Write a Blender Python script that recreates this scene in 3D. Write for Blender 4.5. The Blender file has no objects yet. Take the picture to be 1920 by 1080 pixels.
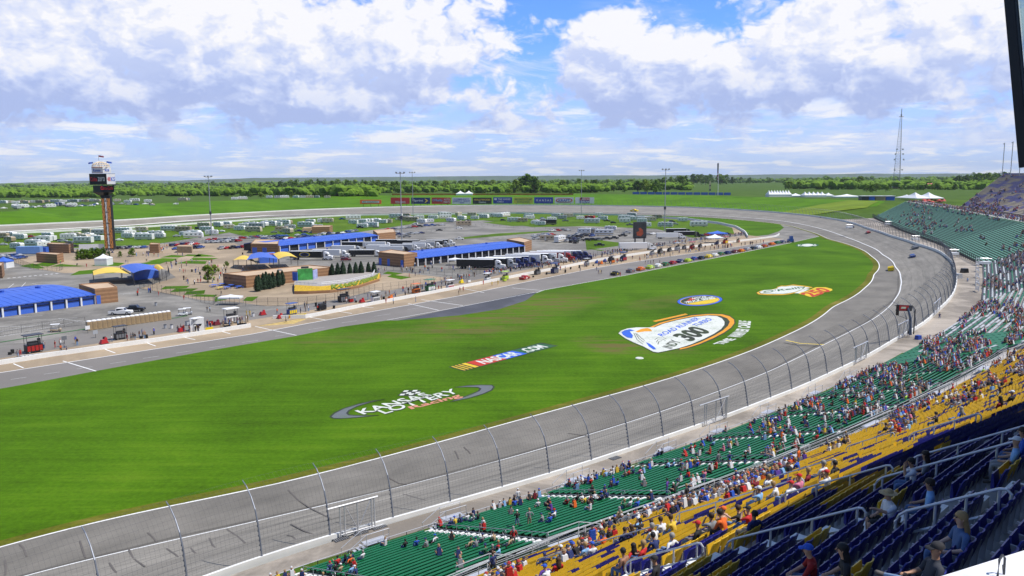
import bpy, bmesh, math, random
import numpy as np
from mathutils import Vector, Matrix, noise
R = math.radians
random.seed(7)
rng = np.random.default_rng(7)
sc = bpy.context.scene
F_PX, CAM_H, HORIZON, ROLL = 1470.0,37.0,333.0,0.007
TH = math.atan((540 - HORIZON) / F_PX)
_r0 = Vector((1,0,0)); _fw = Vector((0, math.cos(TH), -math.sin(TH))); _u0 = _r0.cross(_fw)
_c, _s = math.cos(ROLL), math.sin(ROLL)
_rt = _r0 * _c - _u0 * _s; _up = _r0 * _s + _u0 * _c
cd = bpy.data.cameras.new('camera'); cam = bpy.data.objects.new('camera', cd)
sc.collection.objects.link(cam)
cam.matrix_world = Matrix(((_rt.x, _up.x, -_fw.x, 0),(_rt.y, _up.y, -_fw.y, 0),(_rt.z, _up.z, -_fw.z, CAM_H),(0,0,0,1)))
cd.sensor_width = 36; cd.lens = F_PX / 1920 * 36; cd.clip_start = 0.1; cd.clip_end = 80000
sc.camera = cam
SUN_EL, SUN_AZ = R(60), R(-13)          # azimuth measured from +X towards +Y
sd = Vector((math.cos(SUN_EL) * math.cos(SUN_AZ), math.cos(SUN_EL) * math.sin(SUN_AZ), math.sin(SUN_EL)))
sl = bpy.data.lights.new('sun', 'SUN'); sl.energy = 5.0; sl.angle = R(0.53); sl.color = (1.0,0.95,0.88)
so = bpy.data.objects.new('sun', sl); sc.collection.objects.link(so)
so.rotation_euler = sd.to_track_quat('Z', 'Y').to_euler()
sc.view_settings.view_transform = 'Standard'; sc.view_settings.look = 'None'
sc.view_settings.exposure = 0.0; sc.view_settings.gamma = 1.0
w = bpy.data.worlds.new('World'); sc.world = w; w.use_nodes = True; w.cycles.sampling_method = 'MANUAL'; w.cycles.sample_map_resolution = 256
nt = w.node_tree; nt.nodes.clear()
class NG:
    """tiny node helper"""
    def __init__(s, nt): s.nt = nt
    def n(s, t, **k):
        nd = s.nt.nodes.new(t)
        for a, v in k.items(): setattr(nd, a, v)
        return nd
    def lk(s, a, b): s.nt.links.new(a, b)
    def inp(s, sock, v):
        if hasattr(v, 'is_output') or isinstance(v, bpy.types.NodeSocket): s.lk(v, sock)
        else: sock.default_value = v
    def m(s, op, a, b=0.0, c=None, clamp=False):
        nd = s.n('ShaderNodeMath', operation=op, use_clamp=clamp)
        s.inp(nd.inputs[0], a); s.inp(nd.inputs[1], b)
        if c is not None: s.inp(nd.inputs[2], c)
        return nd.outputs[0]
    def vm(s, op, a, b=(0,0,0)):
        nd = s.n('ShaderNodeVectorMath', operation=op); s.inp(nd.inputs[0], a); s.inp(nd.inputs[1], b)
        return nd.outputs[0]
    def noise(s, vec, scale, detail=4, rough=.55, dist=0, lac=2.0):
        nd = s.n('ShaderNodeTexNoise'); s.inp(nd.inputs['Vector'], vec)
        nd.inputs['Scale'].default_value = scale; nd.inputs['Detail'].default_value = detail
        nd.inputs['Roughness'].default_value = rough; nd.inputs['Distortion'].default_value = dist
        nd.inputs['Lacunarity'].default_value = lac
        return nd.outputs[0]
    def ramp(s, f, stops):
        nd = s.n('ShaderNodeValToRGB'); s.inp(nd.inputs[0], f)
        e = nd.color_ramp.elements
        while len(e) < len(stops): e.new(.5)
        for i, (p, c) in enumerate(stops):
            e[i].position = p
            e[i].color = (c, c, c, 1) if isinstance(c, (int, float)) else (*c, 1)
        return nd.outputs[0]
    def mix(s, f, a, b, mode='MIX'):
        nd = s.n('ShaderNodeMix', data_type='RGBA', blend_type=mode)
        s.inp(nd.inputs[0], f); s.inp(nd.inputs[6], a if not isinstance(a, tuple) else (*a[:3],1)); s.inp(nd.inputs[7], b if not isinstance(b, tuple) else (*b[:3],1))
        return nd.outputs[2]
    def mapr(s, v, a, b, c=0., d=1., smooth=True):
        nd = s.n('ShaderNodeMapRange'); nd.interpolation_type = 'SMOOTHSTEP' if smooth else 'LINEAR'
        s.inp(nd.inputs[0], v)
        for i, q in enumerate((a, b, c, d)): nd.inputs[i + 1].default_value = q
        return nd.outputs[0]
g = NG(nt)
sky = g.n('ShaderNodeTexSky', sky_type='NISHITA'); sky.sun_disc = False
sky.sun_elevation = SUN_EL; sky.sun_rotation = math.pi / 2 - SUN_AZ; sky.altitude = 200; sky.dust_density = .6; sky.ozone_density = 2.0; sky.air_density = 1.0
tc = g.n('ShaderNodeTexCoord'); d = tc.outputs['Generated']
sx = g.n('ShaderNodeSeparateXYZ'); g.lk(d, sx.inputs[0]); X, Y, Z = sx.outputs
zz_ = g.m('ADD', g.m('MAXIMUM', Z, 0.0),0.10)
comb = g.n('ShaderNodeCombineXYZ'); g.lk(g.m('DIVIDE', X, zz_), comb.inputs[0]); g.lk(g.m('DIVIDE', Y, zz_), comb.inputs[1]); g.lk(g.m('MULTIPLY', Z, 3.0), comb.inputs[2])
P1 = comb.outputs[0]
az = g.m('ARCTAN2', X, Y); el = g.m('ARCSINE', Z)
def angvec(da=0.0, de=0.0, ka=9.0, ke=13.0):
    cb = g.n('ShaderNodeCombineXYZ'); g.lk(g.m('MULTIPLY', g.m('ADD', az, da), ka), cb.inputs[0]); g.lk(g.m('MULTIPLY', g.m('ADD', el, de), ke), cb.inputs[1]); return cb.outputs[0]
def bank(a0, e0, ra, re, azs, els):
    u = g.m('DIVIDE', g.m('SUBTRACT', azs, a0), ra); v = g.m('DIVIDE', g.m('SUBTRACT', els, e0), re)
    return g.m('SUBTRACT', 1.0, g.m('MINIMUM', g.m('ADD', g.m('MULTIPLY', u, u), g.m('MULTIPLY', v, v)),1.0))
BANKS = [(-.47,.16,.26,.09,.75),(-.25,.15,.20,.085,.7),(-.09,.155,.10,.07,.55),(.145,.145,.10,.075,.85),(.27,.125,.14,.05,.65),(.42,.15,.13,.085,.8),(-.62,.10,.2,.06,.5),
         (-.32,.09,.16,.035,.35),(.09,.222,.10,.035,-.65),(.31,.235,.13,.03,-.6),(.03,.135,.035,.03,-.25),(.10,.09,.5,.035,.22),(.66,.15,.2,.2,.4),(-.95,.3,.3,.3,.4)]
def voro(vec, sc_, hard=False):
    nd = g.n('ShaderNodeTexVoronoi', feature='F1' if hard else 'SMOOTH_F1', voronoi_dimensions='2D'); g.lk(vec, nd.inputs['Vector']); nd.inputs['Scale'].default_value = sc_;
    if not hard: nd.inputs['Smoothness'].default_value = .35
    return nd.outputs['Distance']
def cloud_density(da, de):
    v0 = angvec(da, de); wn = g.n('ShaderNodeTexNoise'); g.lk(v0, wn.inputs['Vector']); wn.inputs['Scale'].default_value = 2.2; wn.inputs['Detail'].default_value = 3
    wv = g.n('ShaderNodeVectorMath', operation='MULTIPLY_ADD'); g.lk(wn.outputs['Color'], wv.inputs[0]); wv.inputs[1].default_value = (.35,.35,0); g.lk(v0, wv.inputs[2]); v = wv.outputs[0]
    azs, els = g.m('ADD', az, da), g.m('ADD', el, de); t = None
    for b in BANKS:
        k = g.m('MULTIPLY', bank(*b[:4], azs, els), b[4]); t = k if t is None else g.m('ADD', t, k)
    f1 = g.noise(v, 1.3,6,.60); p1 = voro(v, 2.3); p2 = voro(v, 6.0, True); p3 = voro(v, 15.0, True)
    puff = g.m('ADD', g.m('ADD', g.m('MULTIPLY', p1,-.55), g.m('MULTIPLY', p2,-.30)), g.m('MULTIPLY', p3,-.16))
    return g.m('ADD', g.m('ADD', g.m('MULTIPLY', g.m('SUBTRACT', f1,.5),2.3), puff), g.m('ADD', t, .42))
dens = cloud_density(0,0); dens2 = cloud_density(.012,.020)
cover = g.mapr(dens, -.10,.34)
relief = g.mapr(g.m('SUBTRACT', dens, dens2),-.30,.44, smooth=False)
basev = g.mapr(el, .055,.17)
thick = g.mapr(dens, .1,1.0)
shade = g.m('SUBTRACT', g.m('ADD', g.m('MULTIPLY', relief, .80), g.m('MULTIPLY', basev, .42)), g.m('MULTIPLY', g.m('MULTIPLY', thick, g.m('SUBTRACT', 1.0, basev)),.35))
n3 = g.noise(P1,.75,5,.64,.3); low = g.mapr(n3,.47,.60)
lowm = g.m('MULTIPLY', low, g.mapr(el, .04,.12,.95,.45))
n4 = g.noise(P1,1.5,5,.62,.2); low2 = g.m('MULTIPLY', g.mapr(n4,.50,.62), g.mapr(el, .06,.12,.8,.0))
wisp = g.m('MULTIPLY', g.mapr(g.noise(P1,1.1,6,.72,1.6),.52,.72),.7)
ccol = g.ramp(shade, [(.0,(4.7,5.7,9.2)),(.34,(6.3,7.2,10.2)),(.62,(8.3,8.8,10.6)),(.92,(9.9,10.0,10.7)),(1,(10.8,10.7,10.9))])
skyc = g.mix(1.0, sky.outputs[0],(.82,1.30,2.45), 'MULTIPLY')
hz = g.mapr(el, -.02,.19,.95,0.)
base = g.mix(hz, skyc, (6.1,7.6,11.2))
s1 = g.mix(wisp, base, (9.4,9.9,11.0))
s2 = g.mix(lowm, s1,(7.3,8.3,11.0))
s2b = g.mix(low2, s2,(10.8,10.7,10.9))
s3 = g.mix(g.m('MULTIPLY', cover, g.mapr(el, .012,.07,.15,.96)), s2b, ccol)
clear = g.m('MAXIMUM', g.mapr(el, .30,.50), g.mapr(g.m('ABSOLUTE', az),.95,1.3))  # unseen sky overhead and behind darkened to cut ambient fill and deepen shade
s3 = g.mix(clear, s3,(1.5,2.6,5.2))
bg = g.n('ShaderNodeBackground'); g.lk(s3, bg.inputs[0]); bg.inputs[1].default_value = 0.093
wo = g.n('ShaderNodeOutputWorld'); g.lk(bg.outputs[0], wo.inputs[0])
def ray(px, py):
    x, y = px - 960, py - 540
    return _rt * x - _up * y + _fw * F_PX
def G(px, py, z=0.0):
    v = ray(px, py); t = (z - CAM_H) / v.z
    return Vector((v.x * t, v.y * t, z))
def at_dist(px, py, Y):
    v = ray(px, py); t = Y / v.y
    return Vector((v.x * t, Y, CAM_H + v.z * t))
ZO = {1: (0,280),2: (480,280),3: (960,280),4: (1440,190),5: (0,450),6: (400,450),7: (860,440),8: (1440,420),
      12: (480,810),13: (960,810),14: (1440,810),15: (1040,600),16: (1440,600)}
def q(k, x, y): return (ZO[k][0] + x / 4, ZO[k][1] + y / 4)
def GQ(k, x, y, z=0.0): return G(*q(k, x, y), z)
MATS = {}
def mat(name, col, rough=.6, var=0.0, scale=1.0, metal=0.0, bump=0.0, coord='Object', spec=None, emit=0, alpha=1.0):
    if name in MATS: return MATS[name]
    m = bpy.data.materials.new(name); m.use_nodes = True; MATS[name] = m
    n = NG(m.node_tree); b = m.node_tree.nodes['Principled BSDF']
    b.inputs['Roughness'].default_value = rough; b.inputs['Metallic'].default_value = metal
    if spec is not None: b.inputs['Specular IOR Level'].default_value = spec
    b.inputs['Base Color'].default_value = (*col, 1)
    if var or bump:
        t = n.n('ShaderNodeTexCoord'); no = n.noise(t.outputs[coord], scale, 6,.6)
        if var:
            f = n.mapr(no, .3,.7,1 - var, 1 + var, False)
            vm = n.n('ShaderNodeVectorMath', operation='SCALE'); vm.inputs[0].default_value = col; n.lk(f, vm.inputs[3])
            n.lk(vm.outputs[0], b.inputs['Base Color'])
        if bump:
            bp = n.n('ShaderNodeBump'); bp.inputs['Strength'].default_value = bump; n.lk(no, bp.inputs['Height']); n.lk(bp.outputs[0], b.inputs['Normal'])
    if emit:
        b.inputs['Emission Color'].default_value = (*col, 1); b.inputs['Emission Strength'].default_value = emit
    return m
def attr_mat(name, rough=.7, attr='Col'):
    if name in MATS: return MATS[name]
    m = bpy.data.materials.new(name); m.use_nodes = True; MATS[name] = m
    n = NG(m.node_tree); a = n.n('ShaderNodeAttribute', attribute_name=attr); b = m.node_tree.nodes['Principled BSDF']
    n.lk(a.outputs[0], b.inputs['Base Color']); b.inputs['Roughness'].default_value = rough
    return m
class MB:
    def __init__(s): s.v = []; s.f = []; s.m = []; s.T = None
    def add(s, vs, fs, mi=0):
        o = len(s.v)
        if s.T is not None: vs = [s.T @ Vector(p) for p in vs]
        s.v += [tuple(p) for p in vs]; s.f += [tuple(i + o for i in f) for f in fs]; s.m += [mi] * len(fs); return s
    def box(s, c, sz, mi=0, rz=0, top=1.0, topy=None):
        x, y, z = sz[0] / 2, sz[1] / 2, sz[2]; ty = top if topy is None else topy
        p = [(-x, -y, 0),(x, -y, 0),(x, y, 0),(-x, y, 0),(-x * top, -y * ty, z),(x * top, -y * ty, z),(x * top, y * ty, z),(-x * top, y * ty, z)]
        cr, sr = math.cos(rz), math.sin(rz)
        p = [(c[0] + a * cr - b * sr, c[1] + a * sr + b * cr, c[2] + h) for a, b, h in p]
        return s.add(p, [(0,3,2,1),(4,5,6,7),(0,1,5,4),(1,2,6,5),(2,3,7,6),(3,0,4,7)], mi)
    def prism(s, pts, z0, z1, mi=0, side=None):
        n = len(pts); vs = [(p[0], p[1], z0) for p in pts] + [(p[0], p[1], z1) for p in pts]
        s.add(vs, [tuple(range(n, 2 * n))], mi)
        return s.add(vs, [(i, (i + 1) % n, n + (i + 1) % n, n + i) for i in range(n)] + [tuple(range(n - 1,-1,-1))], mi if side is None else side)
    def extr(s, prof, x0, x1, mi=0):
        """profile in (x,z), extruded along y from x0 to x1"""
        n = len(prof); vs = [(a, x0, b) for a, b in prof] + [(a, x1, b) for a, b in prof]
        return s.add(vs, [tuple(range(n)), tuple(range(2 * n - 1, n - 1,-1))] + [(i, n + i, n + (i + 1) % n, (i + 1) % n) for i in range(n)], mi)
    def tube(s, pts, r, n=6, mi=0, cap=True):
        pts = [Vector(p) for p in pts]; k = len(pts); rs = r if isinstance(r, (list, tuple)) else [r] * k
        vs = []
        for i, p in enumerate(pts):
            t = (pts[min(i + 1, k - 1)] - pts[max(i - 1,0)]).normalized()
            a = t.cross(Vector((0,0,1)) if abs(t.z) < .95 else Vector((1,0,0))).normalized(); b = t.cross(a)
            vs += [p + (a * math.cos(2 * math.pi * j / n) + b * math.sin(2 * math.pi * j / n)) * rs[i] for j in range(n)]
        fs = [(i * n + j, i * n + (j + 1) % n, (i + 1) * n + (j + 1) % n, (i + 1) * n + j) for i in range(k - 1) for j in range(n)]
        if cap: fs += [tuple(range(n - 1,-1,-1)), tuple(range((k - 1) * n, k * n))]
        return s.add(vs, fs, mi)
    def lathe(s, c, prof, n=12, mi=0, a0=0):
        vs = []
        for r, z in prof: vs += [(c[0] + r * math.cos(a0 + 2 * math.pi * j / n), c[1] + r * math.sin(a0 + 2 * math.pi * j / n), c[2] + z) for j in range(n)]
        k = len(prof)
        fs = [(i * n + j, i * n + (j + 1) % n, (i + 1) * n + (j + 1) % n, (i + 1) * n + j) for i in range(k - 1) for j in range(n)]
        fs += [tuple(range(n - 1,-1,-1)), tuple(range((k - 1) * n, k * n))]
        return s.add(vs, fs, mi)
    def build(s, name, mats, parent=None, smooth=False, cols=None):
        me = bpy.data.meshes.new(name); me.from_pydata(s.v, [], s.f)
        for m_ in (mats if isinstance(mats, (list, tuple)) else [mats]): me.materials.append(m_)
        if len(me.polygons) and any(s.m): me.polygons.foreach_set('material_index', s.m)
        if smooth: me.polygons.foreach_set('use_smooth', [True] * len(me.polygons))
        if cols is not None:
            ca = me.color_attributes.new('Col', 'FLOAT_COLOR', 'POINT')
            ca.data.foreach_set('color', np.c_[np.asarray(cols, float), np.ones(len(cols))].ravel())
        me.update()
        o = bpy.data.objects.new(name, me); sc.collection.objects.link(o)
        if parent is not None: o.parent = parent
        return o
def npmesh(name, V, Fq, m, parent=None, cols=None, tri=None):
    me = bpy.data.meshes.new(name)
    me.from_pydata(V.tolist() if hasattr(V, 'tolist') else V, [], Fq.tolist() if hasattr(Fq, 'tolist') else Fq)
    me.materials.append(m)
    if cols is not None:
        ca = me.color_attributes.new('Col', 'FLOAT_COLOR', 'POINT')
        ca.data.foreach_set('color', np.c_[cols, np.ones(len(cols))].ravel())
    me.update(); o = bpy.data.objects.new(name, me); sc.collection.objects.link(o)
    if parent is not None: o.parent = parent
    return o
def tag(o, label=None, cat=None, group=None, kind=None):
    if label: o['label'] = label
    if cat: o['category'] = cat
    if group: o['group'] = group
    if kind: o['kind'] = kind
    return o
def empty(name, loc, rz=0.0):
    o = bpy.data.objects.new(name, None); sc.collection.objects.link(o); o.empty_display_size = .3
    o.location = loc; o.rotation_euler = (0,0, rz); return o
KIDS = {}
def dup(o, loc, rz=0.0, scale=None, mats=None, shallow=False):
    """copy of a thing with its parts and sub-parts; mats = {slot: material} for the thing's body"""
    def cp(a, par):
        c = a.copy(); sc.collection.objects.link(c)
        if par is not None: c.parent = par
        if not shallow or par is None:
            for ch in KIDS.get(a.name, []): cp(ch, c)
        return c
    if o.name not in KIDS: reg(o)
    c = cp(o, None); c.location = loc; c.rotation_euler = (0,0, rz)
    if scale: c.scale = (scale,) * 3 if not isinstance(scale, tuple) else scale
    return c
def reg(o):
    KIDS[o.name] = [x for x in sc.objects if x.parent == o]
    for x in KIDS[o.name]: reg(x)
PENDING = []   # prototypes to drop when never placed
def drop(o):
    for ch in [x for x in sc.objects if x.parent == o]: drop(ch)
    bpy.data.objects.remove(o)
def recolor(o, name_part, slot, m):
    """give one slot of a copied mesh (or its child of that name) its own material"""
    ts = [o] if o.type == 'MESH' and (name_part is None or o.name.split('.')[0] == name_part) else []
    ts += [c for c in o.children if c.name.split('.')[0] == name_part] if name_part else []
    for t in ts:
        if slot < len(t.material_slots): t.material_slots[slot].link = 'OBJECT'; t.material_slots[slot].material = m
def text_mesh(name, s, fn, m, parent=None, offset=0.0, extrude=False, bold=0.0, shear=0.0):
    cu = bpy.data.curves.new('lettering', 'FONT'); cu.body = s; cu.offset = bold; cu.resolution_u = 3; cu.shear = shear
    t = bpy.data.objects.new('lettering', cu); sc.collection.objects.link(t)
    me = bpy.data.meshes.new_from_object(t.evaluated_get(bpy.context.evaluated_depsgraph_get()))
    bpy.data.objects.remove(t); bpy.data.curves.remove(cu)
    co = np.empty(len(me.vertices) * 3); me.vertices.foreach_get('co', co); co = co.reshape(-1,3)
    if not len(co): return None
    mn, mx = co[:, :2].min(0), co[:, :2].max(0)
    uv = (co[:, :2] - mn) / (mx - mn)
    me.vertices.foreach_set('co', np.array([fn(a, b) for a, b in uv]).ravel())
    me.materials.clear(); me.materials.append(m); me.update(); me.name = name
    o = bpy.data.objects.new(name, me); sc.collection.objects.link(o)
    if parent is not None: o.parent = parent
    return o
def quadfn(p00, p10, p11, p01):
    p00, p10, p11, p01 = map(Vector, (p00, p10, p11, p01))
    return lambda u, v: p00 * (1 - u) * (1 - v) + p10 * u * (1 - v) + p11 * u * v + p01 * (1 - u) * v
# ================================================================== OVAL CURVES (polar about the infield centre)
CX, CY = -80.0,430.0
WALL_PX = [(480,1037),(732,970),(937,912),(1085,870),(1180,837),(1305,796),(1407,759),(1452,741),(1515,717),(1557,696),(1612,671),(1675,634),(1735,600),(1755,580),(1777,560),(1790,537),(1792,522),(1787,502),(1775,480),(1755,467),(1715,455),(1665,440),(1615,425),(1560,409),(1490,400),(1440,396),(1310,388),(1185,385),(1070,384),(960,383.5),(830,385),(660,389),(480,397),(250,411),(0,422)]
LINE_PX = [(1440,411),(1507,422),(1540,430),(1565,438),(1580,444),(1615,457),(1652,477),(1677,500),(1687,520),(1687,537),(1677,560),(1660,580),(1637,597),(1600,617),(1550,642),(1490,672),(1445,694),(1350,731),(1235,772),(1100,815),(960,856),(830,891),(730,917),(605,946),(480,976),(338,1008),(182,1042),(15,1080)]
GRASS_PX = [(0,1020),(260,958),(480,917),(760,845),(960,790),(1100,752),(1330,685),(1470,630),(1560,575),(1620,540),(1637,515),(1632,480),(1600,462),(1545,447),(1505,431),(1471,421)]
CLOSE = [(-120,-12),(-218,-90),(-296,-150),(-420,-175),(-530,-100),(-585,60),(-570,240),(-490,430)]
def wz(y):  # height of the outer edge of the banking
    return 2.9 + 1.4 * min(1, max(0,(y - 120) / 140)) - 1.0 * min(1, max(0,(y - 700) / 200))
def solve_z(p, extra):
    z = 3.0
    for _ in range(4): v = G(*p, z + extra); z = wz(v.y)
    return G(*p, z + extra)
def polar(pts):
    a = np.array([[p[0] - CX, p[1] - CY] for p in pts]); th = np.arctan2(a[:, 1], a[:, 0]); r = np.hypot(a[:, 0], a[:, 1])
    o = np.argsort(th); return th[o], r[o]
NT = 1440
THS = np.linspace(-math.pi, math.pi, NT, endpoint=False)
def smooth(r, sig):
    k = np.arange(-60,61) * (360 / NT); wgt = np.exp(-.5 * (k / sig) ** 2); wgt /= wgt.sum()
    return np.convolve(np.r_[r[-60:], r, r[:60]], wgt, 'valid')
def curve(pts, s_near=.9, s_far=4.0):
    th, r = polar(pts); th = np.r_[th - 2 * math.pi, th, th + 2 * math.pi]; r = np.r_[r, r, r]
    v = np.interp(THS, th, r); a, b = smooth(v, s_near), smooth(v, s_far)
    yy = CY + v * np.sin(THS); f = np.clip((yy - 330) / 150,0,1)
    return a * (1 - f) + b * f
rW = curve([solve_z(p, 1.0)[:2] for p in WALL_PX] + CLOSE)
def inset(pts, dd): return [(CX + (p[0] - CX) * (1 - dd / math.hypot(p[0] - CX, p[1] - CY)), CY + (p[1] - CY) * (1 - dd / math.hypot(p[0] - CX, p[1] - CY))) for p in pts]
FAR_L = [G(*p, .4)[:2] for p in [(0,430),(250,419.5),(480,405),(720,398.5),(960,396),(1110,397),(1285,401.5),(1370,406)]]
rL = curve([G(*p, .4)[:2] for p in LINE_PX] + FAR_L + inset(CLOSE, 20))
rG = curve([G(*p, .05)[:2] for p in GRASS_PX] + [G(*p, .05)[:2] for p in [(1300,406),(1110,401),(960,400),(720,402.5),(480,408.5),(250,423),(0,433.5)]] + inset(CLOSE, 27),.9,3.0)
rL = np.minimum(rL, rW - 6); rG = np.minimum(rG, rL - .8)
COS, SIN = np.cos(THS), np.sin(THS)
ZW = np.array([wz(CY + r * s) for r, s in zip(rW, SIN)])
def ring(r, z):
    z = np.full(NT, z) if np.isscalar(z) else z
    return np.c_[CX + r * COS, CY + r * SIN, z]
def loft(name, rings, m, closed=True, attr=None, sel=None):
    V = np.concatenate(rings); k = len(rings); idx = np.arange(NT) if sel is None else np.asarray(sel)
    nx = (idx + 1) % NT if closed and sel is None else None
    a = idx if sel is None else idx[:-1]; b = nx if sel is None else idx[1:]
    Fq = np.concatenate([np.c_[i * NT + a, (i + 1) * NT + a, (i + 1) * NT + b, i * NT + b] for i in range(k - 1)])
    if sel is not None:
        used = np.unique(Fq); mp = -np.ones(len(V), int); mp[used] = np.arange(len(used)); V = V[used]; Fq = mp[Fq]
        if attr is not None: attr = attr[used]
    return npmesh(name, V, Fq, m, cols=attr)
ds = np.hypot(np.diff(np.r_[rW * COS, rW[0] * COS[0]]), np.diff(np.r_[rW * SIN, rW[0] * SIN[0]])); SARC = np.r_[0, np.cumsum(ds)[:-1]]
def in_px(x, y, z, x0, x1):
    v = Vector((x, y, z - CAM_H)); return x0 < 960 + F_PX * v.dot(_rt) / v.dot(_fw) < x1
def asphalt(name, col, lane=False, patch=.0):
    m = bpy.data.materials.new(name); m.use_nodes = True; n = NG(m.node_tree); b = m.node_tree.nodes['Principled BSDF']
    b.inputs['Roughness'].default_value = .82; b.inputs['Specular IOR Level'].default_value = .3
    t = n.n('ShaderNodeTexCoord'); o = t.outputs['Object']
    a = n.noise(o, .06,5,.6); f = n.noise(o, 3.0,4,.7)
    v = n.m('ADD', n.mapr(a, .3,.7,.86,1.12, False), n.mapr(f, .2,.8,-.08,.08, False))
    if lane:
        at = n.n('ShaderNodeAttribute', attribute_name='Col'); sp = n.n('ShaderNodeSeparateColor'); n.lk(at.outputs[0], sp.inputs[0])
        cc = n.n('ShaderNodeCombineXYZ'); n.lk(n.m('MULTIPLY', sp.outputs[0],7.0), cc.inputs[0]); n.lk(n.m('MULTIPLY', sp.outputs[1],14.0), cc.inputs[1])
        st = n.noise(cc.outputs[0],1.0,6,.65,.15)
        v = n.m('MULTIPLY', v, n.mapr(st, .3,.7,.74,1.2, False))
        gv = n.m('ABSOLUTE', n.m('SUBTRACT', sp.outputs[1],.52)); v = n.m('MULTIPLY', v, n.mapr(gv, .0,.16,.88,1.0))
        fr = n.m('ABSOLUTE', n.m('SUBTRACT', n.m('FRACT', n.m('MULTIPLY', n.m('ADD', sp.outputs[1], n.m('MULTIPLY', n.noise(cc.outputs[0],.25,2),.03)),5.0)),.5))
        v = n.m('MULTIPLY', v, n.mapr(fr, .0,.022,.58,1.0))
        v = n.m('MULTIPLY', v, n.mapr(sp.outputs[1],.085,.10,.80,1.06))
    if patch:
        pn = n.noise(o, .035,6,.7,.6); v = n.m('MULTIPLY', v, n.mapr(pn, .42,.60,1 - patch, 1.1))
        vo = n.noise(o, .11,5,.75,.3); v = n.m('MULTIPLY', v, n.mapr(vo, .60,.66,1.0,1.18))
    sv = n.n('ShaderNodeVectorMath', operation='SCALE'); sv.inputs[0].default_value = col; n.lk(v, sv.inputs[3]); n.lk(sv.outputs[0], b.inputs['Base Color'])
    return m
M_TRACK = asphalt('track_asphalt', (.232,.216,.188), True); M_LOT = asphalt('lot_asphalt', (.235,.222,.198), False, .3)
M_PIT = asphalt('pit_asphalt', (.20,.185,.17)); M_DARK = asphalt('dark_asphalt', (.085,.088,.105), False, .2)
M_CONC = asphalt('tan_concrete', (.36,.28,.19), False, .18); M_WALK = asphalt('concourse_concrete', (.37,.325,.275), False, .42)
M_WHITE = mat('white_paint', (.80,.80,.78),.6,.06,2); M_YELL = mat('yellow_paint', (.75,.55,.06),.6,.1,2)
def grass(name, col, dry=(.15,.15,.02), mow=0.0, worn=0, dryamt=.35):
    m = bpy.data.materials.new(name); m.use_nodes = True; n = NG(m.node_tree); b = m.node_tree.nodes['Principled BSDF']
    b.inputs['Roughness'].default_value = .9; b.inputs['Specular IOR Level'].default_value = .1
    t = n.n('ShaderNodeTexCoord'); o = t.outputs['Object']
    mp = n.n('ShaderNodeMapping'); n.lk(o, mp.inputs[0]); mp.inputs['Rotation'].default_value = (0,0, -R(40)); mp.inputs['Scale'].default_value = (.05,1,1)
    a = n.noise(o, .035,6,.65,.5); st = n.noise(mp.outputs[0],.55,6,.7); f = n.noise(o, 1.6,5,.75)
    v = n.m('ADD', n.m('ADD', n.mapr(a, .32,.68,.70,1.24, False), n.mapr(f, .25,.75,-.34,.34, False)), n.mapr(st, .3,.7,-.22 * mow - .06,.22 * mow + .06, False))
    sv = n.n('ShaderNodeVectorMath', operation='SCALE'); sv.inputs[0].default_value = col; n.lk(v, sv.inputs[3])
    dm = n.m('MULTIPLY', n.mapr(n.m('ADD', n.m('MULTIPLY', a, .5), n.m('MULTIPLY', st, .5)),.50,.68), dryamt)
    c = n.mix(dm, sv.outputs[0], dry)
    if worn:   # bands of worn turf where cars are driven across the field
        s = n.n('ShaderNodeSeparateXYZ'); n.lk(o, s.inputs[0])
        tot = None
        for (A, B_, wd, am) in worn:
            A = Vector(A[:2]); B_ = Vector(B_[:2]); L_ = (B_ - A).length; u = (B_ - A) / L_
            px_ = n.m('SUBTRACT', s.outputs[0], A.x); py_ = n.m('SUBTRACT', s.outputs[1], A.y)
            al = n.m('DIVIDE', n.m('ADD', n.m('MULTIPLY', px_, u.x), n.m('MULTIPLY', py_, u.y)), L_)
            pr = n.m('DIVIDE', n.m('ADD', n.m('MULTIPLY', px_, -u.y), n.m('MULTIPLY', py_, u.x)), wd)
            al2 = n.m('MULTIPLY', n.m('SUBTRACT', al, .5),2.0)
            rr = n.m('ADD', n.m('POWER', n.m('ABSOLUTE', al2),4.0), n.m('MULTIPLY', pr, pr))
            k = n.m('MULTIPLY', n.mapr(rr, .0,1.3,1,0), am); tot = k if tot is None else n.m('MAXIMUM', tot, k)
        mp2 = n.n('ShaderNodeMapping'); n.lk(o, mp2.inputs[0]); mp2.inputs['Rotation'].default_value = (0,0, -R(52)); mp2.inputs['Scale'].default_value = (.06,1,1)
        wn = n.mapr(n.m('ADD', n.m('MULTIPLY', n.noise(mp2.outputs[0],.42,8,.78),.7), n.m('MULTIPLY', n.noise(o, .12,6,.7),.3)),.45,.58,.0,1.35, False)
        c = n.mix(n.m('MULTIPLY', tot, wn, clamp=True), c, (.13,.115,.035))
    n.lk(c, b.inputs['Base Color'])
    bp = n.n('ShaderNodeBump'); bp.inputs['Strength'].default_value = .35; n.lk(f, bp.inputs['Height']); n.lk(bp.outputs[0], b.inputs['Normal'])
    return m
GC = (.062,.146,.002)
WORN = [(GQ(6,1500,760), GQ(7,1000,420),16,.85),(GQ(6,500,800), GQ(6,1900,640),9,.45),(GQ(7,950,760), GQ(7,1300,900),7,.95),(GQ(7,1300,900), GQ(15,1100,230),6,.6),(GQ(7,1250,560), GQ(7,1900,430),8,.5)]
M_FIELD = grass('field_turf', GC, mow=.7, worn=WORN, dryamt=.22)
M_CAMP = grass('camping_turf', (.082,.155,.008), mow=.2, dryamt=.4)
M_BERM = grass('berm_turf', (.075,.18,.004), mow=.3, dryamt=.25)
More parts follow.
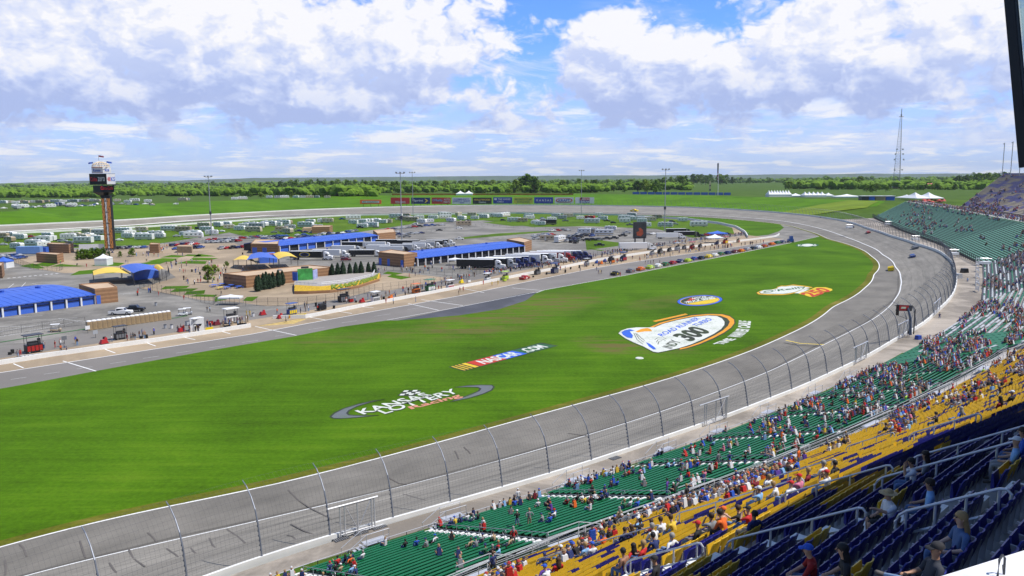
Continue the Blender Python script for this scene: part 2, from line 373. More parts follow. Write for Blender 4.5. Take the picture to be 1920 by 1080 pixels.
M_BERM2 = grass('berm_turf_yellowish', (.15,.22,.02), mow=.2, dryamt=.4)
M_LAND = grass('open_land', (.062,.118,.012), dry=(.10,.125,.022), dryamt=.6)
sheet = ring(rG + 1.5,0.0); c0 = len(sheet)
V = np.r_[sheet, [[CX, CY, 0]]]
tag(npmesh('infield_ground', V, np.c_[np.full(NT, c0), np.arange(NT),(np.arange(NT) + 1) % NT], M_LOT), kind='structure')
lanes = [0,.07,.16,.34,.52,.7,.86,1]
def lane_ring(f):
    return ring(rL + (rW - rL) * f, .35 + (ZW - .35) * (f ** 1.04))
rings = [ring(rG, .05)] + [lane_ring(f) for f in lanes]
at_ = np.concatenate([np.c_[SARC / 100, np.full(NT, v), np.zeros(NT)] for v in [0] + [.09 + .91 * f for f in lanes]])
tag(loft('race_track', rings, M_TRACK, attr=at_), kind='structure')
tag(loft('inner_white_line', [ring(rG - .05,.075), ring(rG + .30,.082)], M_WHITE), kind='structure')
lw = np.clip((SIN * rL + CY) / 900,.0,1) * .3
zl = lambda r, up: .35 + (r - rL) / (rW - rL) * (ZW - .35) + up
tag(loft('lane_white_line', [ring(rL + .0,.35 + .014), ring(rL + .28 + lw, zl(rL + .28 + lw, .02))], M_WHITE), kind='structure')
tag(loft('dry_turf_edge', [ring(rG - 2.2,.035), ring(rG - .9,.038), ring(rG - .06,.062)], grass('dry_turf', (.115,.125,.012), dry=(.26,.19,.05), dryamt=1.0)), kind='structure')
wt = 0.32
o = loft('track_wall', [ring(rW - .0, ZW - .25), ring(rW, ZW + 1.02), ring(rW + wt, ZW + 1.02), ring(rW + wt, ZW - .4)], mat('wall_white', (.78,.78,.76),.6,.08,.4))
tag(o, 'white concrete wall round the outside of the race track', 'track wall')
CREST_PX = [(0,391),(100,389),(250,385),(480,375),(600,369),(735,366),(960,365),(1100,364.5),(1345,368),(1440,371),(1580,376),(1690,378)]
crest = [G(*p, 12.0)[:2] for p in CREST_PX]
cth, cr = polar(crest)
def wrap_interp(th, r):
    return np.interp(THS, np.r_[th - 2 * math.pi, th, th + 2 * math.pi], np.r_[r, r, r])
rC = np.interp(THS, cth, cr); lo, hi = cth[0], cth[-1]
fr = np.where((THS >= lo) & (THS <= hi),1.0,0.0)
rC = np.where(fr > 0, rC, rW + 70.0); rC = smooth(rC, 1.5); rC = np.maximum(rC, rW + 18)
isb = smooth(np.clip(np.where((THS > lo - .02) & (THS < math.pi * 1.0),1.0,0.0) + np.where(THS < -2.4,1., 0.),0,1),1.2)   # 1 = grass berm side
zC = 4 + 8 * isb
zB = ZW - .35 + (3.6 - (ZW - .35)) * (1 - isb) * (np.clip((250 - (CY + rW * SIN)) / 80,0,1))
def hill_noise(ringxy, sc_, amp): return np.array([noise.noise(Vector((x * sc_, y * sc_, 3.1))) * amp for x, y, _ in ringxy])
st_r = [rW + wt, rW + wt + 4, rC, rC + 12, rC + 120]
st_z = [ZW - .35, np.where(isb > .5, ZW - .2, zB), zC, zC, zC - 1.0]
rr_ = [ring(r, z) for r, z in zip(st_r, st_z)]
for dist_, base, amp in ((600,8,2),(1100,5,3),(1800,3,5),(2800,1,7),(4200,-3,9),(6500,-10,10),(9500,-20,8),(14000,-34,8),(22000,-60,8),(45000,-90,0)):
    b_ = ring(np.maximum(rC, 520) + dist_, base); b_[:, 2] += hill_noise(b_, 1 / 1500, amp); rr_.append(b_)
tag(loft('terrain', rr_, M_LAND), kind='structure')
def on_terrain(x, y):
    th = math.atan2(y - CY, x - CX); i = int(round((th + math.pi) / (2 * math.pi) * NT)) % NT; r = math.hypot(x - CX, y - CY)
    rad = [math.hypot(a[i][0] - CX, a[i][1] - CY) for a in rr_]; return float(np.interp(r, rad, [a[i][2] for a in rr_]))
def TG(px, py):
    """ground point of a pixel on the terrain outside the oval"""
    z = 10.0
    for _ in range(25): v = G(px, py, z); z = .6 * z + .4 * on_terrain(v.x, v.y)
    return G(px, py, z)
sel = [i for i in range(NT) if isb[i] > .6]; sel = sel if sel[0] > 0 or sel[-1] < NT - 1 else sorted([i if i > NT // 3 else i + NT for i in sel])
def sring(r, z): a = ring(r, z); return a
def loft_sel(name, rings, m, sel):
    sel = [i % NT for i in sel]; n_ = len(sel); V = np.concatenate([a[sel] for a in rings])
    Fq = np.concatenate([np.c_[k * n_ + np.arange(n_ - 1),(k + 1) * n_ + np.arange(n_ - 1),(k + 1) * n_ + np.arange(1, n_), k * n_ + np.arange(1, n_)] for k in range(len(rings) - 1)])
    return npmesh(name, V, Fq, m)
b1 = loft_sel('grass_berm', [ring(rW + wt + .3, ZW - .25), ring(rW + wt + 4.5, ZW - .05), ring(rW + (rC - rW) * .55, ZW + (zC - ZW) * .62), ring(rC - .5, zC + .12), ring(rC + 12, zC + .15)], M_BERM, sel)
tag(b1, kind='structure')
def patch(name, pts, m, z, kind='structure'):
    from mathutils.geometry import tessellate_polygon
    P = [Vector((p[0], p[1],0)) for p in pts]; T_ = [t for t in tessellate_polygon([P]) if (P[t[1]] - P[t[0]]).cross(P[t[2]] - P[t[0]]).length > 1e-7]
    T_ = [t if (P[t[1]] - P[t[0]]).cross(P[t[2]] - P[t[0]]).z > 0 else t[::-1] for t in T_]
    me = bpy.data.meshes.new(name); me.from_pydata([(p.x, p.y, z) for p in P],[], T_); me.update()
    me.materials.append(m); o = bpy.data.objects.new(name, me); sc.collection.objects.link(o); tag(o, kind=kind); return o
def pg(pxs): return [G(*p) for p in pxs]
def arc_pts(rr, p0, p1, step=4, dr=0.0):
    """points along an oval curve between two world points"""
    a0 = math.atan2(p0[1] - CY, p0[0] - CX); a1 = math.atan2(p1[1] - CY, p1[0] - CX)
    i0 = int(round((a0 + math.pi) / (2 * math.pi) * NT)); i1 = int(round((a1 + math.pi) / (2 * math.pi) * NT))
    rg_ = range(i0, i1, step if i1 > i0 else -step)
    return [Vector((CX + (rr[i % NT] + dr) * COS[i % NT], CY + (rr[i % NT] + dr) * SIN[i % NT],0)) for i in rg_]
LOWER = [(1537,443),(1480,456),(1420,468),(1340,484),(1235,504),(1175,516),(1075,534),(1020,544),(1006,549),(985,564),(935,580),(860,591.5),(745,601),(725,601),(640,613),(555,630),(400,656),(200,692),(52,720),(-160,757),(-400,800)]
fld = pg(LOWER); LFT = [Vector((-330,20,0)), Vector((-340,-60,0))]
front = arc_pts(rG, (-250,-95), G(1540,446),4)
tag(patch('infield_grass', fld + LFT[:1] + front, M_FIELD, .02), kind='structure')
PITW = [(-300,727),(-100,698),(0,684),(100,668),(140,662.5),(300,640),(470,613.5),(575,596),(700,571.5),(860,541),(1000,513),(1060,502),(1120,489),(1240,471),(1330,460),(1420,449),(1450,446)]
M_PITP = pg(PITW)
def off_px(pxs, dy): return [(x, y + dy * (y - 333) / 250) for x, y in pxs]
PIT_LINE = [(-300,745),(0,699),(470,627),(575,607),(700,584),(860,555),(1000,526),(1120,502),(1240,483),(1330,471),(1420,457),(1470,448)]
patch('pit_road', pg(PIT_LINE) + pg(LOWER[:11] + [(860,577),(725,600.5)] + LOWER[13:]), M_PIT, .010)
patch('pit_stall_strip', pg(PITW) + pg(PIT_LINE[::-1]), M_CONC, .014)
patch('dark_asphalt_patch', pg([(745,601.3),(860,576),(985,550),(1006,548),(1003,556),(985,564.5),(935,580.3),(860,591.8)]), M_DARK, .016)
def line_strip(name, pxs, wd, m, z=.03):
    p = [G(*a) for a in pxs]; mb = MB(); L, R_ = [],[]
    for i, a in enumerate(p):
        t = (p[min(i + 1, len(p) - 1)] - p[max(i - 1,0)]).normalized(); nn = Vector((-t.y, t.x, 0)) * wd / 2; L.append(a + nn); R_.append(a - nn)
    vs = [(*a[:2], z) for a in L + R_]; k = len(p)
    mb.add(vs, [(i, k + i, k + i + 1, i + 1) for i in range(k - 1)]); return tag(mb.build(name, m), kind='structure')
line_strip('pit_lane_line', PIT_LINE, .35, M_WHITE)
line_strip('field_edge_line', [(x, y) for x, y in LOWER[:9]],.25, M_WHITE)
line_strip('pit_edge_line', [(1006,547.5),(860,576),(725,600.5)],.25, M_WHITE)
for a, b in [((118,664+13),(180,696)),((25,682),(44,690)),((197,655),(216,662)),((272,642),(292,649)),((342,632),(366,637)),((410,620),(432,626)),((478,612),(556,629)),((570,593),(610,600)),((635,584),(660,588)),((765,569),(823,582)),((790,562),(868,573)),((960,540),(1018,545)),((640,560+13),(700,577)),((868,541),(908,549))]:
    line_strip('pit_stall_line', [a, b],.3, M_WHITE)
for s_ in range(14):   # worn skip marks along pit road
    x0 = 20 + s_ * 62; y0 = np.interp(x0,[0,470,1000],[715,640,533]); line_strip('pit_centre_line', [(x0, y0),(x0 + 30, y0 - 4.4)],.22, mat('faded_paint', (.42,.42,.41),.8,.3,1.5),.028)
patch('pit_yellow_box', pg([(473,610),(480,612),(552,607),(575,598),(553,598)]), mat('faded_yellow', (.50,.36,.12),.8,.35,.8),.022)
line_strip('start_line_mark', [(1473,644),(1500,650),(1545,652.5)],.5, M_YELL, .75)
CAMP = [(-200,468),(-200,448),(0,440),(250,428),(480,413),(660,404.5),(960,400.5),(1160,404),(1290,413),(1350,421),(1382,430),(1398,441),(1352,441),(1300,446),(1230,429),(1100,424),(1000,426),(905,413),(780,419),(640,440),(560,444),(470,446),(430,436),(330,452),(270,461),(100,466),(0,474)]
patch('camping_grass', pg(CAMP), M_CAMP, .024)
patch('grass_island', pg([(1110,402),(1300,405),(1400,410.5),(1440,416.5),(1463,421),(1470,427),(1460,434),(1440,440.5),(1405,444),(1392,432),(1360,421),(1300,410.5),(1200,405)]), M_FIELD, .030)
patch('far_inner_grass', pg([(-300,450),(0,433.5),(250,423),(480,408.7),(720,402.7),(960,400),(1110,401.6),(1110,402.6),(960,401.2),(660,405),(480,412),(250,426.6),(0,438.6),(-300,455)]), M_FIELD, .028)
patch('service_road', pg([(1372,425),(1378,424),(1398,436),(1404,447),(1380,447),(1376,436)]), M_CONC, .04)
for pts in [[(700,428),(830,416),(960,409),(975,411),(850,420),(760,428)],[(900,420),(960,411),(1090,410),(1200,416),(1140,421),(1000,423)]]: pass
patch('inner_lot_strip', pg([(905,417),(1000,412),(1060,420),(960,424)]), M_CAMP, .034)
for pts in [[(860,449),(1045,433.5),(1037,432.5),(930,438),(860,446)],[(1097,447),(1170,456),(1175,459),(1100,469)],[(1232,459),(1395,444),(1400,447),(1232,464)],[(1095,465),(1140,470),(1150,468),(1180,462),(1178,466),(1140,473)]]:
    patch('grass_verge', pg(pts), M_CAMP, .036)
FAN = [(15,488),(60,480),(120,470),(290,458),(440,456),(480,476),(520,500),(600,520),(700,517),(760,512),(830,520),(905,527),(880,543),(700,545),(640,560),(560,572),(500,574),(440,566),(380,563),(300,548),(262,540),(330,520),(310,505),(230,512),(120,512),(60,503)]
patch('fan_zone_paving', pg(FAN), M_CONC, .018)
for pts in [[(131,514.5+2),(148,508),(185,505),(235,508),(214,512),(175,513)],[(96,500),(113,495),(160,499),(146,500)],[(36,499),(62,494),(85,503),(70,504)],[(170,499),(212,492),(235,493),(222,499)],[(247,497),(285,490),(312,491),(300,495)],[(275,490),(305,484),(335,485),(320,491)],[(300,483),(322,478),(350,480),(335,483)],[(330,494),(352,489),(388,490),(385,495)],[(355,488),(362,483),(410,484),(395,488)],[(345,480),(352,477),(378,478),(375,481)],[(362,482),(372,476),(396,479),(404,481)],
            [(300,543),(310,537),(356,536),(350,540)],[(318,548),(330,541),(372,541),(360,546)],[(345,553),(350,547),(385,544),(383,551)],[(356,556),(370,552),(408,553),(402,557)],[(402,566),(404,557),(427,555),(425,562)],[(455,564),(463,557),(485,556),(473,565)],[(726,519),(735,515),(772,520),(752,524)],[(718,513),(727,509),(755,513),(740,516)],[(60,497),(83,492),(110,494),(90,500)]]:
    patch('fan_zone_lawn', pg(pts), M_FIELD, .045)
SVC = off_px(PITW, 0)
patch('pit_tan_strip', pg(PITW) + pg([(1400,441),(1300,451),(1210,466),(1110,481),(1000,503),(860,531),(700,561),(575,583),(470,600),(330,623),(140,650),(0,672),(-100,686),(-300,714)]), M_CONC, .052)
patch('service_lane', pg([(1395,437),(1300,446),(1200,461),(1100,474),(990,495),(850,522),(700,551),(575,572),(470,588),(300,602),(140,628),(0,652),(-200,682)]) + pg([(-200,702),(0,672.3),(140,650.3),(330,623.3),(470,600.3),(575,583.3),(700,561.3),(860,531.3),(1000,503.3),(1110,481.3),(1210,466.3),(1300,451.3),(1400,441.3)]), M_PIT, .056)
line_strip('green_painted_edge', [(0,642),(70,631),(160,617),(330,596),(352,592)],.9, mat('green_paint', (.06,.16,.05),.7,.2,2),.06)
for i in range(9):
    x0 = -30 + i * 28; line_strip('parking_line', [(x0,640 - i * 3.4),(x0 + 130,617 - i * 2.4)],.14, M_WHITE, .03) if i < 0 else None
for (a, b) in [((-40,640),(150,602)),((0,612),(62,613)),((8,630),(110,617)),((0,622),(120,600)),((60,600),(150,596)),((3,550),(26,532)),((30,548),(48,530)),((60,532),(110,540)),((225,551),(262,548)),((230,552),(266,549)),((110,598),(160,603)),((0,596),(80,592))]:
    line_strip('parking_line', [a, b],.16, M_WHITE, .03)
for i in range(10): line_strip('crosswalk_bar', [(14 + i * 10,522 - i * .95),(19 + i * 10,521.3 - i * .95)],1.0, M_WHITE, .03)
def lane_pt(px, py):
    z = 1.2
    for _ in range(14):
        v = G(px, py, z); th = math.atan2(v.y - CY, v.x - CX); i = int(round((th + math.pi) / (2 * math.pi) * NT)) % NT; r = math.hypot(v.x - CX, v.y - CY)
        f = max(0, min(1,(r - rL[i]) / (rW[i] - rL[i]))); z = .35 + (ZW[i] - .35) * f ** 1.04 if r > rL[i] else .05 + .3 * max(0,(r - rG[i]) / (rL[i] - rG[i]))
    return G(px, py, z + .05)
M_TAR = mat('tar', (.125,.112,.10),.8)
for c in [[(37,1020),(44,1027),(50,1043)],[(150,1014),(155,1030),(160,1045)],[(277,998),(287,1007),(294,1016)],[(242,1030),(250,1047),(272,1062)],[(205,1055),(213,1067),(218,1074)],[(392,1008),(399,1022),(407,1030)],[(425,992),(445,1005),(460,1018)],[(355,1024),(363,1034),(371,1040)],[(312,1028),(330,1040),(337,1048)],[(540,918),(560,938),(583,953),(620,972)],[(545,982),(570,995),(590,1003)],[(728,895),(748,906),(765,908)],[(755,926),(780,933),(820,944)],[(853,845),(857,852),(860,860)],[(870,838),(878,845),(882,850)],[(9,1050),(11,1065),(10,1078)],[(538,1003),(548,1005),(556,1013)],[(1000,896),(1020,897),(1040,899)],[(1065,812),(1085,815),(1105,817)]]:
    p = [lane_pt(*a) for a in c]; mb = MB(); L = []
    for i, a in enumerate(p):
        t = (p[min(i + 1, len(p) - 1)] - p[max(i - 1,0)]).normalized(); nn = Vector((-t.y, t.x, 0)) * .09; L += [a + nn, a - nn]
    mb.add(L, [(2 * i, 2 * i + 1,2 * i + 3,2 * i + 2) for i in range(len(p) - 1)]); tag(mb.build('tar_seam', M_TAR), kind='structure')
IW = [(-200,453),(0,440),(250,428),(480,413),(660,404.5),(960,400.5),(1160,404),(1290,412),(1350,420),(1380,427),(1397,437),(1402,446)]
def wall_along(name, pts, h, th, m, label, cat, z=0.0, group=None):
    mb = MB(); A, B_ = [],[]
    for i, a in enumerate(pts):
        t = (pts[min(i + 1, len(pts) - 1)] - pts[max(i - 1,0)]).normalized(); nn = Vector((-t.y, t.x, 0)) * th / 2; A.append(a + nn); B_.append(a - nn)
    k = len(pts); vs = [(a.x, a.y, z) for a in A] + [(a.x, a.y, z + h) for a in A] + [(a.x, a.y, z + h) for a in B_] + [(a.x, a.y, z) for a in B_]
    fs = [(j * k + i, j * k + i + 1,(j + 1) * k + i + 1,(j + 1) * k + i) for j in range(3) for i in range(k - 1)] + [(0, k, 2 * k, 3 * k),(k - 1,4 * k - 1,3 * k - 1,2 * k - 1)]
    mb.add(vs, fs); return tag(mb.build(name, m), label, cat, group)
def resample(pts, n=40):
    a = np.array([p[:2] for p in pts]); d_ = np.r_[0, np.cumsum(np.hypot(*np.diff(a, axis=0).T))]; t = np.linspace(0, d_[-1], n)
    return [Vector((np.interp(u, d_, a[:, 0]), np.interp(u, d_, a[:, 1]),0)) for u in t]
wall_along('inner_wall', resample(pg(IW),80),1.5,.5, MATS['wall_white'], 'low white wall between back straight and camping field', 'barrier wall')
wall_along('pit_wall', resample(pg(PITW[:7] ),60),.95,.4, M_WHITE, 'long white pit wall left of the yellow painted opening', 'pit wall')
wall_along('pit_wall', resample(pg([(512,598),(575,596.5),(700,571.5),(860,541),(1000,513),(1060,502),(1120,489),(1240,471),(1330,460),(1420,449),(1440,446.5),(1452,444.5),(1459,442),(1461,440)]),90),.95,.4, M_WHITE, 'long white pit wall from yellow opening to the curved end near pit exit', 'pit wall')
b2 = [i for i in range(NT) if isb[i] > .5 and CY + rW[i] * SIN[i] > 500 and in_px(CX + rC[i] * COS[i], CY + rC[i] * SIN[i],12,1588,1760)]
if len(b2) > 3: tag(loft_sel('dry_grass_bank', [ring(rW + wt + 5, ZW + .12), ring(rW + (rC - rW) * .55, ZW + (zC - ZW) * .62 + .35), ring(rC - .5, zC + .45)], M_BERM2, b2), kind='structure')
# ================================================================== GRANDSTANDS
M_GALV = mat('galvanized_steel', (.42,.43,.45),.4,.12,3, metal=.35); M_ALU = mat('aluminium', (.62,.63,.66),.35,.08,3, metal=.4)
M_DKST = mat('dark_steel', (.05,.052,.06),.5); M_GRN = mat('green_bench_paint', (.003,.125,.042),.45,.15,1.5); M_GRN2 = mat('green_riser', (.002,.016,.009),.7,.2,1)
M_RISER = mat('stand_concrete', (.30,.29,.28),.8,.25,.6); M_WALKD = mat('walkway_concrete', (.40,.38,.36),.85,.25,.5)
M_YSEAT = mat('yellow_seat_plastic', (.68,.43,.025),.45,.14,2.5); M_BSEAT = mat('blue_seat_plastic', (.015,.016,.185),.45,.18,2.5); M_GSEAT = mat('grey_seat_bracket', (.36,.36,.38),.5)
M_PSEAT = mat('faded_purple_seats', (.19,.18,.56),.6,.2,1); M_TSEAT = mat('faded_tan_seats', (.66,.57,.42),.6,.2,1)
M_FGRN = mat('far_green_bench', (.15,.38,.27),.5,.2,.5); M_FALU = mat('far_bench_aluminium', (.50,.53,.54),.45,.15,.5)
def idx_of(p):
    return (math.atan2(p[1] - CY, p[0] - CX) + math.pi) / (2 * math.pi) * NT
I0, I1 = idx_of((-170,-50)), idx_of(G(1612,671,3.9))
WX, WY = CX + rW * COS, CY + rW * SIN
def wall_pt(i):
    i0 = int(math.floor(i)) % NT; f = i - math.floor(i); return Vector((WX[i0] * (1 - f) + WX[(i0 + 1) % NT] * f, WY[i0] * (1 - f) + WY[(i0 + 1) % NT] * f, 0))
path = [wall_pt(i) for i in np.arange(I0, I1,.5)]
pa = np.array([(p.x, p.y) for p in path]);
for _ in range(200): pa[1:-1] = .25 * pa[:-2] + .5 * pa[1:-1] + .25 * pa[2:]
dd = np.r_[0, np.cumsum(np.hypot(*np.diff(pa, axis=0).T))]; SN = np.arange(0, dd[-1],.25); PN = np.c_[np.interp(SN, dd, pa[:, 0]), np.interp(SN, dd, pa[:, 1])]
TN = np.gradient(PN, axis=0); TN /= np.linalg.norm(TN, axis=1)[:, None]; NN = np.c_[TN[:, 1], -TN[:, 0]]   # outward, away from the track
k_ = np.ones(81) / 81
for c_ in (0,1): NN[:, c_] = np.convolve(np.r_[[NN[0, c_]] * 40, NN[:, c_],[NN[-1, c_]] * 40], k_, 'valid')
NN /= np.linalg.norm(NN, axis=1)[:, None]
def SP(s, u, z=0.0):
    i = np.clip(s / .25,0, len(SN) - 1.001); a = int(i); f = i - a
    p = PN[a] * (1 - f) + PN[a + 1] * f; n = NN[a] * (1 - f) + NN[a + 1] * f; return Vector((p[0] + n[0] * u, p[1] + n[1] * u, z))
def SDIR(s):
    a = int(np.clip(s / .25,0, len(SN) - 1)); return NN[a]
S_END = SN[-1]; S_CAM = SN[np.argmin(np.hypot(PN[:, 0] + NN[:, 0] * 67.4, PN[:, 1] + NN[:, 1] * 67.4))]
def s_strip(name, s0, s1, prof, m, step=2.0, parent=None, close=True):
    """sweep a (u,z) profile along the near stand"""
    n = max(2, int((s1 - s0) / step) + 1); S_ = np.linspace(s0, s1, n); k = len(prof); mb = MB()
    vs = [SP(s, u, z) for s in S_ for u, z in prof]; fs = []
    for i in range(n - 1):
        for j in range(k if close else k - 1): fs.append((i * k + j, i * k + (j + 1) % k, (i + 1) * k + (j + 1) % k, (i + 1) * k + j))
    if close: fs += [tuple(range(k - 1,-1,-1)), tuple(range((n - 1) * k, n * k))]
    mb.add(vs, fs)
    return mb if name is None else mb.build(name, m, parent)
def sbox(mb, s0, s1, u0, u1, z0, z1, mi=0, step=3.0):
    n = max(2, int((s1 - s0) / step) + 1); vs = []; fs = []
    for s in np.linspace(s0, s1, n): vs += [SP(s, u0, z0), SP(s, u1, z0), SP(s, u1, z1), SP(s, u0, z1)]
    for i in range(n - 1):
        for j in range(4): fs.append((i * 4 + j, i * 4 + (j + 1) % 4,(i + 1) * 4 + (j + 1) % 4,(i + 1) * 4 + j))
    fs += [(3,2,1,0),((n - 1) * 4,(n - 1) * 4 + 1,(n - 1) * 4 + 2,(n - 1) * 4 + 3)]; mb.add(vs, fs, mi)
FR, BK = [],[]
S_A = 6.0
NEAR_S = list(np.arange(S_A, S_END - 3,6.0))
U_F, U_T, Z_F, Z_T = 5.3,23.4,4.3,10.1
for s in NEAR_S: FR.append(SP(s, U_F, Z_F)); BK.append(SP(s, U_T, Z_T))
FAR_N = [((83,153,4.3),(98,134,10.9)),((101,174,4.3),(122,162,11.6)),((122,201,4.4),(147,200,12.4)),((148,244,4.5),(176,244,13.3)),((170,281,4.7),(200,283,14.2)),((201,366,5),(236,361,15)),((231,465,5),(264,445,15)),((255,535,5),(290,523,15)),((279,605,5),(330,660,15))]
N_NEAR = len(NEAR_S)
FAR_F = FR[-1:] + [Vector(a) for a, b in FAR_N]; FAR_B = BK[-1:] + [Vector(b) for a, b in FAR_N]
def interp_poly(P, n):
    a = np.array([tuple(p) for p in P]); return a
def far_offset_ground(P, z): return [Vector((p.x, p.y, z)) for p in P]
mb = MB(); cl = []
for s in np.arange(0, S_END - 3,3.0): cl.append((SP(s, wt + .02,3.45), SP(s, U_F + .6,3.45)))
idxs = [idx_of((p.x, p.y)) for p in FAR_F]
for j in range(1, len(FAR_F)):
    for f in np.linspace(0,1,9)[1:]:
        fp = FAR_F[j - 1].lerp(FAR_F[j], f); i = idx_of((fp.x, fp.y)); wp = wall_pt(i); dr = (Vector((fp.x, fp.y, 0)) - wp); zc = 3.45 + .75 * min(1, max(0,(fp.y - 120) / 120))
        cl.append((Vector((wp.x, wp.y, zc)) + dr.normalized() * (wt + .03), Vector((fp.x, fp.y, zc)) + dr.normalized() * .8))
vs = [p for a in cl for p in a]
mb.add(vs, [(2 * i, 2 * i + 1,2 * i + 3,2 * i + 2) for i in range(len(cl) - 1)]); tag(mb.build('concourse_pavement', M_WALK), kind='structure')
NR = 20
stand_low = empty('grandstand', SP(S_CAM, 14,3.5)); tag(stand_low, 'near lower grandstand deck with stepped green terraces below the walkway', 'grandstand')
def child_of(o, par): o.parent = par; o.matrix_parent_inverse = par.matrix_world.inverted() if False else Matrix.Translation(-par.location); return o
AISLES = [float(v) for v in np.arange(S_CAM - 76.5, S_END - 6,13.3)]
def row_uz(r): return U_F + .35 + r * .90, Z_F - .2 + r * .288
mb = MB()
for r in range(NR):
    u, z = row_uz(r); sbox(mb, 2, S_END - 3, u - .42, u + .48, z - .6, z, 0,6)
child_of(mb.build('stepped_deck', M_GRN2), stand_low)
BN = 0; benches = []
CAND = []      # possible seats: x, y, z(seat top), facing angle, zone
secs = [(a + .75, b - .75) for a, b in zip([AISLES[0] - 13.3] + AISLES, AISLES + [AISLES[-1] + 13.3]) if b > 3]
secs = [(max(a, 2), min(b, S_END - 4)) for a, b in secs if min(b, S_END - 4) - max(a, 2) > 3]
for si, (a, b) in enumerate(secs):
    for r in range(NR):
        u, z = row_uz(r)
        mbb = MB(); sbox(mbb, a, b, u - .13, u + .12, z + .40, z + .45,0,4)
        o = mbb.build('bleacher_bench', M_GRN)
        lg = MB()
        sbox(lg, a + .3, b - .3, u - .03, u + .03, z, z + .395,0,6)
        benches.append((si, r, o, lg))
        for s in np.arange(a + .35, b - .2,.62): p = SP(s, u, z + .45); n_ = SDIR(s); CAND.append((p.x, p.y, p.z, math.atan2(-n_[1], -n_[0]),0, s, u))
ordn = ['first', 'second', 'third', 'fourth', 'fifth', 'sixth', 'seventh', 'eighth', 'ninth', 'tenth', 'eleventh', 'twelfth', 'thirteenth', 'fourteenth', 'fifteenth', 'sixteenth', 'seventeenth', 'eighteenth', 'nineteenth', 'twentieth', 'twenty-first', 'twenty-second', 'twenty-third', 'twenty-fourth', 'twenty-fifth', 'twenty-sixth', 'twenty-seventh', 'twenty-eighth', 'twenty-ninth', 'thirtieth']
def in_view(p, mx=30, my=20):
    v = Vector(p) - Vector((0,0, CAM_H)); zf = v.dot(_fw)
    if zf <= .2: return None
    x = 960 + F_PX * v.dot(_rt) / zf; y = 540 - F_PX * v.dot(_up) / zf
    return (x, y) if -mx < x < 1920 + mx and -my < y < 1080 + my else None
def proj(P):
    P = np.asarray(P, float); v = P - np.array([0,0, CAM_H]); zf = v @ np.array(_fw)
    return 960 + F_PX * (v @ np.array(_rt)) / zf, 540 - F_PX * (v @ np.array(_up)) / zf, zf
vis_secs = []
for si, r, o, lg in benches:
    co = [v.co for v in o.data.vertices]; ok = any(in_view(c, 0,0) for c in co)
    if not ok: drop(o); continue
    if si not in vis_secs: vis_secs.append(si)
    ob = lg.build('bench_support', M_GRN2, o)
    tag(o, f'green bleacher bench, {ordn[r]} row up, {ordn[vis_secs.index(si)]} near section from bottom left', 'bleacher bench', 'green bleacher benches of the near lower stand')
M_STEP = mat('white_step', (.72,.72,.70),.7,.12,2)
def loop_rail(mb, pts, r=.03, h0=.45, h1=.95):
    """pts: foot points. top rail and mid rail joined by round ends, posts between"""
    P = [Vector(p) for p in pts]; a, b = P[0], P[-1]; d0 = (P[1] - P[0]).normalized();
    up = Vector((0,0,1)); top = [p + up * h1 for p in P]; mid = [p + up * h0 for p in P]; hm = (h1 - h0) / 2; c0 = a + up * (h0 + hm); c1 = b + up * (h0 + hm); d1 = (P[-1] - P[-2]).normalized()
    endA = [c0 + up * (hm * math.cos(t)) - d0 * (hm * math.sin(t)) for t in np.linspace(0, math.pi, 6)]; endB = [c1 + up * (hm * math.cos(t)) + d1 * (hm * math.sin(t)) for t in np.linspace(0, math.pi, 6)]
    loop = top[::-1][:-1] + endA + mid[1:-1] + endB[::-1]; loop.append(loop[0]); mb.tube(loop, r, 6)
    for p in P: mb.tube([p, p + up * h1], r * .9,6)
nst = 0
for ai, s in enumerate(AISLES):
    if s < 3 or s > S_END - 5: continue
    mb = MB()
    for r in range(NR):
        u, z = row_uz(r); sbox(mb, s - .42, s + .42, u - .42, u - .14, z + .005, z + .15,0,10)
    o = mb.build('aisle_steps', M_STEP)
    if not any(in_view(v.co, 0,0) for v in o.data.vertices): drop(o); continue
    tag(o, f'white painted aisle steps up the green stand, {ordn[nst]} aisle from bottom left', 'steps', 'aisle steps of the lower stand'); nst += 1
    hr = MB()
    for r0 in (1,7,13):
        loop_rail(hr, [SP(s, row_uz(r)[0], row_uz(r)[1] + .02) for r in (r0, r0 + 2, r0 + 4, r0 + 6)],.028)
    tag(hr.build('aisle_handrail', M_GALV), f'looped steel handrail on the white steps, {ordn[nst - 1]} aisle from bottom left', 'handrail', 'handrails on the lower stand aisles')
M_MESH = mat('wire_mesh', (.30,.31,.33),.5, metal=.3)
fr_ = empty('front_railing', SP(S_CAM, U_F - .35,3.45)); tag(fr_, 'long galvanized railing between the concourse and the green benches', 'railing')
mb = MB(); sr = np.arange(2, S_END - 3,3.0)
for h in (1.15,.62,.15): mb.tube([SP(s, U_F - .35,3.45 + h) for s in sr],.035 if h > 1 else .02,6)
child_of(mb.build('rail', M_ALU), fr_)
for s in sr[::1]:
    mb = MB(); mb.tube([SP(s, U_F - .35,3.45), SP(s, U_F - .35,4.6)],.035,6)
    if in_view(SP(s, U_F - .35,4),60,60): child_of(mb.build('post', M_DKST), fr_)
